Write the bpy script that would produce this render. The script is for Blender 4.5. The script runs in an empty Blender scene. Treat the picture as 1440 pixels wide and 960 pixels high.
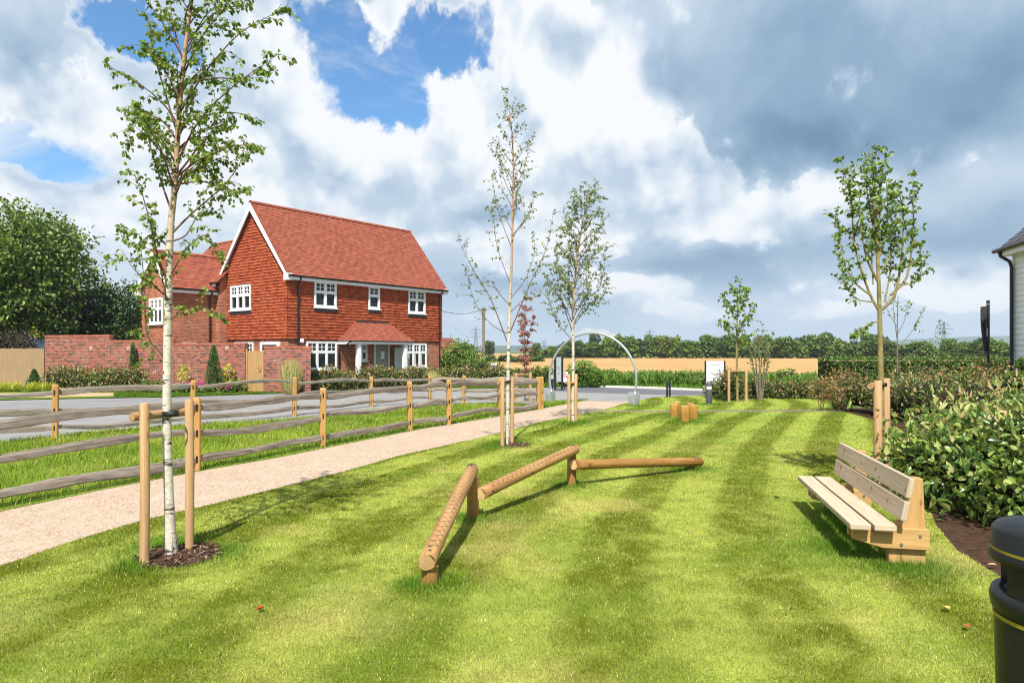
import bpy, bmesh, math, random
import numpy as np
from mathutils import Vector, Matrix

random.seed(7)
RNG = np.random.default_rng(11)
SC = bpy.context.scene
COL = SC.collection
R = math.radians

# ---------------------------------------------------------------- survey of the site (metres, camera at the origin, +Y ahead)
FOC, EYE, CXP, HZP = 980.0, 1.95, 720.0, 494.0

def G(px, py, z=0.0):
    Y = (EYE - z) * FOC / (py - HZP)
    return Vector(((px - CXP) / FOC * Y, Y, z))

def A(px, Y, z=0.0):
    return Vector(((px - CXP) / FOC * Y, Y, z))

def AZ(px, py, Y):
    return Vector(((px - CXP) / FOC * Y, Y, EYE - (py - HZP) / FOC * Y))

# ---------------------------------------------------------------- objects
def tag(o, label=None, cat=None, group=None, kind=None):
    if label: o['label'] = label
    if cat: o['category'] = cat
    if group: o['group'] = group
    if kind: o['kind'] = kind
    return o

def empty(name, loc=(0, 0, 0), rz=0.0):
    o = bpy.data.objects.new(name, None)
    o.location = loc
    o.rotation_euler = (0, 0, rz)
    o.empty_display_size = 0.3
    COL.objects.link(o)
    return o

def children(o):
    return [c for c in list(COL.objects) if c.parent == o]

def copy_tree(o, parent=None):
    c = o.copy()
    COL.objects.link(c)
    if parent: c.parent = parent
    for ch in children(o):
        copy_tree(ch, c)
    return c

def link_mesh(name, me, mats, parent=None):
    for m in (mats if isinstance(mats, (list, tuple)) else [mats]):
        me.materials.append(m)
    o = bpy.data.objects.new(name, me)
    COL.objects.link(o)
    if parent: o.parent = parent
    return o

class MB:
    """collects faces and links them as one mesh object"""
    def __init__(s):
        s.v = []; s.f = []; s.uv = []; s.mi = []; s.sm = []

    def add(s, pts):
        i = len(s.v)
        s.v.extend([tuple(p) for p in pts])
        return list(range(i, i + len(pts)))

    def idx(s, ids, uv, mi=0, sm=False):
        s.f.append(list(ids)); s.uv.append(list(uv)); s.mi.append(mi); s.sm.append(sm)

    def face(s, pts, uv=None, mi=0, sm=False):
        ids = s.add(pts)
        if uv is None:
            p = [Vector(q) for q in pts]
            e = (p[1] - p[0])
            n = e.cross(p[-1] - p[0])
            if e.length < 1e-9 or n.length < 1e-12:
                uv = [(0, 0)] * len(pts)
            else:
                u = e.normalized(); w = n.cross(e).normalized()
                uv = [((q - p[0]).dot(u), (q - p[0]).dot(w)) for q in p]
        s.idx(ids, uv, mi, sm)

    def box(s, c, size, M=None, mi=0, wall=False, taper=None):
        """c centre, size full, M 3x3 rotation; uv in metres, u along the longer side (or horizontal for walls)"""
        M = M or Matrix.Identity(3)
        c = Vector(c)
        h = [d / 2 for d in size]
        off = Vector((random.random() * 7, random.random() * 7, random.random() * 7))
        P = []
        for sx in (-1, 1):
            for sy in (-1, 1):
                for sz in (-1, 1):
                    q = [sx * h[0], sy * h[1], sz * h[2]]
                    if taper and sz > 0: q[0] *= taper; q[1] *= taper
                    P.append(Vector(q))
        ids = s.add([c + M @ p for p in P])
        F = [((0, 1, 3, 2), (1, 2)), ((4, 6, 7, 5), (1, 2)), ((0, 4, 5, 1), (0, 2)),
             ((2, 3, 7, 6), (0, 2)), ((0, 2, 6, 4), (0, 1)), ((1, 5, 7, 3), (0, 1))]
        for f, (a, b) in F:
            if not wall and size[b] > size[a]: a, b = b, a
            if wall:
                uv = [(P[k][a] + c[a], P[k][b] + c[b]) for k in f]
            else:
                uv = [(P[k][a] + off[a], P[k][b] + off[b]) for k in f]
            s.idx([ids[k] for k in f], uv, mi)

    def beam(s, p0, p1, w, h, mi=0, up=(0, 0, 1)):
        p0 = Vector(p0); p1 = Vector(p1)
        x = (p1 - p0); L = x.length; x.normalize()
        up = Vector(up)
        if abs(x.dot(up)) > .98: up = Vector((0, 1, 0))
        y = up.cross(x).normalized(); z = x.cross(y)
        M = Matrix((x, y, z)).transposed()
        s.box((p0 + p1) / 2, (L, w, h), M, mi)

    def tube(s, pts, rad, n=10, caps=True, mi=0, capmi=None, sm=True, flat=1.0):
        pts = [Vector(p) for p in pts]
        if not isinstance(rad, (list, tuple)): rad = [rad] * len(pts)
        capmi = mi if capmi is None else capmi
        t = (pts[1] - pts[0]).normalized()
        a = Vector((0, 0, 1)) if abs(t.z) < .9 else Vector((1, 0, 0))
        nrm = t.cross(a).normalized()
        rings = []; L = random.random() * 5; Ls = []
        for i, p in enumerate(pts):
            if i: L += (p - pts[i - 1]).length
            Ls.append(L)
            if 0 < i < len(pts) - 1: t = (pts[i + 1] - pts[i - 1]).normalized()
            elif i: t = (pts[i] - pts[i - 1]).normalized()
            nrm = (nrm - t * nrm.dot(t)).normalized()
            b = t.cross(nrm)
            rings.append([p + (nrm * math.cos(2 * math.pi * k / n) + b * math.sin(2 * math.pi * k / n) * flat) * rad[i] for k in range(n)])
        ids = [s.add(r) for r in rings]
        for i in range(len(pts) - 1):
            c = 2 * math.pi * max(rad[i], rad[i + 1])
            for k in range(n):
                k2 = (k + 1) % n
                s.idx([ids[i][k], ids[i][k2], ids[i + 1][k2], ids[i + 1][k]],
                      [(Ls[i], c * k / n), (Ls[i], c * (k + 1) / n), (Ls[i + 1], c * (k + 1) / n), (Ls[i + 1], c * k / n)], mi, sm)
        if caps:
            for r, rr, rev in ((rings[0], rad[0], True), (rings[-1], rad[-1], False)):
                uv = [(rr * math.cos(2 * math.pi * k / n), rr * math.sin(2 * math.pi * k / n)) for k in range(n)]
                i2 = s.add(r)
                if rev: i2 = i2[::-1]; uv = uv[::-1]
                s.idx(i2, uv, capmi)

    def lathe(s, prof, c=(0, 0, 0), n=32, mi=0, sm=True, a0=0.0, a1=2 * math.pi):
        """prof: list of (r, z)"""
        full = abs(a1 - a0 - 2 * math.pi) < 1e-6
        m = n if full else n + 1
        c = Vector(c)
        ids = [s.add([c + Vector((r * math.cos(a0 + (a1 - a0) * k / n), r * math.sin(a0 + (a1 - a0) * k / n), z)) for k in range(m)]) for r, z in prof]
        for i in range(len(prof) - 1):
            for k in range(n):
                k2 = (k + 1) % m
                s.idx([ids[i][k], ids[i][k2], ids[i + 1][k2], ids[i + 1][k]],
                      [(k / n, prof[i][1]), ((k + 1) / n, prof[i][1]), ((k + 1) / n, prof[i + 1][1]), (k / n, prof[i + 1][1])], mi, sm)

    def build(s, name, mats, parent=None, bevel=0.0, seg=1):
        me = bpy.data.meshes.new(name)
        me.from_pydata(s.v, [], s.f)
        uvl = me.uv_layers.new(name='UVMap')
        flat = np.array([c for u in s.uv for q in u for c in q], dtype=np.float32)
        uvl.data.foreach_set('uv', flat)
        me.polygons.foreach_set('material_index', np.array(s.mi, dtype=np.int32))
        me.polygons.foreach_set('use_smooth', np.array(s.sm, dtype=bool))
        me.update()
        o = link_mesh(name, me, mats, parent)
        if bevel:
            b = o.modifiers.new('bevel', 'BEVEL'); b.width = bevel; b.segments = seg; b.limit_method = 'ANGLE'; b.angle_limit = R(40)
        return o

def raw_mesh(name, verts, loops, sizes, mats, parent=None, colors=None, smooth=False):
    """fast mesh from numpy arrays"""
    me = bpy.data.meshes.new(name)
    nv, nl, nf = len(verts), len(loops), len(sizes)
    me.vertices.add(nv); me.loops.add(nl); me.polygons.add(nf)
    me.vertices.foreach_set('co', np.asarray(verts, dtype=np.float32).ravel())
    me.loops.foreach_set('vertex_index', np.asarray(loops, dtype=np.int32))
    st = np.concatenate([[0], np.cumsum(sizes)[:-1]]).astype(np.int32)
    me.polygons.foreach_set('loop_start', st)
    me.polygons.foreach_set('loop_total', np.asarray(sizes, dtype=np.int32))
    if smooth: me.polygons.foreach_set('use_smooth', np.ones(nf, dtype=bool))
    me.update(calc_edges=True)
    if colors is not None:
        at = me.color_attributes.new('tint', 'FLOAT_COLOR', 'POINT')
        c4 = np.ones((nv, 4), dtype=np.float32); c4[:, :3] = colors
        at.data.foreach_set('color', c4.ravel())
    return link_mesh(name, me, mats, parent)

def norm(a):
    return a / np.maximum(np.linalg.norm(a, axis=1, keepdims=True), 1e-9)

def leaf_mesh(name, P, D, N, L, W, mat, parent=None, shape='diamond', fold=.3, curl=.15):
    """P base, D direction, N leaf normal (all Nx3), L length, W width"""
    n = len(P)
    if n == 0: return None
    P = np.asarray(P, float); D = norm(np.asarray(D, float)); N = np.asarray(N, float)
    S = norm(np.cross(D, N)); N = norm(np.cross(S, D))
    L = np.broadcast_to(np.asarray(L, float), (n,))[:, None]; W = np.broadcast_to(np.asarray(W, float), (n,))[:, None]
    if shape == 'diamond':
        base = P
        mid = P + D * L * .45
        tip = P + D * L - N * L * curl
        l = mid + S * W * .5 + N * W * fold * .5
        r = mid - S * W * .5 + N * W * fold * .5
        V = np.stack([base, l, tip, r], 1).reshape(-1, 3)
        k = np.arange(n)[:, None] * 4
        loops = (k + np.array([0, 1, 2, 0, 2, 3])).ravel()
        sizes = np.full(2 * n, 3)
        return raw_mesh(name, V, loops, sizes, mat, parent)
    b = P
    m1 = P + D * L * .32 + N * L * .03
    m2 = P + D * L * .70 - N * L * curl * .4
    tip = P + D * L - N * L * curl
    l1 = m1 + S * W * .48 + N * W * fold * .5; r1 = m1 - S * W * .48 + N * W * fold * .5
    l2 = m2 + S * W * .36 + N * W * fold * .4; r2 = m2 - S * W * .36 + N * W * fold * .4
    V = np.stack([b, m1, m2, tip, l1, l2, r1, r2], 1).reshape(-1, 3)
    k = np.arange(n)[:, None] * 8
    pat = np.array([0, 4, 1, 1, 4, 5, 2, 2, 5, 3, 0, 1, 6, 1, 2, 7, 6, 2, 3, 7])
    loops = (k + pat).ravel()
    sizes = np.tile(np.array([3, 4, 3, 3, 4, 3]), n)
    return raw_mesh(name, V, loops, sizes, mat, parent, smooth=True)

# ---------------------------------------------------------------- numpy noise
def _hash(ix, iy, seed):
    h = (ix.astype(np.int64) * 374761393 + iy.astype(np.int64) * 668265263 + seed * 2147483647) & 0xFFFFFFFF
    h = ((h ^ (h >> 13)) * 1274126177) & 0xFFFFFFFF
    return ((h ^ (h >> 16)) & 0xFFFFFF) / float(0xFFFFFF)

def vnoise(x, y, seed=0):
    ix = np.floor(x); iy = np.floor(y); fx = x - ix; fy = y - iy
    fx = fx * fx * (3 - 2 * fx); fy = fy * fy * (3 - 2 * fy)
    a = _hash(ix, iy, seed); b = _hash(ix + 1, iy, seed); c = _hash(ix, iy + 1, seed); d = _hash(ix + 1, iy + 1, seed)
    return (a * (1 - fx) + b * fx) * (1 - fy) + (c * (1 - fx) + d * fx) * fy

def fbm(x, y, seed=0, oct=4):
    s = 0; a = .5; t = 0
    for k in range(oct):
        s = s + a * vnoise(x * 2 ** k, y * 2 ** k, seed + k); t += a; a *= .55
    return s / t

def sstep(a, b, x):
    t = np.clip((x - a) / (b - a), 0, 1)
    return t * t * (3 - 2 * t)

def inpoly(x, y, poly):
    inside = np.zeros(len(x), bool)
    n = len(poly)
    for i in range(n):
        x0, y0 = poly[i][0], poly[i][1]; x1, y1 = poly[(i + 1) % n][0], poly[(i + 1) % n][1]
        if y0 == y1: continue
        c = ((y0 > y) != (y1 > y)) & (x < (x1 - x0) * (y - y0) / (y1 - y0) + x0)
        inside ^= c
    return inside

# ---------------------------------------------------------------- materials
class NT:
    def __init__(s, nt):
        s.nt = nt; nt.nodes.clear()
    def n(s, typ, **kw):
        nd = s.nt.nodes.new(typ)
        for k, v in kw.items():
            if k.startswith('i_'):
                nd.inputs[k[2:].replace('_', ' ')].default_value = v
            else:
                setattr(nd, k, v)
        return nd
    def l(s, a, b):
        s.nt.links.new(a, b)
    def val(s, x, sock):
        if isinstance(x, (int, float)): sock.default_value = x
        elif isinstance(x, (tuple, list)): sock.default_value = x
        else: s.l(x, sock)
    def m(s, op, a, b=None, c=None, clamp=False):
        nd = s.nt.nodes.new('ShaderNodeMath'); nd.operation = op; nd.use_clamp = clamp
        s.val(a, nd.inputs[0])
        if b is not None: s.val(b, nd.inputs[1])
        if c is not None: s.val(c, nd.inputs[2])
        return nd.outputs[0]
    def vm(s, op, a, b=None):
        nd = s.nt.nodes.new('ShaderNodeVectorMath'); nd.operation = op
        s.val(a, nd.inputs[0])
        if b is not None: s.val(b, nd.inputs[1])
        return nd.outputs[1] if op in ('LENGTH', 'DOT_PRODUCT') else nd.outputs[0]
    def mix(s, f, a, b, mode='MIX'):
        nd = s.nt.nodes.new('ShaderNodeMix'); nd.data_type = 'RGBA'; nd.blend_type = mode; nd.clamp_factor = True
        s.val(f, nd.inputs[0])
        s.val(col(a) if isinstance(a, tuple) else a, nd.inputs[6])
        s.val(col(b) if isinstance(b, tuple) else b, nd.inputs[7])
        return nd.outputs[2]
    def ramp(s, f, stops, interp='LINEAR'):
        nd = s.nt.nodes.new('ShaderNodeValToRGB'); r = nd.color_ramp; r.interpolation = interp
        while len(r.elements) > 1: r.elements.remove(r.elements[-1])
        r.elements[0].position = stops[0][0]; r.elements[0].color = col(stops[0][1])
        for p, c in stops[1:]:
            e = r.elements.new(p); e.color = col(c)
        s.val(f, nd.inputs[0])
        return nd.outputs[0]
    def sm(s, x, a, b, lo=0.0, hi=1.0):
        nd = s.nt.nodes.new('ShaderNodeMapRange'); nd.interpolation_type = 'SMOOTHSTEP'
        s.val(x, nd.inputs[0])
        nd.inputs[1].default_value = a; nd.inputs[2].default_value = b; nd.inputs[3].default_value = lo; nd.inputs[4].default_value = hi
        return nd.outputs[0]
    def noise(s, vec, scale, detail=4, rough=.55, dist=0.0, out=0):
        nd = s.nt.nodes.new('ShaderNodeTexNoise')
        nd.inputs['Scale'].default_value = scale; nd.inputs['Detail'].default_value = detail
        nd.inputs['Roughness'].default_value = rough; nd.inputs['Distortion'].default_value = dist
        if vec is not None: s.l(vec, nd.inputs['Vector'])
        return nd.outputs[out]
    def scale(s, vec, sc):
        nd = s.nt.nodes.new('ShaderNodeMapping'); nd.inputs['Scale'].default_value = sc
        s.l(vec, nd.inputs['Vector'])
        return nd.outputs[0]
    def bump(s, h, strength=.3, dist=.01):
        nd = s.nt.nodes.new('ShaderNodeBump'); nd.inputs['Strength'].default_value = strength; nd.inputs['Distance'].default_value = dist
        s.val(h, nd.inputs['Height'])
        return nd.outputs[0]
    def out(s, colr, rough=.6, normal=None, spec=.3, metal=0.0, transl=None, tr_fac=.35, coat=0.0):
        p = s.nt.nodes.new('ShaderNodeBsdfPrincipled')
        s.val(col(colr) if isinstance(colr, tuple) else colr, p.inputs['Base Color'])
        s.val(rough, p.inputs['Roughness'])
        p.inputs['Specular IOR Level'].default_value = spec
        p.inputs['Metallic'].default_value = metal
        p.inputs['Coat Weight'].default_value = coat
        if normal is not None: s.l(normal, p.inputs['Normal'])
        o = s.nt.nodes.new('ShaderNodeOutputMaterial')
        sh = p.outputs[0]
        if transl is not None:
            t = s.nt.nodes.new('ShaderNodeBsdfTranslucent')
            s.val(transl, t.inputs[0])
            mx = s.nt.nodes.new('ShaderNodeMixShader'); mx.inputs[0].default_value = tr_fac
            s.l(p.outputs[0], mx.inputs[1]); s.l(t.outputs[0], mx.inputs[2]); sh = mx.outputs[0]
        s.l(sh, o.inputs['Surface'])
        return p

def col(c):
    return (c[0], c[1], c[2], 1.0)

def newmat(name):
    m = bpy.data.materials.new(name); m.use_nodes = True
    return m, NT(m.node_tree)

def mat_plain(name, c, rough=.5, spec=.4, metal=0.0, var=.15, scale=8.0, bump=.05, coat=0.0):
    m, t = newmat(name)
    tc = t.n('ShaderNodeTexCoord').outputs['Object']
    n = t.noise(tc, scale, 5, .6)
    lo = tuple(x * (1 - var) for x in c); hi = tuple(min(1, x * (1 + var)) for x in c)
    cc = t.ramp(n, [(.3, lo), (.7, hi)])
    n2 = t.noise(tc, scale * 9, 3, .6)
    t.out(cc, t.m('MULTIPLY_ADD', n2, .2, rough - .1), t.bump(n2, bump, .004), spec, metal, coat=coat)
    return m

def mat_wood(name, dark, light, rough=.65, ulen=1.2, vlen=28.0, bump=.35, stain=None, knots=True):
    """grain along u (metres)"""
    m, t = newmat(name)
    uv = t.n('ShaderNodeTexCoord').outputs['UV']
    rnd = t.n('ShaderNodeObjectInfo').outputs['Random']
    off = t.n('ShaderNodeCombineXYZ'); t.val(t.m('MULTIPLY', rnd, 17.0), off.inputs[0]); t.val(t.m('MULTIPLY', rnd, 9.0), off.inputs[1])
    v = t.vm('ADD', uv, off.outputs[0])
    g = t.noise(t.scale(v, (ulen, vlen, 1)), 1.0, 6, .62, .6)
    fine = t.noise(t.scale(v, (ulen * 5, vlen * 5, 1)), 1.0, 4, .6)
    blot = t.noise(t.scale(v, (1.3, 4.0, 1)), 1.0, 3, .5)
    f = t.m('ADD', t.m('MULTIPLY', g, .6), t.m('MULTIPLY', fine, .4))
    c = t.ramp(f, [(.36, dark), (.5, tuple((a + b) / 2 for a, b in zip(dark, light))), (.64, light)])
    c = t.mix(t.sm(blot, .35, .75, 0, .45), c, stain or tuple(x * .72 for x in light))
    if knots:
        vo = t.n('ShaderNodeTexVoronoi'); vo.inputs['Scale'].default_value = 1.0
        t.l(t.scale(v, (3.2, 9.0, 1)), vo.inputs['Vector'])
        k = t.sm(vo.outputs['Distance'], .05, .16, 1, 0)
        c = t.mix(t.m('MULTIPLY', k, .6), c, tuple(x * .35 for x in dark))
    t.out(c, rough, t.bump(f, bump, .006), .25)
    return m

LEAF_GAIN = 1.5
def mat_leaf(name, stops, rough=.45, tr=(.22, .30, .03), tr_fac=.3, spec=.4, scale=None):
    m, t = newmat(name)
    stops = [(p, tuple(min(.72, x * LEAF_GAIN) for x in c)) for p, c in stops]
    r = t.n('ShaderNodeNewGeometry').outputs['Random Per Island']
    c = t.ramp(r, stops)
    if scale:
        n = t.noise(t.n('ShaderNodeTexCoord').outputs['Object'], scale, 3, .6)
        c = t.mix(t.sm(n, .35, .7, 0, .55), c, tuple(x * .6 for x in stops[-1][1]))
    tcol = t.mix(.5, c, col(tr))
    t.out(c, rough, None, spec, transl=tcol, tr_fac=tr_fac)
    return m
# ---------------------------------------------------------------- camera, sun, sky
def make_camera():
    cd = bpy.data.cameras.new('camera'); co = bpy.data.objects.new('camera', cd); COL.objects.link(co)
    co.location = (0, 0, EYE); co.rotation_euler = (R(90), 0, 0)
    cd.sensor_fit = 'HORIZONTAL'; cd.sensor_width = 36.0; cd.lens = FOC / 1440 * 36.0
    cd.shift_y = (HZP - 480) / 1440.0
    cd.clip_start = .05; cd.clip_end = 20000
    SC.camera = co
make_camera()

SUN_EL, SUN_XY = R(54), (-0.11, -0.994)
SUN_ROT = math.atan2(SUN_XY[0], SUN_XY[1])
def make_sun():
    ld = bpy.data.lights.new('sun', 'SUN'); ld.energy = 5.0; ld.angle = R(.53); ld.color = (1.0, .955, .88)
    so = bpy.data.objects.new('sun', ld); COL.objects.link(so)
    d = Vector((SUN_XY[0] * math.cos(SUN_EL), SUN_XY[1] * math.cos(SUN_EL), math.sin(SUN_EL)))
    so.rotation_euler = d.to_track_quat('Z', 'Y').to_euler()
    so.location = (5, -20, 40)
make_sun()

SC.view_settings.view_transform = 'Standard'
SC.view_settings.look = 'None'
SC.view_settings.exposure = 0.7
SC.view_settings.gamma = 1.0
SC.view_settings.use_curve_mapping = False
SC.cycles.use_denoising = True
SC.cycles.pixel_filter_type = 'BLACKMAN_HARRIS'
SC.cycles.filter_width = 1.15

# lobes of the cloudscape: (px, py, rx, ry, weight) measured on the sky as directions
BLUE = [(640, 60, 60, 34, .8), (470, 150, 60, 30, .5), (525, 88, 105, 78, 1.35), (565, 135, 75, 45, 1.0), (440, 30, 80, 50, .8), (420, 75, 60, 60, .5), (190, 12, 95, 48, 1.5), (40, 206, 130, 36, 1.0), (122, 98, 30, 26, .8),
        (790, 0, 90, 30, .8), (600, 25, 90, 45, .8), (320, 60, 60, 40, .5), (702, 165, 45, 26, .5), (40, 165, 120, 24, .5), (10, 190, 60, 40, .5), (660, 5, 80, 30, .6), (940, 30, 60, 50, .3)]
WHITE = [(960, 440, 110, 16, .25), (1130, 440, 120, 16, .2), (880, 405, 70, 18, .2), (640, 440, 90, 20, .2), (200, 230, 110, 50, .4), (90, 285, 120, 45, .4), (400, 260, 120, 45, .35), (860, 330, 90, 40, .25), (470, 130, 60, 50, .3), (590, 320, 90, 40, .3), (760, 130, 200, 110, .62), (650, 175, 150, 80, .35), (490, 200, 170, 75, .45), (930, 250, 120, 75, .55), (650, 250, 220, 80, .22), (90, 120, 160, 60, .34), (180, 150, 120, 90, .42), (525, 22, 55, 55, .6), (660, 45, 90, 40, .4),
         (1120, 290, 110, 55, .50), (450, 300, 220, 50, .42), (1200, 245, 60, 40, .25), (1370, 385, 120, 45, .45), (700, 350, 110, 40, .30), (330, 130, 120, 90, .40), (280, 300, 170, 60, .40), (900, 410, 80, 30, .2), (1250, 420, 200, 30, .12), (60, 300, 160, 60, .40), (860, 60, 80, 60, .4), (1000, 300, 60, 40, .3)]
DARK = [(480, 265, 120, 22, .15), (60, 100, 70, 30, .15), (1220, 100, 340, 150, .62), (1120, 190, 260, 45, .42), (1400, 130, 170, 110, .25), (1000, 365, 180, 36, .52), (1270, 335, 200, 70, .42), (40, 62, 120, 55, .40), (690, 305, 90, 26, .28), (1060, 400, 120, 26, .28),
        (700, 395, 100, 16, .36), (440, 232, 90, 26, .22), (800, 440, 200, 26, .12), (200, 245, 130, 24, .28), (1420, 300, 90, 60, .25), (620, 120, 40, 30, .1), (960, 90, 70, 70, .25), (140, 330, 90, 20, .2), (740, 300, 130, 20, .2)]

def make_world():
    w = bpy.data.worlds.new('World'); SC.world = w; w.use_nodes = True
    t = NT(w.node_tree)
    STR = .10
    sky = t.n('ShaderNodeTexSky'); sky.sky_type = 'NISHITA'; sky.sun_disc = False
    sky.sun_elevation = SUN_EL; sky.sun_rotation = SUN_ROT; sky.altitude = 100; sky.air_density = 1.0; sky.dust_density = .7; sky.ozone_density = 2.2
    d = t.n('ShaderNodeTexCoord').outputs['Generated']
    d = t.vm('NORMALIZE', d)
    sp = t.n('ShaderNodeSeparateXYZ'); t.l(d, sp.inputs[0])
    az = t.m('ARCTAN2', sp.outputs[0], sp.outputs[1])
    el = t.m('ARCSINE', sp.outputs[2])
    elp = t.m('MAXIMUM', el, 0.0)
    cb = t.n('ShaderNodeCombineXYZ'); t.l(az, cb.inputs[0]); t.l(el, cb.inputs[1])
    P = cb.outputs[0]
    # billow warp: bends every edge into cauliflower heads, finer towards the horizon
    hs = t.m('DIVIDE', 1.0, t.m('ADD', t.m('MULTIPLY', elp, 1.5), .42))
    cq = t.n('ShaderNodeCombineXYZ'); t.l(t.m('MULTIPLY', az, 1.12), cq.inputs[0])
    t.l(t.m('MULTIPLY', t.m('LOGARITHM', t.m('ADD', elp, .36), math.e), .66), cq.inputs[1]); t.l(t.m('MULTIPLY', hs, .0), cq.inputs[2])
    Q = cq.outputs[0]
    w1 = t.noise(Q, 5.2, 12, .60, .1, out=1)
    wv = t.vm('SUBTRACT', w1, (.5, .5, .5))
    amp = t.m('MULTIPLY', t.m('ADD', t.m('MULTIPLY', elp, .9), .12), .62)
    sc = t.n('ShaderNodeVectorMath'); sc.operation = 'SCALE'; t.l(wv, sc.inputs[0]); t.l(amp, sc.inputs['Scale'])
    PW = t.vm('ADD', P, sc.outputs[0])
    sc2 = t.n('ShaderNodeVectorMath'); sc2.operation = 'SCALE'; t.l(wv, sc2.inputs[0]); t.l(t.m('MULTIPLY', amp, .8), sc2.inputs['Scale'])
    PW2 = t.vm('ADD', P, sc2.outputs[0])

    def lobes(vec, items, soft):
        tot = None
        for (px, py, rx, ry, wt) in items:
            a = math.atan((px - CXP) / FOC); e = math.atan((HZP - py) / FOC * math.cos(a))
            ra = rx / FOC * math.cos(a) ** 2; re = ry / FOC * math.cos(a)
            q = t.vm('SUBTRACT', vec, (a, e, 0)); q = t.vm('MULTIPLY', q, (1 / ra, 1 / re, 0))
            g = t.sm(t.vm('LENGTH', q), soft, 1.25, wt, 0.0)
            tot = g if tot is None else t.m('ADD', tot, g)
        return tot
    fb = t.noise(Q, 5.0, 12, .60)                              # cloud body
    
    def billow(vec, sc):
        v = t.n('ShaderNodeTexVoronoi'); v.voronoi_dimensions = '2D'; v.feature = 'F1'; v.normalize = True
        v.inputs['Scale'].default_value = sc; v.inputs['Detail'].default_value = 5.0; v.inputs['Roughness'].default_value = .55; v.inputs['Lacunarity'].default_value = 2.3
        t.l(vec, v.inputs['Vector']); return t.m('SUBTRACT', 1.0, v.outputs['Distance'])
    sw = t.n('ShaderNodeVectorMath'); sw.operation = 'SCALE'; t.l(t.vm('SUBTRACT', t.noise(Q, 9, 6, .6, out=1), (.5, .5, .5)), sw.inputs[0]); sw.inputs['Scale'].default_value = .05
    QB = t.vm('ADD', Q, sw.outputs[0])
    QS = t.vm('ADD', QB, (.014, .046, 0))
    b1 = billow(QB, 8.5)
    def soft(vec):                                                # smooth heaps used for the light and shade of the clouds
        v = t.n('ShaderNodeTexVoronoi'); v.voronoi_dimensions = '2D'; v.feature = 'SMOOTH_F1'; v.normalize = True
        v.inputs['Scale'].default_value = 7.5; v.inputs['Detail'].default_value = 2.0; v.inputs['Roughness'].default_value = .45; v.inputs['Lacunarity'].default_value = 2.4; v.inputs['Smoothness'].default_value = .35
        t.l(vec, v.inputs['Vector'])
        return t.m('ADD', t.m('SUBTRACT', 1.0, v.outputs['Distance']), t.m('MULTIPLY', t.noise(vec, 5.0, 6, .55), .9))
    emb = t.m('SUBTRACT', soft(QB), soft(QS))                      # side turned to the light
    fbig = t.noise(Q, 2.3, 5, .5)
    blue = lobes(PW, BLUE, .0)
    cov = t.m('SUBTRACT', t.m('ADD', t.m('MULTIPLY_ADD', t.m('SUBTRACT', fb, .5), 2.0, .98), t.m('MULTIPLY', t.m('SUBTRACT', b1, .72), .55)), blue)
    mask = t.sm(cov, .0, .50)
    white = lobes(PW, WHITE, .45)
    dark = lobes(PW2, DARK, .0)
    heap = t.m('ADD', t.m('MULTIPLY', t.m('SUBTRACT', b1, .74), .75), t.m('MULTIPLY', t.m('SUBTRACT', fb, .5), 1.0))
    wm = t.sm(t.m('ADD', white, heap), .08, .25)
    left = t.sm(az, -.5, .25, .07, 0.0)
    back = t.m('ADD', t.m('MULTIPLY_ADD', white, .34, .66), t.m('ADD', t.m('MULTIPLY', t.m('SUBTRACT', fbig, .5), .50), t.m('MULTIPLY', t.m('SUBTRACT', fb, .5), .28)))
    back = t.m('ADD', back, left)
    head = t.m('ADD', t.m('MULTIPLY_ADD', white, .12, .84), t.m('ADD', t.m('MULTIPLY', emb, .95), t.m('ADD', t.m('MULTIPLY', t.m('SUBTRACT', fbig, .5), .40), t.m('MULTIPLY', heap, .22))))
    head = t.m('MAXIMUM', head, .70)
    b = t.m('ADD', t.m('MULTIPLY', head, wm), t.m('MULTIPLY', back, t.m('SUBTRACT', 1.0, wm)))
    b = t.m('ADD', b, t.m('MULTIPLY', emb, .16))
    b = t.m('ADD', b, t.m('MULTIPLY', dark, -.58))
    b = t.m('ADD', b, t.m('MULTIPLY', t.sm(cov, .2, .8, 1.0, 0.0), .20))  # thin rims glow
    wisp = t.noise(t.scale(Q, (2.2, 4.5, 1)), 1.6, 9, .62, .5)
    mask = t.m('MAXIMUM', mask, t.m('MULTIPLY', t.sm(wisp, .44, .68), .75))
    hz = t.sm(el, -.02, .12, 1.0, 0.0)
    b = t.m('ADD', t.m('MULTIPLY', b, t.m('SUBTRACT', 1.0, t.m('MULTIPLY', hz, .55))), t.m('MULTIPLY', hz, .45))
    k = 1.0 / STR
    cc = t.ramp(b, [(0.0, (.085, .175, .28)), (.2, (.15, .265, .40)), (.45, (.29, .42, .57)), (.68, (.51, .62, .75)), (.88, (.76, .82, .885)), (1.0, (.90, .915, .94))])
    ck = t.n('ShaderNodeVectorMath'); ck.operation = 'SCALE'; t.l(cc, ck.inputs[0]); ck.inputs['Scale'].default_value = k * 1.08 / 2 ** .7
    skyc = t.mix(1.0, sky.outputs[0], (.62, .98, 1.18), 'MULTIPLY')
    fin = t.mix(mask, skyc, ck.outputs[0])
    bg = t.n('ShaderNodeBackground'); bg.inputs[1].default_value = STR
    t.l(fin, bg.inputs[0])
    o = t.n('ShaderNodeOutputWorld'); t.l(bg.outputs[0], o.inputs['Surface'])
    w.cycles.sampling_method = 'MANUAL'; w.cycles.sample_map_resolution = 512
make_world()
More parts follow.
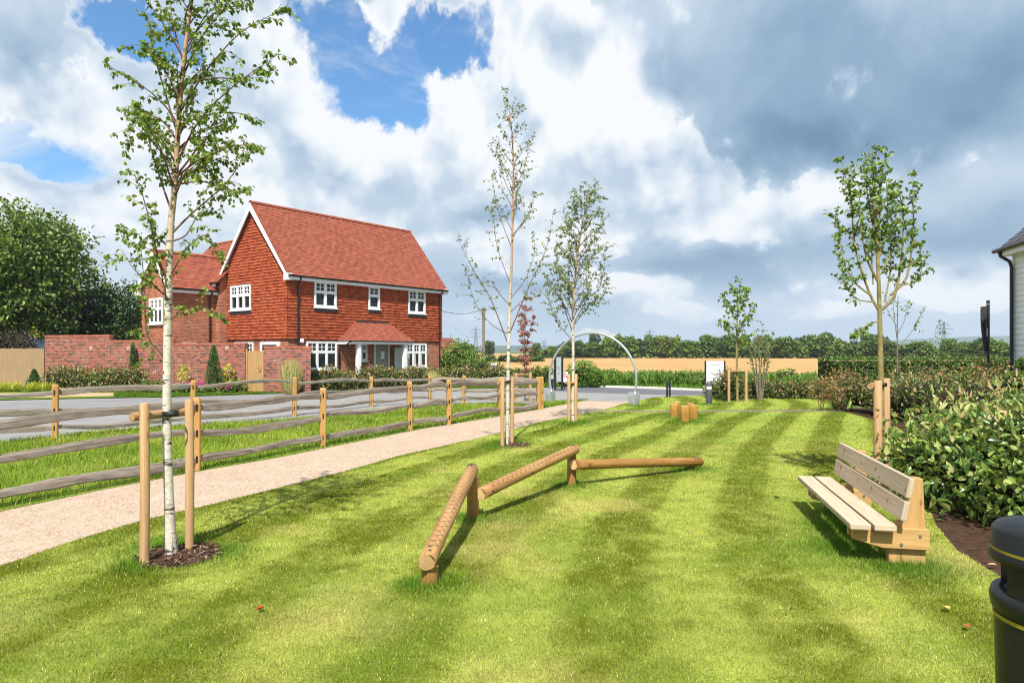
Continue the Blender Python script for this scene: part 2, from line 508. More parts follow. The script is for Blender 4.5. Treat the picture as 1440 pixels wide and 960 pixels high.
# ---------------------------------------------------------------- ground sheets
PATH_LAWN = [(-5.15, -8), (-5.1, 0), (-4.95, 4.5)] + [tuple(G(*p)[:2]) for p in
    [(0, 798), (100, 763), (200, 733), (300, 710), (400, 685), (480, 665), (560, 642), (672, 617), (763, 593.5), (845, 577.5), (890, 565)]]
PATH_FENCE = [(-7.6, -8), (-7.55, 0), (-7.2, 4.5)] + [tuple(G(*p)[:2]) for p in
    [(0, 720), (140, 690), (280, 663), (400, 642), (508, 620), (600, 602), (700, 586), (760, 575), (827, 562.7)]]
ROAD_NEAR_L = [tuple(G(*p)[:2]) for p in [(0, 622), (133, 606.5), (283, 597), (400, 590), (476, 584.5), (530, 577.5), (602, 570.5), (657, 569), (740, 566), (827, 562.7)]]
ROAD_NEAR_L = [(-16.2, -8), (-13.2, 8)] + ROAD_NEAR_L
ROAD_NEAR_R = [tuple(G(*p)[:2]) for p in [(890, 565), (921, 559), (955, 557.2), (1000, 556.5), (1040, 556)]] + [(30, 30.5), (90, 29)]
ROAD_FAR = [(-60, 10)] + [tuple(G(*p)[:2]) for p in [(-330, 571), (0, 563), (120, 560.5), (240, 558.5), (330, 555.5), (390, 553.5), (440, 551), (518, 549), (620, 547.2), (700, 546), (760, 545), (813, 543.6), (903, 546), (988, 549.5), (1040, 551)]] + [(30, 34.6), (90, 33)]
LAWN_R = [tuple(G(*p)[:2]) for p in [(1168, 560), (1166, 574)]] + [(10.35, 20.5), (9.75, 17.6), (8.4, 14.2), (7.0, 11.6)] + \
         [tuple(G(*p)[:2]) for p in [(1303, 705), (1316, 740), (1345, 775), (1405, 812)]] + [(4.05, 4.5), (4.3, 0), (4.3, -8)]
LAWN = PATH_LAWN + ROAD_NEAR_R[:4] + [tuple(G(1040, 559)[:2])] + LAWN_R
VERGE = PATH_FENCE + ROAD_NEAR_L[::-1][1:]

def xedge(Y):
    ys = np.array([p[1] for p in PATH_LAWN]); xs = np.array([p[0] for p in PATH_LAWN])
    # smooth slope: moving average of the surveyed edge
    return (np.interp(Y - 1.5, ys, xs) + np.interp(Y, ys, xs) + np.interp(Y + 1.5, ys, xs)) / 3

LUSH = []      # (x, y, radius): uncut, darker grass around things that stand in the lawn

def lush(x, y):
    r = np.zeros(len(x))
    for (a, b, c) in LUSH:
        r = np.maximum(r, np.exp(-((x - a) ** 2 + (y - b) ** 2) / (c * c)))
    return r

def lawn_tint(x, y, fine=True):
    """colour of the grass: mowing stripes, dry and lush patches"""
    s = (x - xedge(y)) * .93 - .30 * sstep(13, 6, y)
    wob = (fbm(x * .5, y * .25, 31, 2) - .5) * .16
    st = np.sin((s + wob - 2.9) / 1.25 * 2 * np.pi + np.pi / 2)
    st = np.tanh(st * 4.5) * .5 + .5
    pat = fbm(x * .9, y * .9, 3, 4); pat2 = fbm(x * 3.2, y * 3.2, 9, 3); big = fbm(x * .22, y * .22, 17, 3); pat3 = fbm(x * 10, y * 10, 13, 3)
    dark = np.array([.165, .205, .012]); light = np.array([.455, .510, .105])
    fa = sstep(6, 13, y)
    f = .40 + (.62 + .28 * fa) * (st - .45) + (pat - .5) * (.68 - .05 * fa) + (pat2 - .5) * .75 + (pat3 - .5) * 1.5 + (big - .5) * (.35 - .2 * fa)
    f = np.clip(f, 0, 1)[:, None]
    c = dark * (1 - f) + light * f
    dry = sstep(.56, .74, fbm(x * .8 + 40, y * .8, 23, 4))[:, None] * sstep(20, 8, y)[:, None] * .55
    c = c * (1 - dry) + np.array([.58, .51, .18]) * dry
    gr = sstep(.54, .70, fbm(x * 1.1, y * 1.1 + 70, 29, 4))[:, None] * .38
    c = c * (1 - gr) + np.array([.19, .31, .032]) * gr
    far = sstep(12, 22, y)[:, None] * .30
    c = c * (1 - far) + c * np.array([.86, 1.12, 1.0]) * far
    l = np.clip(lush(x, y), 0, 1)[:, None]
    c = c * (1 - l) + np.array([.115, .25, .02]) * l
    return c

def sheet(name, poly, z, mat, kind='structure'):
    mb = MB()
    pts = [(p[0], p[1], z) for p in poly]
    mb.face(pts, [(p[0], p[1]) for p in poly])
    o = mb.build(name, mat)
    bm = bmesh.new(); bm.from_mesh(o.data)
    bmesh.ops.triangulate(bm, faces=bm.faces[:])
    for f in bm.faces:
        if f.normal.z < 0: f.normal_flip()
    bm.to_mesh(o.data); bm.free()
    tag(o, kind=kind)
    return o

def tinted_sheet(name, poly, z, mat, tint, step):
    """lawn sheet: fine grid clipped to the outline, with the grass colour per vertex"""
    xs = [p[0] for p in poly]; ys = [p[1] for p in poly]
    o = sheet(name, poly, z, mat)
    bm = bmesh.new(); bm.from_mesh(o.data)
    k = math.floor(min(xs) / step) * step
    while k < max(xs):
        g = bm.verts[:] + bm.edges[:] + bm.faces[:]
        bmesh.ops.bisect_plane(bm, geom=g, plane_co=(k, 0, 0), plane_no=(1, 0, 0)); k += step
    k = math.floor(min(ys) / step) * step
    while k < max(ys):
        g = bm.verts[:] + bm.edges[:] + bm.faces[:]
        bmesh.ops.bisect_plane(bm, geom=g, plane_co=(0, k, 0), plane_no=(0, 1, 0)); k += step
    bm.to_mesh(o.data); bm.free()
    co = np.empty(len(o.data.vertices) * 3, np.float32); o.data.vertices.foreach_get('co', co); co = co.reshape(-1, 3)
    c4 = np.ones((len(co), 4), np.float32); c4[:, :3] = tint(co[:, 0].astype(float), co[:, 1].astype(float))
    at = o.data.color_attributes.new('tint', 'FLOAT_COLOR', 'POINT'); at.data.foreach_set('color', c4.ravel())
    return o

def mat_turf(name, k=.62):
    m, t = newmat(name)
    a = t.n('ShaderNodeAttribute', attribute_name='tint').outputs['Color']
    tc = t.n('ShaderNodeTexCoord').outputs['Object']
    n = t.noise(tc, 55, 5, .7); n2 = t.noise(tc, 9, 3, .6)
    c = t.mix(t.sm(n, .35, .7), t.mix(1.0, a, (.55, .60, .45), 'MULTIPLY'), t.mix(1.0, a, (1.1, 1.05, 1.0), 'MULTIPLY'))
    c = t.mix(t.sm(n2, .4, .75, 0, .2), c, (.16, .13, .05))
    t.out(c, .9, t.bump(n, .8, .03), .1)
    return m

def mat_blade(name, tr_fac=.28):
    m, t = newmat(name)
    a = t.n('ShaderNodeAttribute', attribute_name='tint').outputs['Color']
    r = t.n('ShaderNodeNewGeometry').outputs['Random Per Island']
    c = t.mix(1.0, a, t.ramp(r, [(0, (.42, .50, .40)), (.5, (1, 1, 1)), (.85, (1.25, 1.18, 1.2)), (1, (1.7, 1.5, 1.9))]), 'MULTIPLY')
    t.out(c, .6, None, .08, transl=t.mix(1.0, c, (1.0, 1.1, .6), 'MULTIPLY'), tr_fac=tr_fac)
    return m

M_TURF = mat_turf('turf'); M_BLADE = mat_blade('grass_blades')

def mat_path():
    m, t = newmat('pink_gravel')
    tc = t.n('ShaderNodeTexCoord').outputs['Object']
    v = t.n('ShaderNodeTexVoronoi'); v.inputs['Scale'].default_value = 62; t.l(tc, v.inputs['Vector'])
    n = t.noise(tc, 2.2, 5, .6); n2 = t.noise(tc, 40, 4, .65); n3 = t.noise(tc, .5, 3, .5)
    c = t.ramp(v.outputs['Color'], [(.1, (.27, .165, .11)), (.45, (.42, .32, .235)), (.8, (.50, .405, .315)), (1, (.61, .53, .45))])
    c = t.mix(t.sm(n, .4, .75, 0, .35), c, (.56, .44, .34))
    c = t.mix(t.sm(n2, .55, .75, 0, .45), c, (.40, .27, .19))
    c = t.mix(t.sm(n3, .45, .7, 0, .25), c, (.50, .38, .29))
    sp = t.noise(tc, 16, 2, .5); c = t.mix(t.sm(sp, .735, .76, 0, .75), c, (.10, .07, .05))
    n4 = t.noise(t.scale(tc, (1.0, .35, 1)), 3.0, 4, .6); c = t.mix(t.sm(n4, .5, .72, 0, .25), c, (.36, .26, .20))
    t.out(c, .92, t.bump(t.m('ADD', v.outputs['Distance'], n2), .7, .016), .15)
    return m

def mat_asphalt(name, c0, c1, crack=.2):
    m, t = newmat(name)
    tc = t.n('ShaderNodeTexCoord').outputs['Object']
    n = t.noise(tc, 120, 3, .7); n2 = t.noise(t.scale(tc, (.25, .9, 1)), 1.2, 5, .6); n3 = t.noise(tc, 9, 4, .6)
    f = t.m('ADD', t.m('MULTIPLY', n, .4), t.m('MULTIPLY', n2, .6))
    c = t.ramp(f, [(.35, c0), (.65, c1)])
    c = t.mix(t.sm(n3, .55, .75, 0, crack), c, tuple(x * .7 for x in c0))
    t.out(c, .88, t.bump(n, .3, .004), .2)
    return m

def mat_earth(name, c0, c1, scale=4, bump=.5):
    m, t = newmat(name)
    tc = t.n('ShaderNodeTexCoord').outputs['Object']
    n = t.noise(tc, scale, 6, .62); n2 = t.noise(tc, scale * 11, 4, .65)
    f = t.m('ADD', t.m('MULTIPLY', n, .55), t.m('MULTIPLY', n2, .45))
    t.out(t.ramp(f, [(.36, c0), (.64, c1)]), .95, t.bump(f, bump, .03), .1)
    return m

M_EARTH = mat_earth('far_pasture', (.05, .085, .018), (.11, .16, .035), .15, .2)
M_BARK = mat_earth('bark_mulch', (.022, .012, .008), (.12, .066, .042), 14, 1.0)
M_ASPH = mat_asphalt('worn_road', (.19, .185, .18), (.265, .26, .255), .2)
M_ASPH_D = mat_asphalt('new_road', (.085, .085, .10), (.14, .14, .155))
M_KERB = mat_earth('kerb_concrete', (.50, .47, .42), (.62, .59, .54), 6, .2)

def build_ground():
    # ground: one sheet to the horizon, rising gently in the far left fields
    xs = np.concatenate([np.linspace(-4500, -400, 15), np.linspace(-340, 340, 35), np.linspace(400, 4500, 15)])
    ys = np.concatenate([[-300, -100, -40], np.linspace(-10, 400, 42), np.linspace(460, 5800, 20)])
    X, Y = np.meshgrid(xs, ys)
    Z = terrain(X, Y) - .03
    n, m = X.shape
    V = np.stack([X, Y, Z], -1).reshape(-1, 3)
    i = np.arange(n * m).reshape(n, m)
    q = np.stack([i[:-1, :-1], i[:-1, 1:], i[1:, 1:], i[1:, :-1]], -1).reshape(-1, 4)
    o = raw_mesh('ground', V, q.ravel(), np.full(len(q), 4), M_EARTH, smooth=True)
    tag(o, kind='structure')
    # wheat field
    xs = np.linspace(-150, 330, 49); ys = np.linspace(41, 430, 60)
    X, Y = np.meshgrid(xs, ys); Z = terrain(X, Y) + .02
    n, m = X.shape
    V = np.stack([X, Y, Z], -1).reshape(-1, 3); i = np.arange(n * m).reshape(n, m)
    q = np.stack([i[:-1, :-1], i[:-1, 1:], i[1:, 1:], i[1:, :-1]], -1).reshape(-1, 4)
    mt, t = newmat('ripe_wheat')
    tc = t.n('ShaderNodeTexCoord').outputs['Object']
    a = t.noise(t.scale(tc, (1, .35, 1)), .9, 6, .65); b = t.noise(t.scale(tc, (.05, .6, 1)), .5, 4, .6); g = t.noise(tc, .02, 3, .5)
    f = t.m('ADD', t.m('ADD', t.m('MULTIPLY', a, .4), t.m('MULTIPLY', b, .35)), t.m('MULTIPLY', g, .25))
    px = t.n('ShaderNodeSeparateXYZ'); t.l(tc, px.inputs[0])
    u = t.m('ADD', t.m('ADD', px.outputs[0], t.m('MULTIPLY', px.outputs[1], .22)), t.m('MULTIPLY', t.noise(tc, .03, 2, .5), 4.0))
    fr = t.m('FRACT', t.m('DIVIDE', u, 11.0)); tl = t.m('MAXIMUM', t.sm(t.m('ABSOLUTE', t.m('SUBTRACT', fr, .42)), .015, .045, 1, 0), t.sm(t.m('ABSOLUTE', t.m('SUBTRACT', fr, .60)), .015, .045, 1, 0))
    rows = t.noise(t.scale(tc, (1.6, .03, 1)), 1.0, 3, .6)
    f = t.m('SUBTRACT', t.m('ADD', f, t.m('MULTIPLY', t.m('SUBTRACT', rows, .5), .22)), t.m('MULTIPLY', tl, .16))
    t.out(t.ramp(f, [(.36, (.33, .195, .075)), (.52, (.42, .26, .108)), (.66, (.50, .325, .145))]), .95, t.bump(a, .8, .3), .1)
    tag(raw_mesh('field', V, q.ravel(), np.full(len(q), 4), mt, smooth=True), kind='structure')
    # road, worn grey near side and a darker new strip along the far kerb
    road = ROAD_NEAR_L + [ROAD_NEAR_R[0]] + ROAD_NEAR_R[1:] + ROAD_FAR[::-1]
    sheet('road', road, .000, M_ASPH)
    dark = [tuple(G(*p)[:2]) for p in [(760, 548), (813, 551.5), (903, 554), (960, 555.6), (1040, 555.2)]] + [(30, 31.0), (90, 29.6), (90, 33), (30, 34.5)] + \
           [tuple(G(*p)[:2]) for p in [(1040, 551.2), (988, 549.8), (903, 546.4), (813, 544.0)]]
    o = sheet('road_new_surface', dark, .004, M_ASPH_D)
    # left carriageway edge is darker asphalt too
    dl = [tuple(G(*p)[:2]) for p in [(-330, 590), (0, 583), (160, 573), (283, 567), (400, 561), (480, 556)]] + [tuple(G(*p)[:2]) for p in [(440, 551.3), (390, 554), (330, 556.2), (240, 559.3), (120, 562.5), (0, 567), (-330, 578)]]
    sheet('road_footway', dl, .004, mat_asphalt('footway_asphalt', (.17, .165, .17), (.235, .23, .235)))
    # kerb on the far side
    mb = MB()
    kp = ROAD_FAR[12:]
    for a, b in zip(kp[:-1], kp[1:]):
        a = Vector((a[0], a[1], 0)); b = Vector((b[0], b[1], 0))
        nrm = Vector((0, 0, 1)).cross((b - a).normalized())
        L = (b - a).length; n = max(1, round(L / 1.2))
        for k in range(n):
            p = a.lerp(b, k / n); q = a.lerp(b, (k + .985) / n)
            mb.beam(p + nrm * .1 + Vector((0, 0, .0)), q + nrm * .1, .2, .2)
    tag(mb.build('kerb', M_KERB, bevel=.012), kind='structure')
    # far verge behind the kerb
    far = [(p[0], p[1] + .15) for p in ROAD_FAR] + [(90, 41), (-8, 48), (-30, 48), (-60, 40)]
    o = tinted_sheet('far_verge', far, .02, M_TURF, lambda x, y: np.stack([.09 + .04 * fbm(x, y, 5), .17 + .07 * fbm(x, y, 6), .02 + 0 * x], 1), 2.0)
    # verge with the two fences, path, lawn, beds
    tag(tinted_sheet('verge', VERGE, .012, M_TURF, verge_tint, .5), kind='structure')
    path = PATH_LAWN + PATH_FENCE[::-1]
    sheet('path', path, .008, mat_path())
    tinted_sheet('lawn', LAWN, .016, M_TURF, lawn_tint, .25)
    bed = LAWN_R[1:][::-1] + [(22, 24), (30, 18), (26, 8), (14, 2), (8, -8)]
    sheet('planting_bed', bed, .010, M_BARK)
    # narrow footpath across the lawn
    f = [tuple(G(*p)[:2]) for p in [(838, 579.7), (900, 580.4), (1000, 579.9), (1100, 579.3), (1188, 579.1), (1188, 577.0), (1100, 577.2), (1000, 577.8), (900, 578.2), (846, 577.6)]]
    sheet('footpath', f, .022, mat_earth('grey_gravel', (.13, .10, .075), (.25, .20, .155), 20, .5))
    # gravel strip and paving in front of the far beds on the left
    gb = [tuple(G(*p)[:2]) for p in [(-60, 562), (60, 559.5), (170, 557.2), (170, 553), (60, 553), (-60, 554)]]
    sheet('gravel_bed', gb, .030, mat_earth('tan_gravel', (.32, .22, .12), (.52, .38, .22), 9, .5))

def terrain(X, Y):
    l = sstep(40, -60, X - (Y - 200) * .02)
    z = 1.5 * sstep(150, 420, Y) * l
    return z - 0.0

def verge_tint(x, y):
    n = fbm(x * .8, y * .8, 41, 4); n2 = fbm(x * 3, y * 3, 43, 3)
    f = np.clip(.45 + (n - .5) * 1.6 + (n2 - .5) * .8, 0, 1)[:, None]
    c = np.array([.13, .225, .016]) * (1 - f) + np.array([.32, .395, .05]) * f
    dry = sstep(.6, .75, fbm(x * 1.3, y * 1.3, 47, 3))[:, None] * .4
    return c * (1 - dry) + np.array([.33, .30, .09]) * dry

def blades(name, x, y, tint, L, W, lean, z0, mat=None, wind=(0.0, 0.0), two=False):
    n = len(x)
    th = RNG.uniform(0, 2 * np.pi, n)
    L = L * RNG.uniform(.55, 1.25, n); W = W * RNG.uniform(.7, 1.3, n)
    la = RNG.uniform(0, 2 * np.pi, n); lm = np.abs(RNG.normal(0, lean, n))
    dx = np.cos(la) * lm + wind[0]; dy = np.sin(la) * lm + wind[1]
    up = 1 / np.sqrt(1 + dx ** 2 + dy ** 2)
    P = np.stack([x, y, np.full(n, z0)], 1)
    T = np.stack([dx * up, dy * up, up], 1)
    S = np.stack([np.cos(th), np.sin(th), np.zeros(n)], 1)
    if not two:
        a = P - S * W[:, None] / 2; b = P + S * W[:, None] / 2; c = P + T * L[:, None]
        V = np.stack([a, b, c], 1).reshape(-1, 3)
        loops = np.arange(3 * n); sizes = np.full(n, 3); rep = 3
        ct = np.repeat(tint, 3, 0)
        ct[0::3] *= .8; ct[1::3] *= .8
    else:
        m = P + T * L[:, None] * .55
        T2 = T.copy(); T2[:, 2] *= .55; T2[:, :2] *= 1.7
        c = m + T2 * L[:, None] * .5
        a = P - S * W[:, None] / 2; b = P + S * W[:, None] / 2
        d = m + S * W[:, None] * .4; e = m - S * W[:, None] * .4
        V = np.stack([a, b, d, e, c], 1).reshape(-1, 3)
        k = np.arange(n)[:, None] * 5
        loops = (k + np.array([0, 1, 2, 3, 3, 2, 4])).ravel(); sizes = np.tile([4, 3], n)
        ct = np.repeat(tint, 5, 0)
    o = raw_mesh(name, V, loops, sizes, mat or M_BLADE, colors=ct)
    tag(o, kind='stuff')
    return o

def sample(poly, n):
    xs = [p[0] for p in poly]; ys = [p[1] for p in poly]
    x = RNG.uniform(min(xs), max(xs), n); y = RNG.uniform(min(ys), max(ys), n)
    k = inpoly(x, y, poly)
    return x[k], y[k]

def build_grass():
    # mown lawn: density falls with distance, blades widen to match
    X, Yv = [], []
    bands = [(3.2, 5, 11500), (5, 6.5, 9000), (6.5, 8.5, 6800), (8.5, 11, 4600), (11, 15, 2700), (15, 21, 1500), (21, 34, 800)]
    for (a, b, dn) in bands:
        hw = b * .80 + 1.2
        x0, x1 = max(-5.4, -hw), min(12.5, hw)
        n = int((x1 - x0) * (b - a) * dn)
        x = RNG.uniform(x0, x1, n); y = RNG.uniform(a, b, n)
        k = inpoly(x, y, LAWN)
        X.append(x[k]); Yv.append(y[k])
    x = np.concatenate(X); y = np.concatenate(Yv)
    fp = np.abs(y - (G(1000, 578.7)[1] + (x - 6) * .0)) < .28
    for (a, b, c) in MULCH:
        fp |= (x - a) ** 2 + (y - b) ** 2 < (c * RNG.uniform(.82, 1.0, len(x))) ** 2
    x = x[~fp]; y = y[~fp]
    t = lawn_tint(x, y)
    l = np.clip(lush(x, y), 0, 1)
    straw = RNG.random(len(x)) < .08 * (1 - l)
    t[straw] = np.array([.66, .58, .28]) * RNG.uniform(.7, 1.1, (straw.sum(), 1))
    L = (.024 + .055 * l) * (.75 + .75 * fbm(x * 7, y * 7, 61, 3)) * np.clip(.9 + (y - 6) * .02, .8, 1.3)
    W = .0054 * (np.maximum(y, 4.5) / 5) ** .78
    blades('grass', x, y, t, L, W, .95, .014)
    # longer grass between and beside the fences
    x, y = sample(VERGE, 330000)
    k = (y > 5) & (y < 31) & (np.abs(x) < y * .8 + 1.5)
    x, y = x[k], y[k]
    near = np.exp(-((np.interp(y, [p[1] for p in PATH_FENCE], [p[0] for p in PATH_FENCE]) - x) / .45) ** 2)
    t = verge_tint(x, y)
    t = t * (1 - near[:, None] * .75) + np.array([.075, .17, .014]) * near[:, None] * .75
    straw = RNG.random(len(x)) < .05
    t[straw] = np.array([.45, .40, .15])
    L = .075 + .075 * fbm(x * .9, y * .9, 71, 3)
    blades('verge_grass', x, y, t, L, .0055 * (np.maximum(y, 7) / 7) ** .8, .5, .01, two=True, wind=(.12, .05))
    # rough grass on the far side of the road
    far = [tuple(G(*p)[:2]) for p in [(800, 543.2), (903, 545.4), (988, 548.8), (1040, 550.5)]] + [(30, 34.8), (30, 38), (12, 39.5), (2, 43)]
    x, y = sample(far, 30000)
    g = fbm(x * .6, y * .6, 81, 3)[:, None]
    t = np.array([.075, .175, .012]) * (1 - g) + np.array([.16, .27, .035]) * g
    blades('roadside_grass', x, y, t, .28 + 0 * x, .03, .3, .03, two=True)
    far2 = [tuple(G(*p)[:2]) for p in [(600, 547.8), (700, 546.2), (790, 544.4)]] + [(3, 41.5), (-1, 42), (-5, 41)]
    x, y = sample(far2, 12000)
    g = fbm(x * .6, y * .6, 83, 3)[:, None]
    t = np.array([.075, .165, .012]) * (1 - g) + np.array([.16, .25, .035]) * g
    blades('far_kerb_grass', x, y, t, .16 + 0 * x, .025, .3, .03, two=True)
# ---------------------------------------------------------------- houses
def mat_brick(name, stops, mortar=(.46, .37, .30), bw=.225, bh=.075, ms=.010, stain=None, bump=.5):
    m, t = newmat(name)
    uv = t.n('ShaderNodeTexCoord').outputs['UV']
    b = t.n('ShaderNodeTexBrick'); b.offset = .5; b.squash = 1
    b.inputs['Scale'].default_value = 1.0; b.inputs['Brick Width'].default_value = bw; b.inputs['Row Height'].default_value = bh
    b.inputs['Mortar Size'].default_value = ms; b.inputs['Mortar Smooth'].default_value = .1; b.inputs['Bias'].default_value = 0.0
    b.inputs['Color1'].default_value = (0, 0, 0, 1); b.inputs['Color2'].default_value = (1, 1, 1, 1); b.inputs['Mortar'].default_value = (.5, .5, .5, 1)
    t.l(uv, b.inputs['Vector'])
    n = t.noise(uv, 14, 4, .6); big = t.noise(uv, .7, 3, .5)
    f = t.m('ADD', b.outputs['Color'], t.m('MULTIPLY', t.m('SUBTRACT', n, .5), .35))
    c = t.ramp(f, stops)
    c = t.mix(t.sm(big, .35, .75, 0, .28), c, tuple(x * .75 for x in stops[len(stops) // 2][1]))
    c = t.mix(b.outputs['Fac'], c, mortar)
    if stain:
        s = t.noise(t.scale(uv, (2.6, 1.5, 1)), 1.0, 5, .7)
        c = t.mix(t.sm(s, .62, .70, 0, .8), c, stain)
        s2 = t.noise(t.scale(uv, (.8, .9, 1)), 1.0, 3, .6)
        c = t.mix(t.sm(s2, .45, .7, 0, .10), c, stain)
    t.out(c, .88, t.bump(t.m('SUBTRACT', t.m('MULTIPLY', n, .3), b.outputs['Fac']), bump, .008), .15)
    return m

M_BRICK = mat_brick('red_brick', [(0, (.13, .034, .020)), (.3, (.33, .085, .040)), (.7, (.41, .115, .052)), (1, (.48, .17, .085))], (.36, .25, .18))
M_BRICK_G = mat_brick('weathered_brick', [(0, (.045, .028, .028)), (.25, (.11, .042, .034)), (.45, (.28, .070, .044)), (.8, (.33, .082, .050)), (1, (.40, .13, .085))], (.31, .215, .165), stain=(.58, .46, .42))
M_CLAD = mat_brick('clay_hung_tiles', [(0, (.22, .046, .022)), (.35, (.315, .068, .030)), (.7, (.36, .080, .034)), (1, (.40, .105, .045))], (.16, .03, .015), .17, 10.0, .004, bump=.15)
M_ROOF = mat_brick('clay_roof_tiles', [(0, (.225, .066, .043)), (.35, (.275, .080, .050)), (.75, (.31, .092, .057)), (1, (.345, .110, .070))], (.15, .045, .03), .17, 10.0, .004, bump=.2)
M_WHITE = mat_plain('white_paint', (.80, .80, .80), .35, .4, var=.03, bump=.02)
M_BLACKP = mat_plain('black_plastic', (.012, .012, .013), .35, .5, var=.2)
M_LEAD = mat_plain('dark_lead', (.045, .047, .055), .5, .4, var=.3)
M_DOORP = mat_plain('grey_door_paint', (.27, .26, .23), .45, .4, var=.05)
M_NOTICE = mat_plain('white_card', (.75, .76, .78), .6, .2, var=.03)

def mat_glass(name='window_glass'):
    m, t = newmat(name)
    tc = t.n('ShaderNodeTexCoord').outputs['Object']
    n = t.noise(tc, 1.4, 3, .5)
    c = t.ramp(n, [(.35, (.006, .008, .010)), (.65, (.028, .032, .034))])
    t.out(c, .05, t.bump(t.noise(tc, 2.0, 2, .5), .02, .02), .35)
    return m
M_GLASS = mat_glass()
M_CURTAIN = mat_plain('pale_curtain', (.55, .53, .48), .8, .1, var=.15)

def window(root, T, u0, u1, z0, z1, lights=3, trans=.36, out=.0, bars='top', sill=True, proud=.05, lead=False, curtain=0):
    """T(u, out, z) -> local point. Frame, mullions and bars in one mesh; pane and sill are its children."""
    mb = MB()
    def bx(a0, a1, b0, b1, d0, d1):
        P = [T(u, d, z) for u in (a0, a1) for d in (d0, d1) for z in (b0, b1)]
        ids = mb.add(P)
        for f in ((0, 1, 3, 2), (4, 6, 7, 5), (0, 4, 5, 1), (2, 3, 7, 6), (0, 2, 6, 4), (1, 5, 7, 3)):
            mb.idx([ids[k] for k in f], [(0, 0), (1, 0), (1, 1), (0, 1)])
    o0, o1 = out, out + proud
    fw = .075
    bx(u0, u0 + fw, z0, z1, o0, o1); bx(u1 - fw, u1, z0, z1, o0, o1)
    bx(u0 + fw, u1 - fw, z1 - fw, z1, o0, o1); bx(u0 + fw, u1 - fw, z0, z0 + fw, o0, o1)
    iw = (u1 - u0 - 2 * fw)
    zt = z1 - fw - (z1 - z0 - 2 * fw) * trans
    for k in range(lights):
        a = u0 + fw + iw * k / lights; b = u0 + fw + iw * (k + 1) / lights
        if k: bx(a - .04, a + .04, z0 + fw, z1 - fw, o0, o1 - .004)
        a2 = a + (.04 if k else 0); b2 = b - (.04 if k < lights - 1 else 0)
        c = .035
        e1 = o1 - .012
        bx(a2, b2, zt - .035, zt + .035, o0, e1)
        for (za, zb) in ((z0 + fw, zt - .035), (zt + .035, z1 - fw)):
            bx(a2, a2 + c, za, zb, o0, e1 - .003); bx(b2 - c, b2, za, zb, o0, e1 - .003)
            bx(a2 + c, b2 - c, za, za + c, o0, e1 - .003); bx(a2 + c, b2 - c, zb - c, zb, o0, e1 - .003)
        m = (a2 + b2) / 2
        bx(m - .013, m + .013, zt + .035 + c, z1 - fw - c, o0, e1 - .006)
        zz = (zt + .035 + z1 - fw) / 2
        bx(a2 + c, m - .013, zz - .013, zz + .013, o0, e1 - .008); bx(m + .013, b2 - c, zz - .013, zz + .013, o0, e1 - .008)
        if bars == 'all':
            bx(m - .013, m + .013, z0 + fw + c, zt - .035 - c, o0, e1 - .006)
    w = mb.build('window', M_WHITE, root)
    p = MB(); d = out + .012
    p.face([T(u0 + fw, d, z0 + fw), T(u1 - fw, d, z0 + fw), T(u1 - fw, d, z1 - fw), T(u0 + fw, d, z1 - fw)])
    p.build('pane', M_GLASS, w)
    if curtain:
        for k in range(curtain):
            p = MB(); a = u0 + fw + iw * (k + .18) / curtain; d = out + .016
            p.face([T(a, d, z0 + fw + .04), T(a + iw / curtain * .24, d, z0 + fw + .04), T(a + iw / curtain * .2, d, zt - .07), T(a, d, zt - .07)])
            p.build('curtain', M_CURTAIN, w)
    if sill:
        mb = MB(); bx(u0 - .04, u1 + .04, z0 - .06, z0 - .002, out - .01, out + proud + .06)
        mb.build('sill', M_WHITE, w)
    if lead:
        mb = MB(); bx(u0 - .02, u1 + .02, z0 - .20, z0 - .065, out - .03, out + .085)
        mb.build('apron', M_LEAD, w)
    return w

def courses(mb, T, rows, z0, g, ival, out, lift, holes=(), slope=None):
    """rows of overlapping tiles: each a tilted strip with a butt edge. ival(zmid)->(u0,u1). T(u, out, z)"""
    for r in range(rows):
        a = z0 + r * g; b = a + g
        u0, u1 = ival((a + b) / 2, a, b)
        if u1 - u0 < .05: continue
        segs = [(u0, u1)]
        for (h0, h1, hz0, hz1) in holes:
            if min(b, hz1) - max(a, hz0) > g * .45:
                ns = []
                for (s0, s1) in segs:
                    if h0 > s0: ns.append((s0, min(s1, h0)))
                    if h1 < s1: ns.append((max(s0, h1), s1))
                segs = [q for q in ns if q[1] - q[0] > .02]
        sh = random.random() * 3
        for (s0, s1) in segs:
            n = max(1, int((s1 - s0) / .5))
            for k in range(n):
                p = s0 + (s1 - s0) * k / n; q = s0 + (s1 - s0) * (k + 1) / n
                j0 = lift * (1 + .25 * math.sin(p * 7 + r * 2.1)); j1 = lift * (1 + .25 * math.sin(q * 7 + r * 2.1))
                uv = [(p + sh, r * 10 + 1 + .0), (q + sh, r * 10 + 1), (q + sh, r * 10 + 9), (p + sh, r * 10 + 9)]
                mb.face([T(p, out + j0, a), T(q, out + j1, a), T(q, out + .002, b + g * .02), T(p, out + .002, b + g * .02)], uv)
                mb.face([T(p, out - .004, a), T(q, out - .004, a), T(q, out + j1, a), T(p, out + j0, a)], uv)

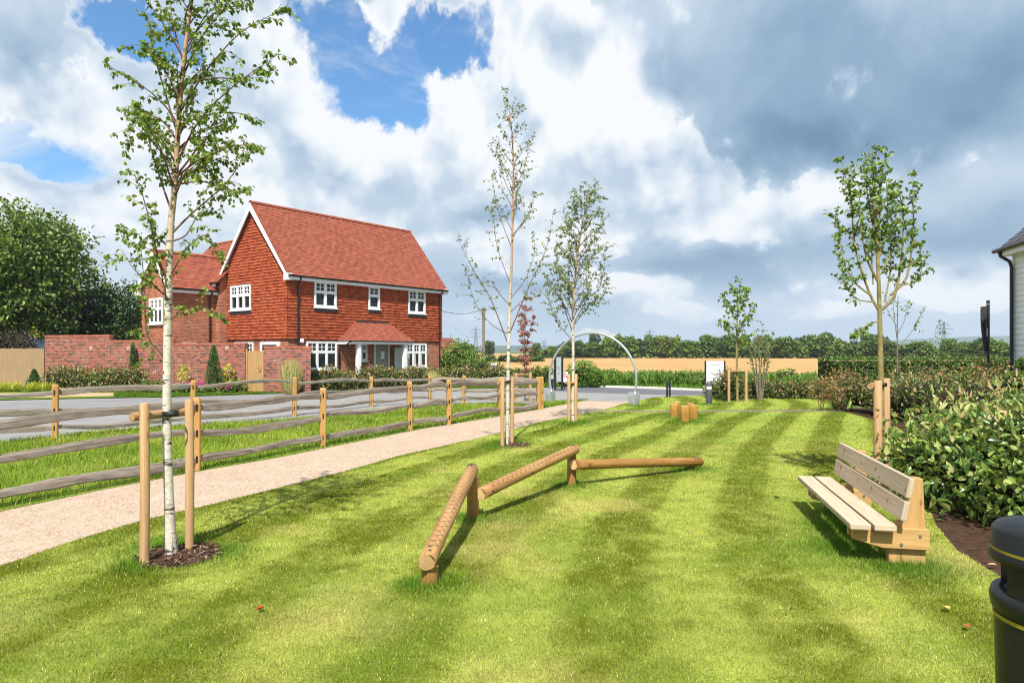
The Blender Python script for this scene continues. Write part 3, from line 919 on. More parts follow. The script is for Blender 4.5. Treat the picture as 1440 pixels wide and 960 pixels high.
def gable_block(root, T, L, Wd, ez, rz, oe=.32, ov=.25, names=('roof',), gauge=.165, barge0=True, barge1=True, fascia=True, wallmat=None, zb=0.0):
    """T(x, y, z): x along the ridge 0..L, y across 0..Wd. Brick walls, tiled roof, bargeboards, fascia, gutter."""
    wallmat = wallmat or M_BRICK
    mid = Wd / 2
    k = (rz - ez) / (mid + oe)            # roof slope
    wz = ez + k * oe - .12                # wall plate
    mb = MB()
    def quad(P, uv): mb.face([T(*p) for p in P], uv)
    quad([(0, 0, zb), (L, 0, zb), (L, 0, wz), (0, 0, wz)], [(0, zb), (L, zb), (L, wz), (0, wz)])
    quad([(L, Wd, zb), (0, Wd, zb), (0, Wd, wz), (L, Wd, wz)], [(0, zb), (L, zb), (L, wz), (0, wz)])
    for x in (0, L):
        quad([(x, 0, zb), (x, Wd, zb), (x, Wd, wz), (x, mid, rz - .12), (x, 0, wz)], [(0, zb), (Wd, zb), (Wd, wz), (mid, rz), (0, wz)])
    mb.build('wall', wallmat, root)
    # roof: two slopes of tile courses over a deck
    mb = MB()
    sl = math.hypot(mid + oe, rz - ez); n = round(sl / gauge); g = sl / n
    nx = (rz - ez) / sl; nz = (mid + oe) / sl     # slope normal (y, z)
    for side in (0, 1):
        def TS(u, o, s, side=side):
            y = -oe + (mid + oe) * s / sl - nx * o; z = ez + (rz - ez) * s / sl + nz * o
            if side: y = Wd - y
            return T(u, y, z)
        courses(mb, TS, n, 0, g, lambda zm, a, b: (-ov, L + ov), .03, .028)
        mb.face([TS(-ov, 0, -.02), TS(L + ov, 0, -.02), TS(L + ov, 0, sl), TS(-ov, 0, sl)], [(0, 1), (L, 1), (L, 9), (0, 9)])
        for u in (-ov, L + ov):
            mb.face([TS(u, 0, -.02), TS(u, .035, -.02), TS(u, .035, sl), TS(u, 0, sl)], [(0, 1), (.1, 1), (.1, 9), (0, 9)])
    roof = mb.build('roof', M_ROOF, root)
    mb = MB()
    nseg = max(1, int((L + 2 * ov) / .45))
    for s in range(nseg):
        a = -ov + (L + 2 * ov) * s / nseg; b = -ov + (L + 2 * ov) * (s + .985) / nseg
        prof = [(-.13, -.045), (-.085, .035), (0, .075), (.085, .035), (.13, -.045)]
        for (y0, q0), (y1, q1) in zip(prof[:-1], prof[1:]):
            mb.face([T(a, mid + y0, rz + .03 + q0), T(b, mid + y0, rz + .03 + q0), T(b, mid + y1, rz + .03 + q1), T(a, mid + y1, rz + .03 + q1)], [(a, 1), (b, 1), (b, 2), (a, 2)])
    mb.build('ridge_tiles', M_ROOF, roof)
    # bargeboards on the verges
    for x, use in ((-ov, barge0), (L + ov, barge1)):
        if not use: continue
        for side in (0, 1):
            mb = MB(); s = -1 if x < 0 else 1
            def TY(y, z): return (Wd - y if side else y), z
            bh = .24
            for (d0, d1) in ((s * .0, s * .035),):
                a = (-oe - .03, ez - .05); b = (mid, rz - .02)
                P = []
                for d in (d0, d1):
                    for (yy, zz) in (a, b, (b[0], b[1] - bh / nz), (a[0], a[1] - bh * .75)):
                        y2, z2 = TY(yy, zz); P.append(T(x + d, y2, z2))
                ids = mb.add(P)
                for f in ((0, 1, 2, 3), (4, 7, 6, 5), (0, 4, 5, 1), (3, 2, 6, 7), (0, 3, 7, 4)):
                    mb.idx([ids[i] for i in f], [(0, 0), (1, 0), (1, 1), (0, 1)])
            # soffit under the verge
            y0, z0_ = TY(-oe, ez - .03); y1, z1_ = TY(mid, rz - .03)
            xa = 0 if x < 0 else L
            mb.face([T(x, y0, z0_), T(x, y1, z1_), T(xa, y1, z1_), T(xa, y0, z0_)])
            # boxed foot of the bargeboard
            ya, _ = TY(-oe - .03, 0); yb, _ = TY(.0, 0)
            zl = ez - .05 - bh * .75
            P = [T(xx, yy, zz) for xx in (x, xa) for yy in (ya, yb) for zz in (zl, ez + .1)]
            ids = mb.add(P)
            for f in ((0, 1, 3, 2), (4, 6, 7, 5), (0, 4, 5, 1), (2, 3, 7, 6), (0, 2, 6, 4)):
                mb.idx([ids[i] for i in f], [(0, 0), (1, 0), (1, 1), (0, 1)])
            mb.build('bargeboard', M_WHITE, root)
    if fascia:
        for side in (0, 1):
            mb = MB(); gm = MB()
            def TY(y): return Wd - y if side else y
            zz0, zz1 = ez - .20, ez - .02
            mb.face([T(0, TY(-oe), zz0), T(L, TY(-oe), zz0), T(L, TY(-oe), zz1), T(0, TY(-oe), zz1)])
            mb.face([T(0, TY(-oe), zz0), T(L, TY(-oe), zz0), T(L, TY(0), zz0), T(0, TY(0), zz0)])
            mb.build('fascia', M_WHITE, root)
            prof = [(-oe - .012, ez + .015), (-oe - .02, ez - .045), (-oe - .06, ez - .07), (-oe - .10, ez - .045), (-oe - .11, ez + .015)]
            for (y0, q0), (y1, q1) in zip(prof[:-1], prof[1:]):
                gm.face([T(-ov, TY(y0), q0), T(L + ov, TY(y0), q0), T(L + ov, TY(y1), q1), T(-ov, TY(y1), q1)])
            gm.build('gutter', M_BLACKP, root)
    return roof, wz, k

def downpipe(root, T, u, out, ztop, zbot, oe=.32):
    mb = MB()
    mb.tube([T(u, oe + .06, ztop), T(u, oe + .02, ztop - .12), T(u, out + .06, ztop - .34), T(u, out + .05, ztop - .5), T(u, out + .05, zbot)], .042, 8)
    for z in (ztop - .9, (ztop + zbot) / 2, zbot + .5):
        mb.tube([T(u, out + .05, z), T(u, out + .05, z + .05)], .056, 8)
    return mb.build('downpipe', M_BLACKP, root)

HC = A(405, 33.3)                     # near corner of the main block
HR = math.atan2(.792, .61)

def build_house():
    root = empty('brick_house', HC, HR)
    tag(root, 'two storey red brick house with orange hung tiles and a steep clay tiled roof', 'house')
    I = lambda x, y, z: Vector((x, y, z))
    L, W = 10.55, 5.66
    EZ, RZ = 5.57, 9.40
    roof, wz, k = gable_block(root, I, L, W, EZ, RZ)
    F = lambda u, o, z: Vector((u, -o, z))          # front
    Gb = lambda u, o, z: Vector((-o, u, z))         # near gable
    # hung tiles on the upper storey
    g = .148; zb = 2.57
    fh = [(1.42, 2.80, 4.12, 5.45), (4.88, 5.70, 4.20, 5.45), (7.80, 9.18, 4.10, 5.45)]
    mb = MB()
    courses(mb, F, 20, zb, g, lambda zm, a, b: (-.07, L + .05), .06, .036, fh)
    mb.face([F(-.06, .0, zb), F(L + .05, .0, zb), F(L + .05, .085, zb), F(-.06, .085, zb)], [(0, 1), (L, 1), (L, 1.2), (0, 1.2)])
    mb.build('tile_cladding', M_CLAD, root)
    mb = MB()
    def iv(zm, a, b):
        lo = max(0, (b - EZ) / k - .32 - .02) if b > EZ + .3 else 0
        return ((-.07 if lo == 0 else lo), (W + .05 if lo == 0 else W - lo))
    courses(mb, Gb, 46, zb, g, iv, .06, .036, [(3.00, 4.90, 4.03, 5.36)])
    mb.face([Gb(-.06, .0, zb), Gb(W + .05, .0, zb), Gb(W + .05, .085, zb), Gb(-.06, .085, zb)], [(0, 1), (L, 1), (L, 1.2), (0, 1.2)])
    mb.build('tile_cladding', M_CLAD, root)
    for (a, b, c, d), n in zip(fh, (2, 1, 2)):
        window(root, F, a + .02, b - .02, c + .03, d - .02, n, .40, .035, lead=True, curtain=0, proud=.085)
    window(root, Gb, 3.02, 4.88, 4.07, 5.33, 3, .40, .035, lead=True, proud=.085)
    # ground floor
    window(root, F, 1.02, 2.87, 1.05, 2.44, 3, .36, .0)
    window(root, F, 4.44, 4.86, 1.45, 2.36, 1, .42, .0)
    window(root, F, 7.70, 9.34, 1.05, 2.40, 3, .36, .0, curtain=3)
    window(root, Gb, 2.9, 4.6, 1.0, 2.42, 3, .36, .0)
    mb = MB(); mb.box(Gb(1.45, .03, 1.2), (.06, 1.62, 2.44), wall=True)
    d = mb.build('door', M_WHITE, root)
    mb = MB(); mb.face([Gb(.85, .064, 2.0), Gb(2.05, .064, 2.0), Gb(2.05, .064, 2.28), Gb(.85, .064, 2.28)]); mb.build('pane', M_GLASS, d)
    # front door under the canopy
    mb = MB(); mb.box(F(5.86, .03, 1.17), (.92, .06, 2.34)); d = mb.build('front_door', M_DOORP, root, bevel=.006)
    mb = MB()
    for x in (5.36, 6.36): mb.box(F(x, .04, 1.2), (.08, .09, 2.4))
    mb.box(F(5.86, .04, 2.385), (.92, .09, .07)); mb.build('door_frame', M_WHITE, d)
    mb = MB(); mb.box(F(5.92, .066, 1.75), (.23, .01, .44)); mb.build('notice', M_NOTICE, d)
    mb = MB(); mb.box(F(5.92, .068, 2.0), (.16, .012, .05)); mb.build('door_knocker', M_BLACKP, d); mb = MB(); mb.box(F(5.92, .068, 1.50), (.16, .012, .05)); mb.build('letter_plate', M_BLACKP, d)
    mb = MB(); mb.box(F(.72, .06, 2.47), (.22, .11, .2)); mb.build('alarm_box', M_NOTICE, root, bevel=.02)
    # canopy
    x0, x1, q, ze, zt = 2.85, 7.35, 1.05, 2.50, 3.50
    r0, r1 = 4.0, 6.35
    mb = MB()
    n = 9
    for r in range(n):
        a, b = r / n, (r + 1) / n
        def ln(s, j):      # front edge at height fraction s
            z = ze + (zt - ze) * s + j * .7; o = .085 + (q - .085) * (1 - s) + j * .7
            return x0 + (r0 - x0) * s, x1 + (r1 - x1) * s, o, z
        l0, h0, o0, zz0 = ln(a, .025); l1, h1, o1, zz1 = ln(b, .0)
        sh = random.random() * 3
        for i in range(9):
            f0, f1 = i / 9, (i + 1) / 9
            p0 = l0 + (h0 - l0) * f0; p1 = l0 + (h0 - l0) * f1; p2 = l1 + (h1 - l1) * f1; p3 = l1 + (h1 - l1) * f0
            mb.face([F(p0, o0, zz0), F(p1, o0, zz0), F(p2, o1, zz1), F(p3, o1, zz1)], [(p0 + sh, 1), (p1 + sh, 1), (p2 + sh, 9), (p3 + sh, 9)])
        mb.face([F(l0, o0 - .03, zz0 - .02), F(h0, o0 - .03, zz0 - .02), F(h0, o0, zz0), F(l0, o0, zz0)], [(0, 1), (h0, 1), (h0, 2), (0, 2)])
        mb.face([F(l0, .06, zz0), F(l0, o0, zz0), F(l1, o1, zz1), F(l1, .06, zz1)], [(0, 1), (o0, 1), (o1, 9), (0, 9)])
        mb.face([F(h0, o0, zz0), F(h0, .06, zz0), F(h1, .06, zz1), F(h1, o1, zz1)], [(0, 1), (o0, 1), (o1, 9), (0, 9)])
    mb.face([F(x0, .0, ze - .0), F(x1, .0, ze), F(x1, q, ze), F(x0, q, ze)], [(0, 1)] * 4)
    c = mb.build('canopy_roof', M_ROOF, root)
    mb = MB()
    mb.box(F((r0 + r1) / 2, .10, zt + .02), (r1 - r0, .10, .05)); mb.build('flashing', M_LEAD, c)
    mb = MB()
    mb.box(F((x0 + x1) / 2, q - .08, ze - .09), (x1 - x0 - .1, .1, .17)); mb.box(F(x0 + .1, q / 2 - .08, ze - .09), (.1, q - .18, .17)); mb.box(F(x1 - .1, q / 2 - .08, ze - .09), (.1, q - .18, .17))
    mb.build('canopy_fascia', M_WHITE, root)
    mb = MB(); mb.beam(F(x0, q + .02, ze - .01), F(x1, q + .02, ze - .01), .07, .06); mb.build('canopy_gutter', M_BLACKP, root)
    mb = MB(); mb.tube([F(x0 + .08, q, ze - .05), F(x0 + .02, q - .25, ze - .2), F(x0 + .1, .1, ze - .42), F(x0 + .1, .06, 0)], .04, 8); mb.build('downpipe', M_BLACKP, root)
    for x in (3.55, 6.78):
        mb = MB(); mb.box(F(x, q - .17, 1.2), (.22, .2, 2.42)); mb.box(F(x, q - .17, .12), (.26, .24, .24)); mb.build('canopy_post', M_WHITE, root, bevel=.008)
    downpipe(root, F, .48, .085, EZ - .03, 0)
    downpipe(root, F, 10.32, .085, EZ - .03, 0)
    # rear wing stepping forward on the left, and the cross wing behind
    WX, WY, WW = -2.82, W + .02, 3.0
    TW = lambda x, y, z: Vector((WX + x, WY + y, z))
    gable_block(root, TW, 3.4, WW, 5.08, 7.05, .25, .22, barge1=False)
    WF = lambda u, o, z: Vector((WX + u, WY - o, z)); WG = lambda u, o, z: Vector((WX - o, WY + u, z))
    window(root, WG, .75, 2.15, 3.35, 4.65, 3, .4, .0)
    window(root, WF, 2.42, 3.1, 3.45, 4.65, 1, .4, .0)
    mb = MB(); mb.box(WF(.95, .03, 2.28), (.7, .07, .22)); mb.build('window_head', M_WHITE, root)
    downpipe(root, WF, 2.02, .0, 5.05, 0, .25)
    TX = lambda x, y, z: Vector((-.45 + y, W - .4 + x, z))
    gable_block(root, TX, 4.9, 4.9, 5.5, 8.22, .25, .2, barge0=False)

def build_white_house():
    c = A(1425.5, 20.0)
    th = math.atan2(.97, .245)
    root = empty('weatherboard_house', c, th)
    tag(root, 'white weatherboarded house with slate roof cut off by the right edge', 'house')
    # local x runs away from the camera along the wall, far corner at x = 0; outward is +y (towards the lawn)
    F = lambda u, o, z: Vector((-u, o, z))
    L = 9.0
    mb = MB()
    mb.face([F(0, 0, 0), F(L, 0, 0), F(L, 0, 4.9), F(0, 0, 4.9)]); mb.face([F(0, 0, 0), F(0, -6, 0), F(0, -6, 4.9), F(0, -3, 7.6), F(0, 0, 4.9)])
    mb.face([F(L, 0, 0), F(L, -6, 0), F(L, -6, 4.9), F(L, -3, 7.6), F(L, 0, 4.9)])
    mb.build('wall', M_WHITE, root)
    mb = MB(); courses(mb, F, 31, .12, .155, lambda zm, a, b: (.1, L), .004, .022); mb.build('weatherboarding', M_WHITE, root)
    mb = MB(); mb.box(F(.05, .012, 2.5), (.12, .06, 4.8)); mb.build('corner_board', M_WHITE, root)
    ms = mat_brick('grey_slates', [(0, (.05, .055, .065)), (.5, (.085, .09, .105)), (1, (.12, .125, .14))], (.03, .03, .035), .25, 10.0, .005, bump=.2)
    mb = MB()
    sl = math.hypot(3.3, 3.0)
    TS = lambda u, o, s: F(u, .33 - 3.3 * s / sl + .67 * o, 4.86 + 3.0 * s / sl + .74 * o)
    courses(mb, TS, 20, 0, sl / 20, lambda zm, a, b: (-.25, L + .2), .02, .016)
    mb.face([TS(-.25, 0, 0), TS(L, 0, 0), TS(L, 0, sl), TS(-.25, 0, sl)], [(0, 1), (L, 1), (L, 9), (0, 9)])
    mb.face([TS(-.25, -.02, 0), TS(-.25, .03, 0), TS(-.25, .03, sl), TS(-.25, -.02, sl)], [(0, 1)] * 4)
    mb.build('roof', ms, root)
    mb = MB(); mb.beam(F(-.2, .30, 4.78), F(L, .30, 4.78), .03, .2); mb.beam(F(-.22, .15, 4.72), F(L, .15, 4.72), .3, .03); mb.build('fascia', M_WHITE, root)
    mb = MB(); mb.tube([F(-.28, .40, 4.86), F(L, .40, 4.86)], .06, 8); mb.build('gutter', M_BLACKP, root)
    mb = MB(); mb.tube([F(.02, .38, 4.82), F(.03, .33, 4.68), F(.10, .14, 4.52), F(.12, .10, 4.35), F(.12, .10, 0)], .05, 8); mb.build('downpipe', M_BLACKP, root)

def build_garden_wall():
    root = empty('garden_wall', (0, 0, 0))
    tag(root, 'red brick garden wall with white salt stains stepping down beside the wooden gate', 'wall')
    def seg(p, q, zt, cap=True, th=.22):
        p = Vector((p[0], p[1], 0)); q = Vector((q[0], q[1], 0))
        d = (q - p); L = d.length; d.normalize(); n = Vector((-d.y, d.x, 0))
        if n.y < 0: n = -n
        mb = MB()
        u0 = random.random() * 3
        z2 = zt - .11
        for o, fl in ((0, 0), (th, 1)):
            P = [p + n * o, q + n * o, q + n * o + Vector((0, 0, z2)), p + n * o + Vector((0, 0, z2))]
            mb.face(P, [(u0, 0), (u0 + L, 0), (u0 + L, z2), (u0, z2)])
        for a in (p, q):
            mb.face([a, a + n * th, a + n * th + Vector((0, 0, z2)), a + Vector((0, 0, z2))], [(0, 0), (th, 0), (th, z2), (0, z2)])
        w = mb.build('wall_section', M_BRICK_G, root)
        cm = MB()
        k = int(L / .078)
        for i in range(k):
            a = p + d * (L * (i + .04) / k) - n * .02 + Vector((0, 0, z2 + .001)); b = p + d * (L * (i + .93) / k) - n * .02 + Vector((0, 0, z2 + .001))
            m = (a + b) / 2 + n * (th / 2 + .02) + Vector((0, 0, .055)); M = Matrix((d, n, Vector((0, 0, 1)))).transposed()
            cm.box(m, ((b - a).length, th + .035, .11), M)
        cm.build('coping', M_COPE, w)
    a, b, c, d = A(63, 36.6), A(154, 35.4), A(244, 34.2), A(344.5, 33.0)
    seg(a, b, 2.80); seg(b, c, 2.52); seg(c, d, 2.36)
    e, f = A(371, 32.7), A(430, 32.0)
    seg(e, f, 2.20)
    # left end returns
    seg(a, a + Vector((-1.1, 4, 0)), 2.80)
    # return to the house
    seg(f, Vector((HC.x + .62, HC.y + .8, 0)), 2.20)
    g = empty('wooden_gate', (0, 0, 0)); tag(g, 'tall boarded wooden gate set in the brick garden wall', 'gate')
    mb = MB(); p, q = d + Vector((.06, .12, 0)), e + Vector((-.04, .1, 0)); n = 7
    for i in range(n):
        x = p.lerp(q, (i + .5) / n); dd = (q - p); w = dd.length / n
        M = Matrix.Rotation(math.atan2(dd.y, dd.x), 3, 'Z')
        mb.box(x + Vector((0, 0, 1.02)), (w * .96, .03, 1.9 + random.uniform(-.01, .01)), M)
    mb.build('board', M_WOODN, g)
    mb = MB()
    for z in (.35, 1.05, 1.75):
        mb = MB(); mb.beam(p + Vector((0, .04, z)), q + Vector((0, .04, z)), .03, .1); mb.build('rail', M_WOODN, g)
    mb = MB(); mb.box(p + Vector((-.03, 0, 1.03)), (.1, .12, 2.06)); mb.build('gate_post', M_WOODN, g)
    mb = MB(); mb.box(q + Vector((-.2, -.05, 1.15)), (.12, .03, .03)); mb.build('latch', M_BLACKP, g)
    # close boarded fence at the far left
    f = empty('board_fence', (0, 0, 0)); tag(f, 'tall close boarded wooden fence left of the brick wall', 'fence')
    mb = MB(); p, q = A(-230, 40.2), A(62, 36.9); dd = q - p; n = int(dd.length / .11)
    M = Matrix.Rotation(math.atan2(dd.y, dd.x) + .06, 3, 'Z')
    for i in range(n):
        mb.box(p.lerp(q, (i + .5) / n) + Vector((0, 0, 1.06 + random.uniform(-.012, .012))), (.118, .02, 2.1), M)
    mb.build('board', M_WOODP, f)
    mb = MB(); mb.beam(p + Vector((0, -.02, .12)), q + Vector((0, -.02, .12)), .03, .2); mb.build('gravel_board', M_WOODP, f)

M_COPE = mat_plain('coping_brick', (.36, .13, .085), .85, .1, var=.35, scale=3, bump=.3)
M_WOODN = mat_wood('new_softwood', (.33, .18, .065), (.50, .31, .14), .7)
M_WOODP = mat_wood('pale_fence_boards', (.25, .155, .08), (.38, .26, .15), .75)
M_STAKE = mat_wood('tree_stake_wood', (.36, .20, .085), (.55, .36, .19), .7, 1.0, 26)
M_POST = mat_wood('fence_post_wood', (.33, .17, .05), (.54, .32, .11), .7, 1.0, 24)
M_RAIL = mat_wood('weathered_rail', (.11, .085, .068), (.40, .345, .29), .85, .9, 30, .8, (.24, .185, .135))
M_LOG = mat_wood('treated_log', (.15, .065, .015), (.39, .215, .06), .6, 1.0, 14, .3)
M_LOGEND = mat_wood('log_end_grain', (.40, .24, .09), (.62, .43, .20), .7, 9, 9, .2, knots=False)
M_BENCH = mat_wood('bench_plank', (.36, .265, .175), (.58, .465, .335), .7, .8, 26, .35, (.44, .35, .26))
M_BLEG = mat_wood('bench_leg_wood', (.36, .20, .065), (.56, .355, .14), .65, .9, 18, .3)
# ---------------------------------------------------------------- fences
def post_mesh(mb, x, y, h, w=.125, lean=(0, 0)):
    a = random.uniform(-.15, .15) + .4
    M = Matrix.Rotation(a, 3, 'Z')
    n = 8
    # slightly irregular sawn post with a weathered chamfered top
    b = Vector((x, y, -.1)); t = Vector((x + lean[0], y + lean[1], h))
    hw = w / 2
    prof = [(-1, -.72), (-.72, -1), (.72, -1), (1, -.72), (1, .72), (.72, 1), (-.72, 1), (-1, .72)]
    rings = []
    L = [0, .35, .7, .96, 1.0]
    for i, f in enumerate(L):
        c = b.lerp(t, f) + Vector((random.uniform(-.006, .006), random.uniform(-.006, .006), 0))
        s = hw * (1 if i < 4 else .72)
        rings.append([c + M @ Vector((p[0] * s * random.uniform(.97, 1.03), p[1] * s * random.uniform(.97, 1.03), 0)) for p in prof])
    H = h + .1; o = random.random() * 5
    ids = [mb.add(r) for r in rings]
    for i in range(len(L) - 1):
        for k in range(n):
            k2 = (k + 1) % n
            mb.idx([ids[i][k], ids[i][k2], ids[i + 1][k2], ids[i + 1][k]],
                   [(o + H * L[i], k * .04), (o + H * L[i], k * .04 + .04), (o + H * L[i + 1], k * .04 + .04), (o + H * L[i + 1], k * .04)], 0)
    mb.idx(ids[-1], [(p[0] * .1, p[1] * .1) for p in prof], 0)

def rail_mesh(mb, p, q, h=.105, w=.05, sag=.0, seed=0, rough=1.0):
    """cleft rail: crooked, uneven section, tapered ends let into the posts"""
    rnd = random.Random(seed)
    p = Vector(p); q = Vector(q); d = q - p; Ln = d.length; d.normalize()
    sd = Vector((-d.y, d.x, 0)).normalized(); up = Vector((0, 0, 1))
    n = 22; rings = []
    a1, a2, a3 = rnd.uniform(-.06, .06), rnd.uniform(-.045, .045), rnd.uniform(0, 6)
    b1, b2 = rnd.uniform(-.02, .02), rnd.uniform(0, 6)
    prof = [(-.5, -.45), (-.15, -.55), (.3, -.5), (.5, -.2), (.45, .25), (.2, .5), (-.25, .52), (-.5, .2)]
    jit = [(rnd.uniform(.85, 1.15), rnd.uniform(.85, 1.15)) for _ in prof]
    hs = [rnd.uniform(.75, 1.2) for _ in range(8)]
    for i in range(n + 1):
        f = i / n
        c = p.lerp(q, f) + up * (rough * (a1 * math.sin(math.pi * f) + a2 * math.sin(2 * math.pi * f + .3) + .012 * math.sin(9 * f + a3)) + sag * math.sin(math.pi * f)) + sd * (b1 * math.sin(math.pi * f * 1.5 + b2))
        k = f * 7; j = min(6, int(k)); hh = h * (hs[j] * (1 - k + j) + hs[j + 1] * (k - j))
        e = min(f, 1 - f) * Ln
        tp = min(1, .62 + e / .18 * .38)
        tw = .35 * math.sin(2.2 * f + a3)
        r = []
        for (u, v), (j0, j1) in zip(prof, jit):
            y = u * w * j0 * (1 + .2 * rnd.uniform(-1, 1)); z = v * hh * j1 * tp * (1 + .05 * rnd.uniform(-1, 1))
            r.append(c + sd * (y * math.cos(tw) - z * .3 * math.sin(tw)) + up * (z * math.cos(tw * .4) + y * .4 * math.sin(tw)))
        rings.append(r)
    ids = [mb.add(r) for r in rings]; m = len(prof); o = rnd.uniform(0, 9)
    for i in range(n):
        for k in range(m):
            k2 = (k + 1) % m
            u0, u1 = o + Ln * i / n, o + Ln * (i + 1) / n
            mb.idx([ids[i][k], ids[i][k2], ids[i + 1][k2], ids[i + 1][k]], [(u0, k * .04), (u0, k * .04 + .04), (u1, k * .04 + .04), (u1, k * .04)], 0, False)
    mb.idx(ids[0][::-1], [(a * .1, b * .1) for a, b in prof]); mb.idx(ids[-1], [(a * .1, b * .1) for a, b in prof])

def fence(label, posts, rails=(1.04, .62, .2), seed=0):
    """posts: (x, y, height)"""
    c = posts[len(posts) // 2]
    root = empty('post_and_rail_fence', (0, 0, 0)); tag(root, label, 'fence', 'cleft rail fences along the path')
    for i, (x, y, h) in enumerate(posts):
        mb = MB(); post_mesh(mb, x, y, h, .125, (random.uniform(-.02, .02), random.uniform(-.02, .02)))
        p = mb.build('post', M_POST, root, bevel=.004)
        for rz in rails:                      # mortices that show as dark slots
            mm = MB(); mm.box((x, y, rz * h / 1.2), (.028, .1355, .105), Matrix.Rotation(.4, 3, 'Z'))
            mm.build('mortice', M_DARKW, p)
    for i, ((x0, y0, h0), (x1, y1, h1)) in enumerate(zip(posts[:-1], posts[1:])):
        for j, rz in enumerate(rails):
            mb = MB()
            rail_mesh(mb, (x0, y0, rz * h0 / 1.2 + random.uniform(-.025, .025)), (x1, y1, rz * h1 / 1.2 + random.uniform(-.025, .025)),
                      random.uniform(.09, .135), .055, 0, seed * 100 + i * 10 + j)
            mb.build('rail', M_RAIL, root)

M_DARKW = mat_plain('dark_hole', (.03, .02, .012), .9, .1)

def build_fences():
    def P(px, py, h): g = G(px, py); return (g.x, g.y, h)
    near = [(-7.75, 5.3, 1.2), (-6.45, 8.45, 1.2), P(277, 662, 1.2), P(454, 628, 1.21), P(576, 605.5, 1.22), P(631, 597.5, 1.2), P(703, 583.5, 1.15), P(757.5, 576, 1.10)]
    fence('post and rail fence with sawn posts beside the pink gravel path', near, seed=1)
    far = [(-13.3, 11.4, 1.2), P(77, 617, 1.22), P(271.5, 599, 1.2), P(414, 584.5, 1.18), P(522, 571.5, 1.06), P(605, 566, 1.02), P(652, 568, 1.05), P(757.5, 575.6, 1.1)]
    far[-1] = (far[-1][0] + .10, far[-1][1] + .16, 1.1)
    fence('post and rail fence beside the road, farther from the path', far, (1.02, .62, .24), seed=5)

# ---------------------------------------------------------------- trees
M_BARKW = None
def mat_birch(name, scale=1.0):
    m, t = newmat(name)
    uv = t.n('ShaderNodeTexCoord').outputs['UV']; ob = t.n('ShaderNodeTexCoord').outputs['Object']
    n = t.noise(t.scale(uv, (22, 4, 1)), 1.0, 5, .6, .4); n2 = t.noise(t.scale(ob, (9, 9, 3)), 1.0, 5, .65, .8); n3 = t.noise(ob, 30, 3, .6)
    sp = t.n('ShaderNodeSeparateXYZ'); t.l(ob, sp.inputs[0])
    c = t.ramp(n3, [(.3, (.42, .36, .27)), (.6, (.62, .57, .49))])
    hi = t.sm(sp.outputs[2], 2.2, 4.2)
    c = t.mix(hi, c, (.42, .25, .15))
    c = t.mix(t.sm(n, .555, .61, 0, .92), c, (.03, .024, .02))
    base = t.sm(sp.outputs[2], .05, .75, .12, 0.0)
    k = t.sm(t.m('ADD', n2, base), .60, .66)
    c = t.mix(k, c, (.05, .04, .03))
    lich = t.noise(ob, 7, 4, .6)
    c = t.mix(t.sm(lich, .52, .68, 0, .55), c, (.26, .25, .08))
    t.out(c, .75, t.bump(n, .3, .008), .2)
    return m
M_BIRCH = mat_birch('birch_bark')
M_TWIG = mat_plain('twig_bark', (.15, .085, .06), .75, .2, var=.3)
M_GTWIG = mat_plain('olive_bark', (.23, .19, .075), .75, .2, var=.35, scale=12)
M_GREYB = mat_plain('grey_bark', (.17, .14, .105), .85, .15, var=.3)
M_LEAF_BIRCH = mat_leaf('birch_leaves', [(0, (.045, .085, .010)), (.5, (.085, .140, .016)), (1, (.150, .205, .030))], .42, (.24, .34, .02), .33)
M_LEAF_THIN = mat_leaf('pale_birch_leaves', [(0, (.060, .085, .022)), (.5, (.105, .140, .035)), (1, (.175, .205, .060))], .45, (.24, .32, .04), .33)
M_LEAF_PEAR = mat_leaf('pear_leaves', [(0, (.040, .080, .010)), (.5, (.085, .145, .016)), (1, (.17, .24, .035))], .35, (.26, .36, .03), .3)
M_LEAF_RED = mat_leaf('withered_leaves', [(0, (.13, .04, .035)), (.6, (.21, .07, .06)), (1, (.24, .14, .07))], .6, (.25, .1, .06), .2)

def curve_pts(pts, n):
    """Catmull-Rom through Vectors"""
    P = [pts[0] * 2 - pts[1]] + list(pts) + [pts[-1] * 2 - pts[-2]]
    out = []
    segs = len(pts) - 1
    for i in range(segs):
        p0, p1, p2, p3 = P[i:i + 4]
        k = max(1, n // segs)
        for j in range(k):
            t = j / k
            out.append(.5 * ((2 * p1) + (-p0 + p2) * t + (2 * p0 - 5 * p1 + 4 * p2 - p3) * t * t + (-p0 + 3 * p1 - 3 * p2 + p3) * t ** 3))
    out.append(pts[-1].copy())
    return out

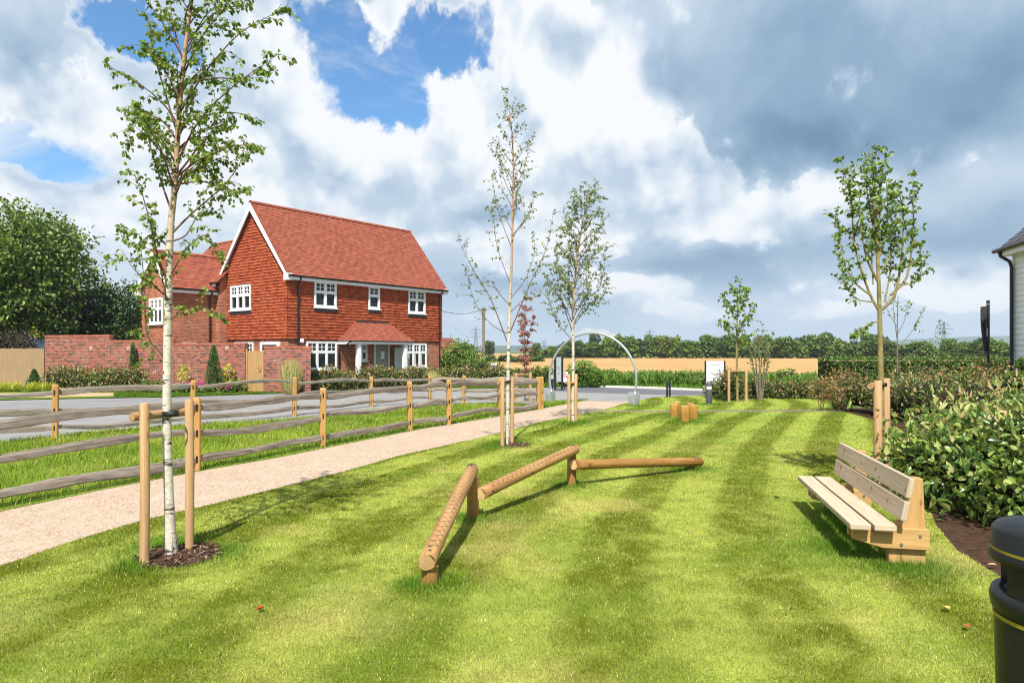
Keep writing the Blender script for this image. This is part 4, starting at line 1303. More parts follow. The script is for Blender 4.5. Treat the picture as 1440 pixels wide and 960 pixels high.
def young_tree(name, label, cat, group, base, trunk, r0, rtip, branches, leafmat, barkmat, twigmat, leaf=(.045, .036), twig_gap=.11, twig_len=(.12, .34), per_twig=(5, 9), auto=(), droop=.5, seed=1, leaf_from=.2, shape='full', mainleaf=True, hang=.6):
    """trunk / branches: lists of world points; built in the tree's own frame with its foot at base"""
    rnd = random.Random(seed); B = Vector(base)
    root = empty(name, B); tag(root, label, cat, group)
    tr = curve_pts([Vector(p) - B for p in trunk], 40)
    n = len(tr)
    rad = [rtip + (r0 - rtip) * (1 - i / (n - 1)) ** .85 for i in range(n)]
    rad[0] *= 1.35; rad[1] *= 1.12
    mb = MB(); mb.tube(tr, rad, 10); mb.build('trunk', barkmat, root)
    bm_ = MB(); LP, LD, LN = [], [], []
    def leafy(pts, start, gap, sc=1.0):
        acc = 0
        tot = sum((b - a).length for a, b in zip(pts[:-1], pts[1:])); run = 0
        for a, b in zip(pts[:-1], pts[1:]):
            d = (b - a); L = d.length
            if L < 1e-6: continue
            d.normalize(); acc += L; run += L
            while acc > gap:
                acc -= gap
                if run < start * tot: continue
                for _ in range(1 if rnd.random() < .55 else 2):
                    o = Vector((rnd.gauss(0, 1), rnd.gauss(0, 1), rnd.gauss(0, .6) - hang)).normalized()
                    LP.append(b + o * .012); LD.append((o * .8 + d * .35 + Vector((0, 0, -hang * .5))).normalized())
                    LN.append(Vector((rnd.gauss(0, .7), rnd.gauss(0, .7) - .3, rnd.gauss(.6, .5))))
    def twig(p, d, L, r):
        k = 5; pts = [p.copy()]; q = p.copy(); dd = d.copy()
        for i in range(k):
            dd = (dd + Vector((rnd.gauss(0, .16), rnd.gauss(0, .16), rnd.gauss(0, .12) - droop * .12))).normalized()
            q = q + dd * (L / k); pts.append(q)
        bm_.tube(pts, [r * (1 - .75 * i / k) for i in range(k + 1)], 4, caps=False)
        leafy(pts, .1, L / rnd.randint(*per_twig))
    def limb(pts, r, lf=leaf_from):
        pts = curve_pts(pts, 14); m = len(pts)
        bm_.tube(pts, [r * (1 - .82 * i / (m - 1)) for i in range(m)], 6, caps=False)
        tot = sum((b - a).length for a, b in zip(pts[:-1], pts[1:])); run = 0; acc = 0
        for a, b in zip(pts[:-1], pts[1:]):
            d = (b - a).normalized(); L = (b - a).length; run += L; acc += L
            while acc > twig_gap:
                acc -= twig_gap
                f = run / tot
                if f < lf: continue
                s = Vector((rnd.gauss(0, 1), rnd.gauss(0, 1), rnd.gauss(.1, .7))).normalized()
                s = (s - d * s.dot(d)).normalized()
                twig(b, (d * .75 + s * .8).normalized(), rnd.uniform(*twig_len) * (1.15 - .5 * f), max(.002, r * .28))
        if mainleaf: leafy(pts, max(.3, lf), twig_gap * .5)
    for br in branches:
        limb([Vector(p) - B for p in br[0]], br[1])
    for (f0, f1, cnt, ang, ln0, ln1, curl) in auto:
        for i in range(cnt):
            f = f0 + (f1 - f0) * (i + rnd.random()) / cnt
            k = min(n - 2, int(f * (n - 1))); p = tr[k].lerp(tr[k + 1], f * (n - 1) - k)
            az = i * 2.4 + rnd.uniform(-.4, .4)
            ln = (ln0 + (ln1 - ln0) * (f - f0) / max(1e-6, f1 - f0)) * rnd.uniform(.7, 1.2)
            a = math.radians(ang * rnd.uniform(.75, 1.25))
            h = Vector((math.cos(az), math.sin(az), 0))
            pts = [p]; q = p.copy()
            for s in range(4):
                aa = a + math.radians(curl) * s
                q = q + (h * math.sin(aa) + Vector((0, 0, math.cos(aa)))) * ln / 4 + Vector((rnd.gauss(0, .02), rnd.gauss(0, .02), 0)); pts.append(q.copy())
            limb(pts, max(.004, rad[k] * .42))
    bm_.build('branches', twigmat, root)
    m = len(LP)
    leaf_mesh('leaves', np.array([tuple(v) for v in LP]), np.array([tuple(v) for v in LD]), np.array([tuple(v) for v in LN]),
              leaf[0] * RNG.uniform(.65, 1.25, m), leaf[1] * RNG.uniform(.7, 1.2, m), leafmat, root, shape, .35, .2)
    return root

M_BAR = mat_wood('crossbar_wood', (.24, .135, .06), (.44, .28, .14), .75, 1.0, 26)
M_TIE = mat_plain('black_rubber_tie', (.012, .012, .012), .6, .4)
MULCH = []

def stakes(label, p, q, h, r=.042, bar=True, group='staked tree supports', trunk=None, bz=None, ext=(.0, .0), square=False):
    """two driven stakes with a half round crossbar and a rubber tie"""
    p = Vector((p[0], p[1], 0)); q = Vector((q[0], q[1], 0)); root = empty('tree_stake_frame', (p + q) / 2); tag(root, label, 'tree stakes', group)
    c = (p + q) / 2
    for x in (p, q):
        mb = MB(); a = x - c
        if square: mb.box(a + Vector((0, 0, h / 2 - .05)), (r * 1.8, r * 1.8, h + .1), Matrix.Rotation(.3, 3, 'Z'))
        else: mb.tube([a + Vector((0, 0, -.1)), a + Vector((random.uniform(-.008, .008), 0, h * .5)), a + Vector((0, 0, h - .012)), a + Vector((0, 0, h))], [r, r, r * .98, r * .86], 14)
        mb.build('stake', M_STAKE, root)
    if bar:
        d = (q - p).normalized(); z = (bz or h - .1); n = Vector((d.y, -d.x, 0))
        if n.y > 0: n = -n
        o = -n * (r + .02)
        mb = MB(); mb.tube([p - c + o - d * (ext[0] + .05) + Vector((0, 0, z)), q - c + o + d * (ext[1] + .05) + Vector((0, 0, z))], .040, 12)
        mb.build('crossbar', M_BAR, root)
        if trunk is not None:
            t = Vector((trunk[0], trunk[1], 0)) - c
            mb = MB(); mb.lathe([(.062, z - .025), (.066, z - .025), (.066, z + .025), (.062, z + .025)], (t.x, t.y, 0), 14)
            mb.beam(t + Vector((0, 0, z)), t * .3 + o + Vector((0, 0, z)) + (p - c) * .35, .03, .045)
            mb.build('rubber_tie', M_TIE, root)
    return root

def mulch_ring(label, x, y, r):
    mb = MB(); n = 40
    z = .03
    ring = [(x + r * math.cos(2 * math.pi * k / n) * (1 + .06 * math.sin(5 * k)), y + r * math.sin(2 * math.pi * k / n) * (1 + .05 * math.sin(3 * k + 1)), z - .008) for k in range(n)]
    for k in range(n):
        a, b = ring[k], ring[(k + 1) % n]
        mb.face([(x, y, z + .02), a, b], [(0, 0), (1, 0), (1, 1)])
    for _ in range(int(600 * r)):
        a = random.uniform(0, 6.28); d = r * math.sqrt(random.random()) * .97
        mb.box((x + d * math.cos(a), y + d * math.sin(a), z + random.uniform(.0, .03)), (random.uniform(.02, .075), random.uniform(.008, .02), .008),
               Matrix.Rotation(random.uniform(0, 6.28), 3, 'Z') @ Matrix.Rotation(random.uniform(-.5, .5), 3, 'Y'), mi=random.choice((0, 1, 1, 2)))
    o = mb.build('mulch', [M_BARK, M_CHIP1, M_CHIP2]); tag(o, label, 'bark mulch', None, 'stuff')
    MULCH.append((x, y, r))
M_CHIP1 = mat_plain('bark_chip', (.10, .058, .04), .9, .1, var=.5, scale=20)
M_CHIP2 = mat_plain('pale_bark_chip', (.25, .165, .12), .9, .1, var=.4, scale=20)

def W(px, py, Y, dy=0.0):
    """point seen in direction (px, py) at distance Y + dy"""
    return AZ(px, py, Y + dy)

def build_young_trees():
    rnd = random.Random(3)
    # ---- 1: tall leafy birch on the left
    b = G(241, 783.5); Y = b.y
    trunk = [b, W(235, 620, Y), W(235.5, 500, Y), W(237, 400, Y), W(240, 320, Y), W(246, 260, Y), W(250, 190, Y), W(258, 90, Y), W(270, 0, Y), W(279, -70, Y)]
    E = []
    def br(r, *pts):
        dy = rnd.uniform(-.45, .45); n = len(pts) - 1
        E.append(([W(p[0], p[1], Y, dy * i / n) for i, p in enumerate(pts)], r))
    br(.011, (230, 500), (207, 470), (203, 400), (196, 330)); br(.012, (237, 400), (222, 360), (205, 290), (188, 240))
    br(.010, (238, 390), (262, 350), (290, 330), (302, 352)); br(.011, (240, 330), (270, 300), (320, 255), (352, 205))
    br(.011, (242, 300), (225, 250), (210, 200), (200, 150)); br(.011, (247, 250), (280, 225), (330, 205), (366, 208))
    br(.011, (248, 230), (280, 170), (330, 120), (392, 76)); br(.011, (250, 190), (232, 130), (215, 70), (208, 22))
    br(.010, (252, 160), (290, 100), (340, 45), (405, 10)); br(.010, (256, 110), (285, 50), (325, 0), (345, -40))
    br(.010, (258, 90), (245, 40), (238, 0), (232, -50)); br(.010, (236, 450), (255, 440), (285, 432), (300, 440))
    br(.009, (234, 520), (222, 500), (210, 480), (206, 440)); br(.009, (237, 420), (215, 400), (190, 380), (170, 350))
    br(.010, (240, 350), (215, 330), (190, 345), (170, 330)); br(.010, (244, 280), (262, 240), (300, 180), (322, 130))
    br(.010, (250, 200), (228, 170), (200, 165), (175, 200)); br(.010, (249, 210), (275, 195), (300, 235), (318, 280))
    br(.009, (240, 340), (262, 330), (280, 300), (300, 290)); br(.010, (262, 60), (300, 20), (340, 5), (372, -20)); br(.009, (254, 140), (232, 100), (218, 75), (210, 60))
    br(.010, (246, 260), (285, 255), (325, 270), (352, 262)); br(.010, (255, 120), (300, 110), (345, 110), (372, 92)); br(.009, (252, 175), (300, 160), (340, 160), (360, 172))
    br(.009, (236, 440), (230, 400), (215, 330), (212, 300))
    young_tree('birch_tree', 'tallest white barked birch, leafy, tied to two stakes by the path edge', 'tree', 'young birches on the lawn', b, trunk, .045, .008, E,
               M_LEAF_BIRCH, M_BIRCH, M_TWIG, (.045, .038), .095, (.10, .30), (6, 10), auto=[(.50, .98, 34, 32, .72, .45, 8)], seed=4, leaf_from=.22)
    p, q = G(203, 796), G(266, 775)
    stakes('pair of round wooden stakes holding the tallest birch at the left', p, q, 1.48, .042, trunk=(b.x, b.y), bz=1.36, ext=(.03, 0))
    mulch_ring('bark mulch ring around the foot of the tallest birch', b.x + .08, b.y + .0, .40)
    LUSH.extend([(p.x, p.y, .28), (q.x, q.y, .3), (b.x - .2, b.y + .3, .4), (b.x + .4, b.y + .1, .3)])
    # ---- 2: tall sparse birch in the middle
    b = G(713, 627); Y = b.y; E = []
    trunk = [b, W(714, 560, Y), W(715, 500, Y), W(717, 430, Y), W(719.5, 370, Y), W(721, 300, Y), W(722, 240, Y), W(720, 190, Y), W(716, 148, Y)]
    br(.014, (713, 480), (690, 420), (666, 380), (645, 338)); br(.016, (716, 470), (745, 400), (768, 350), (778, 300)); br(.010, (717, 430), (700, 410), (690, 395), (680, 398))
    br(.010, (718, 420), (740, 390), (752, 350), (748, 330)); br(.010, (720, 350), (705, 310), (696, 275), (692, 245)); br(.009, (721, 330), (738, 310), (748, 285), (750, 270))
    br(.008, (722, 280), (708, 250), (704, 225), (700, 200)); br(.008, (722, 270), (736, 240), (742, 215), (741, 200)); br(.009, (718, 400), (700, 350), (694, 310), (690, 290))
    br(.010, (715, 470), (690, 455), (668, 425), (655, 380)); br(.009, (717, 440), (738, 420), (757, 415), (775, 385))
    young_tree('birch_tree', 'sparse tall birch with bare lower trunk in the middle of the lawn edge', 'tree', 'young birches on the lawn', b, trunk, .042, .006, E,
               M_LEAF_THIN, M_BIRCH, M_TWIG, (.048, .038), .13, (.12, .40), (3, 6), auto=[(.55, .99, 26, 26, .95, .4, 4)], seed=12, leaf_from=.3)
    p, q = G(706.5, 630), G(720, 625)
    stakes('pair of round wooden stakes either side of the sparse tall birch', p, q, 1.43, .042, trunk=(b.x, b.y), bz=1.33, group='staked tree supports')
    mulch_ring('bark mulch ring around the sparse tall birch', b.x + .12, b.y - .05, .36)
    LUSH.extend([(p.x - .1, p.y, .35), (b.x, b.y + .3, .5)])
    # ---- 3: bushier birch behind
    b = G(806, 594.5); Y = b.y; E = []
    trunk = [b, W(806, 540, Y), W(806, 480, Y), W(807, 420, Y), W(812, 360, Y), W(820, 310, Y), W(829, 272, Y)]
    br(.014, (806, 470), (790, 420), (782, 370), (790, 320)); br(.014, (807, 455), (826, 420), (845, 400), (852, 350)); br(.012, (806, 480), (782, 450), (772, 420), (776, 395))
    br(.011, (810, 380), (800, 340), (808, 300), (815, 285)); br(.011, (812, 370), (832, 340), (846, 315), (848, 295)); br(.010, (807, 430), (840, 425), (853, 405), (855, 390))
    young_tree('birch_tree', 'bushier small birch with pale leaves in front of the arch', 'tree', 'young birches on the lawn', b, trunk, .05, .007, E,
               M_LEAF_THIN, M_BIRCH, M_TWIG, (.062, .05), .10, (.15, .45), (5, 8), auto=[(.38, .98, 40, 34, 1.15, .5, 6)], seed=21, leaf_from=.2, shape='diamond')
    p, q = G(800, 595.5), G(810, 595)
    stakes('pair of round wooden stakes holding the bushier birch before the arch', p, q, 1.34, .045, trunk=(b.x, b.y), bz=1.1)
    LUSH.append((b.x - .1, b.y - .2, .6))
    # ---- 4: upright pear-like tree on the right
    b = G(1240, 692); Y = b.y; E = []
    trunk = [b, W(1239, 560, Y), W(1238, 490, Y), W(1237, 440, Y), W(1235, 380, Y), W(1232, 320, Y), W(1229, 262, Y), W(1227, 208, Y)]
    br(.022, (1238, 440), (1222, 410), (1203, 350), (1196, 280), (1183, 225)); br(.024, (1238, 437), (1258, 415), (1268, 360), (1270, 300), (1262, 262)); br(.018, (1252, 415), (1275, 390), (1284, 330), (1284, 285), (1284, 246))
    br(.018, (1234, 395), (1218, 360), (1210, 310), (1208, 262)); br(.016, (1233, 370), (1246, 330), (1248, 280), (1244, 232)); br(.014, (1224, 415), (1200, 395), (1186, 365), (1180, 330))
    br(.014, (1264, 380), (1282, 372), (1294, 362), (1293, 345)); br(.012, (1230, 425), (1205, 420), (1190, 400), (1184, 375)); br(.012, (1262, 400), (1285, 398), (1294, 385), (1297, 368))
    br(.014, (1231, 330), (1222, 290), (1218, 250), (1220, 225)); br(.014, (1240, 380), (1256, 350), (1260, 300), (1256, 262)); br(.013, (1206, 350), (1192, 325), (1180, 318), (1175, 305)); br(.012, (1200, 300), (1196, 270), (1200, 250), (1196, 235))
    br(.01, (1237, 450), (1215, 460), (1206, 470), (1200, 475)); br(.012, (1244, 425), (1252, 380), (1252, 340), (1250, 318)); br(.012, (1228, 400), (1226, 350), (1234, 300), (1238, 270))
    young_tree('pear_tree', 'upright vase shaped young tree with green bark behind the bench', 'tree', 'young trees beyond the bench', b, trunk, .045, .004, E,
               M_LEAF_PEAR, M_GTWIG, M_GTWIG, (.060, .042), .075, (.08, .24), (5, 8), seed=33, leaf_from=.22, droop=.1, hang=.25, auto=[(.60, .99, 14, 22, .45, .14, -2)])
    p2 = G(1234.5, 700); q = G(1246, 682)
    stakes('pair of thick wooden stakes seen almost in line behind the bench', p2, q, 1.56, .054, trunk=(b.x, b.y), bz=1.49, ext=(.10, 0))
    # ---- 5: small tree in a timber frame at the far end
    b = G(1037, 565.5); Y = b.y; E = []
    trunk = [b, W(1036.5, 520, Y), W(1036, 480, Y), W(1037, 440, Y), W(1037, 402, Y)]
    br(.014, (1036, 470), (1022, 462), (1014, 455), (1010, 452)); br(.014, (1036, 462), (1050, 455), (1056, 440), (1057, 425)); br(.012, (1037, 450), (1025, 435), (1020, 420), (1019, 410)); br(.012, (1037, 440), (1046, 425), (1050, 410), (1050, 405))
    young_tree('lime_tree', 'small bright green tree tied in a timber frame before the far hedge', 'tree', 'young trees beyond the bench', b, trunk, .05, .008, E,
               M_LEAF_PEAR, M_GTWIG, M_GTWIG, (.13, .11), .13, (.15, .4), (3, 5), auto=[(.45, .98, 16, 48, .75, .4, -4)], seed=41, leaf_from=.25, shape='diamond', droop=.2)
    stakes('timber goalpost frame around the small bright green tree', G(1025, 566), G(1049.5, 566), 1.27, .05, trunk=(b.x, b.y), bz=1.2)
    # ---- 6: multi stem shrub tree beside it
    b = G(1069, 563); Y = b.y; E = []
    for (x0, x1, x2, y2) in ((1066, 1064, 1060, 470), (1068, 1070, 1072, 455), (1071, 1078, 1086, 468), (1066, 1060, 1053, 480), (1070, 1074, 1082, 480)):
        br(.03, (x0, 562), (x1, 520), ((x1 + x2) / 2, 495), (x2, y2))
    young_tree('multi_stem_tree', 'thin multi stemmed grey tree beside the small timber framed tree', 'tree', 'young trees beyond the bench', b, [b, W(1068, 520, Y), W(1067, 470, Y)], .04, .01, E,
               M_LEAF_THIN, M_GREYB, M_GREYB, (.10, .07), .16, (.2, .5), (2, 4), seed=45, leaf_from=.45, shape='diamond')
    # ---- 7: thin withered red tree in a frame by the road
    b = G(738, 566.5); Y = b.y; E = []
    for (x1, x2, y2) in ((735, 731, 440), (738, 741, 418), (741, 751, 445), (737, 735, 430)):
        br(.022, (738, 560), (738, 520), (x1, 480), (x2, y2))
    young_tree('withered_tree', 'thin withered young tree with hanging dark red leaves by the road', 'tree', None, b, [b, W(738, 530, Y), W(738, 430, Y)], .035, .008, E,
               M_LEAF_RED, M_GREYB, M_GREYB, (.13, .05), .12, (.15, .40), (5, 8), seed=51, leaf_from=.25, shape='diamond', droop=1.6, hang=1.4)
    stakes('square timber frame around the withered red tree beside the fence', G(725.5, 568), G(745.5, 567), 1.16, .05, bz=1.08, square=True)
    # ---- 8: thin sapling seen through the right hand tree
    b = A(1262, 21.5); Y = 21.5; E = []
    br(.012, (1262, 500), (1242, 480), (1222, 470), (1204, 462)); br(.012, (1263, 490), (1285, 462), (1296, 440), (1300, 432)); br(.012, (1262, 480), (1258, 450), (1256, 430), (1258, 418))
    br(.012, (1263, 510), (1290, 492), (1310, 478), (1325, 455)); br(.01, (1262, 470), (1272, 450), (1276, 430), (1282, 425)); br(.01, (1262, 460), (1250, 440), (1246, 425), (1248, 415))
    young_tree('sapling', 'thin leafless looking sapling rising from the photinia bed behind the stakes', 'tree', 'young trees beyond the bench', b, [b, W(1262, 500, Y), W(1262, 450, Y), W(1263, 415, Y)], .03, .006, E,
               M_LEAF_PEAR, M_GREYB, M_GREYB, (.10, .055), .2, (.15, .4), (2, 4), seed=55, leaf_from=.5, shape='diamond')

# ---------------------------------------------------------------- bench, logs, stumps
M_STEEL = mat_plain('galvanised_steel', (.42, .46, .48), .42, .5, .55, var=.12, scale=14, bump=.1)
M_BOLT = mat_plain('zinc_bolt', (.55, .56, .57), .35, .5, .9)
M_KNOT = mat_plain('knot', (.12, .07, .035), .8, .1)

def build_bench():
    Fp = Vector((3.05, 6.28, 0)); a = Vector((.21, .978, 0)).normalized(); p = Vector((a.y, -a.x, 0))
    root = empty('park_bench', Fp, math.atan2(a.y, a.x)); tag(root, 'pale wooden slatted bench with yellowish timber legs on the mown lawn', 'bench')
    # local: x along the bench, y = -p (towards the back is -y), z up
    V = lambda al, pp, z: Vector((al, -pp, z))
    L = 2.5
    for (c0, c1) in ((.0, .175), (.20, .385)):
        mb = MB(); mb.box(V(L / 2, (c0 + c1) / 2, .372), (L + random.uniform(-.01, .01), c1 - c0, .055)); mb.build('seat_plank', M_BENCH, root, bevel=.009, seg=2)
    tilt = math.atan2(.075, .40)
    M = Matrix.Rotation(tilt, 3, 'X')
    for (pp, zc) in ((.455, .53), (.495, .735)):
        mb = MB(); mb.box(V(L / 2, pp, zc), (L, .05, .178), M); b = mb.build('back_plank', M_BENCH, root, bevel=.009, seg=2)
        km = MB()
        for al in (.42, 1.45, 2.2, .95):
            km.box(V(al, pp - .024, zc + random.uniform(-.04, .04)), (.010, .006, .034), M)
        km.build('knot', M_KNOT, b)
    for al in (.15, 1.93):
        mb = MB()
        # broad leg: vertical rear edge, front edge sloped with the back
        prof = [(.36, -.05), (.665, -.05), (.665, .30), (.645, .80), (.565, .81), (.49, .42), (.36, .36)]
        ids0 = mb.add([V(al, q[0], q[1]) for q in prof]); ids1 = mb.add([V(al + .09, q[0], q[1]) for q in prof])
        mb.idx(ids0, [(q[1], q[0]) for q in prof]); mb.idx(ids1[::-1], [(q[1], q[0]) for q in prof][::-1])
        m = len(prof)
        for k in range(m):
            k2 = (k + 1) % m
            l = math.hypot(prof[k2][0] - prof[k][0], prof[k2][1] - prof[k][1])
            mb.idx([ids0[k], ids1[k], ids1[k2], ids0[k2]], [(0, 0), (0, .09), (l, .09), (l, 0)])
        lg = mb.build('leg', M_BLEG, root, bevel=.004)
        for s, x in ((0, al - .05), (1, al + .095)):
            mb = MB()
            prof = [(.04, .345), (.04, .24), (.30, .17), (.685, .17), (.685, .355), (.40, .355), (.395, .345)]
            i0 = mb.add([V(x, q[0], q[1]) for q in prof]); i1 = mb.add([V(x + .045, q[0], q[1]) for q in prof])
            mb.idx(i0, [(q[0], q[1]) for q in prof]); mb.idx(i1[::-1], [(q[0], q[1]) for q in prof][::-1])
            for k in range(7):
                k2 = (k + 1) % 7
                mb.idx([i0[k], i1[k], i1[k2], i0[k2]], [(0, 0), (0, .05), (.2, .05), (.2, 0)])
            arm = mb.build('seat_bearer', M_BLEG, root, bevel=.004)
            if s == 0:
                for (pp, z) in ((.45, .215), (.605, .30)):
                    bm_ = MB(); bm_.tube([V(x + .002, pp, z), V(x - .012, pp, z)], [.016, .012], 12)
                    bm_.build('bolt', M_BOLT, arm)
    for al in (.1, 1.9): 
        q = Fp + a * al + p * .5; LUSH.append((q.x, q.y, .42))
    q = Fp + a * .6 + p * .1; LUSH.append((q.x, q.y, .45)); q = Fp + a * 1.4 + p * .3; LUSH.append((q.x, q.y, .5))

def mat_hatch():
    """round timber with a criss-cross of shallow saw cuts along its top"""
    m, t = newmat('grooved_log')
    tc = t.n('ShaderNodeTexCoord'); uv = tc.outputs['UV']; ob = tc.outputs['Object']
    g = t.noise(t.scale(uv, (1.0, 14, 1)), 1.0, 6, .62, .5); bl = t.noise(t.scale(uv, (1.1, 4, 1)), 1.0, 3, .5)
    c = t.ramp(g, [(.32, (.27, .135, .045)), (.52, (.38, .215, .085)), (.7, (.48, .30, .135))])
    c = t.mix(t.sm(bl, .4, .75, 0, .4), c, (.26, .12, .03))
    sp = t.n('ShaderNodeSeparateXYZ'); t.l(ob, sp.inputs[0])
    x, y, z = sp.outputs
    top = t.sm(z, .035, .045)
    def lines(s):
        u = t.m('FRACT', t.m('DIVIDE', t.m('ADD', x, t.m('MULTIPLY', y, s)), .105))
        return t.sm(t.m('ABSOLUTE', t.m('SUBTRACT', u, .5)), .028, .068, 1, 0)
    rng = t.m('MULTIPLY', t.sm(x, .14, .15), top)
    k = t.m('MULTIPLY', t.m('MAXIMUM', lines(.95), lines(-.95)), rng)
    c = t.mix(t.m('MULTIPLY', k, .8), c, (.05, .022, .010))
    t.out(c, .6, t.bump(t.m('SUBTRACT', t.m('MULTIPLY', g, .3), k), .6, .008), .3)
    return m

def build_logs():
    mh = mat_hatch()
    b1, b2, b3 = G(604.5, 823), G(665, 731), G(804, 684)
    def log(label, p, q, r, mat, post, ends=True, bolts=()):
        p = Vector(p); q = Vector(q); d = q - p
        root = empty('balance_beam', (p.x, p.y, 0), 0); tag(root, label, 'balance beam', 'log balance trail on the lawn')
        o = Vector((p.x, p.y, 0))
        th = math.atan2(d.y, d.x); pt = -math.atan2(d.z, math.hypot(d.x, d.y))
        L = d.length
        mb = MB(); n = 14
        pts = [Vector((L * i / n, .004 * math.sin(3 * i / n + 1), .003 * math.sin(4 * i / n))) for i in range(n + 1)]
        pts = [Vector((-.006, 0, 0))] + pts + [Vector((L + .006, 0, 0))]
        mb.tube(pts, [r * .93] + [r * (1 + .02 * math.sin(i * 1.3)) for i in range(n + 1)] + [r * .93], 22, capmi=1)
        lo = mb.build('log', [mat, M_LOGEND], root); lo.location = p - o; lo.rotation_euler = (0, pt, th)
        mm = MB()
        for (f, ang) in bolts:
            c = Vector((L * f, -math.sin(ang) * r, math.cos(ang) * r)); nn = Vector((0, -math.sin(ang), math.cos(ang)))
            mm.tube([c - nn * .02, c + nn * .003], .013, 12)
        if bolts: mm.build('bolt_hole', M_HOLE, lo)
        for (b, h, rr) in post:
            mb = MB(); a = Vector((b[0], b[1], 0)) - o
            mb.tube([a + Vector((0, 0, -.1)), a + Vector((0, 0, h * .5)), a + Vector((0, 0, h))], [rr, rr * 1.01, rr], 20, capmi=1)
            mb.build('post', [M_LOG, M_LOGEND], root)
            LUSH.append((b[0], b[1], .24)); LUSH.append((b[0] - .1, b[1] - .05, .18))
        return root
    r = .072
    d = (b2 - b1).normalized()
    p1 = Vector((b1.x - .012, b1.y - .10, .225)); q1 = Vector((b2.x - .012, b2.y + .05, .585))
    log('log beam climbing away from the lawn front, grooved criss-cross on top', p1, q1, r, mh, [(b1, .165, .072), (b2, .505, .068)], bolts=((.03, .15), (.06, -.1), (.96, .1)))
    p2 = Vector((b2.x + .085, b2.y - .03, .305)); q2 = Vector((b3.x + .04, b3.y - .02, .545))
    log('middle sloping log beam between the two taller posts', p2, q2, r, mh, [(b3, .49, .066)], bolts=((.07, 1.6), (.45, 1.7), (.97, .1)))
    p3 = Vector((b3.x + .02, b3.y - .13, .335)); e = G(971, 661); q3 = A(984, e.y, .145)
    log('lowest log beam, almost level, ending on a short stub', p3, q3, r, M_LOG, [((e.x, e.y, 0), .10, .055)], bolts=((.09, 1.5), (.95, .1)))
    LUSH.append((e.x + .1, e.y, .3))

M_HOLE = mat_plain('bolt_recess', (.02, .02, .035), .5, .4)

def build_stumps():
    for (px, py, dia, h, lab) in ((948, 588.5, .235, .42, 'round stump, leftmost of the ring of orange timber stumps'), (963, 594.5, .245, .46, 'round stump standing nearest the bench side, front of the ring'),
                                  (975.5, 591, .24, .44, 'round stump with a dark crack, right front of the ring'), (951.5, 585, .22, .42, 'round stump half hidden behind the leftmost one'), (970.5, 585.5, .21, .40, 'round stump mostly hidden at the back right of the ring')):
        b = G(px, py); mb = MB(); r = dia / 2
        mb.tube([(0, 0, -.05), (0, 0, h * .5), (0, 0, h - .015), (0, 0, h)], [r, r * 1.01, r, r * .93], 24, capmi=1)
        o = mb.build('timber_stump', [M_STUMP, M_LOGEND]); o.location = b; o.rotation_euler = (0, 0, random.uniform(0, 6))
        tag(o, lab, 'stump', 'ring of timber stumps'); LUSH.append((b.x, b.y, .55))
M_STUMP = mat_wood('orange_timber', (.23, .11, .02), (.47, .26, .055), .6, 1.5, 10, .35)

# ---------------------------------------------------------------- signs, lights, arch
M_SIGNW = mat_plain('sign_white', (.66, .67, .69), .4, .3, var=.03)
M_SIGNG = mat_plain('sign_grey_green', (.33, .37, .37), .4, .3, var=.04)
M_INK = mat_plain('sign_ink', (.06, .06, .065), .6, .2)
M_INKP = mat_plain('sign_pale_ink', (.36, .37, .38), .6, .2)
M_RED = mat_plain('sign_red', (.50, .03, .03), .5, .3)
M_METB = mat_plain('black_metal', (.014, .015, .017), .4, .5, var=.2)
M_BOLLARD = mat_plain('grey_bollard', (.062, .068, .076), .45, .4, var=.15)

def lettering(name, body, size, parent, loc, rot, mat, align='LEFT', shear=0.0):
    c = bpy.data.curves.new(name, 'FONT'); c.body = body; c.size = size; c.align_x = align; c.extrude = .0015; c.shear = shear
    tmp = bpy.data.objects.new(name, c); COL.objects.link(tmp)
    bpy.context.view_layer.update()
    me = bpy.data.meshes.new_from_object(tmp.evaluated_get(bpy.context.evaluated_depsgraph_get()))
    COL.objects.unlink(tmp); bpy.data.objects.remove(tmp)
    o = link_mesh(name, me, mat, parent); o.location = loc; o.rotation_euler = rot
    return o

def sign_board(name, label, cat, base, w, h0, h1, facing, panelmat, pw=.07, posts=True):
    root = empty(name, base, facing); tag(root, label, cat)
    mb = MB(); mb.box((0, 0, (h0 + h1) / 2), (w, .03, h1 - h0)); mb.build('panel', panelmat, root, bevel=.003)
    if posts:
        for s in (-1, 1):
            mb = MB(); mb.box((s * (w / 2 + pw / 2), 0, (h1 + .02) / 2), (pw, pw, h1 + .02)); mb.build('post', M_METB, root, bevel=.004)
    return root

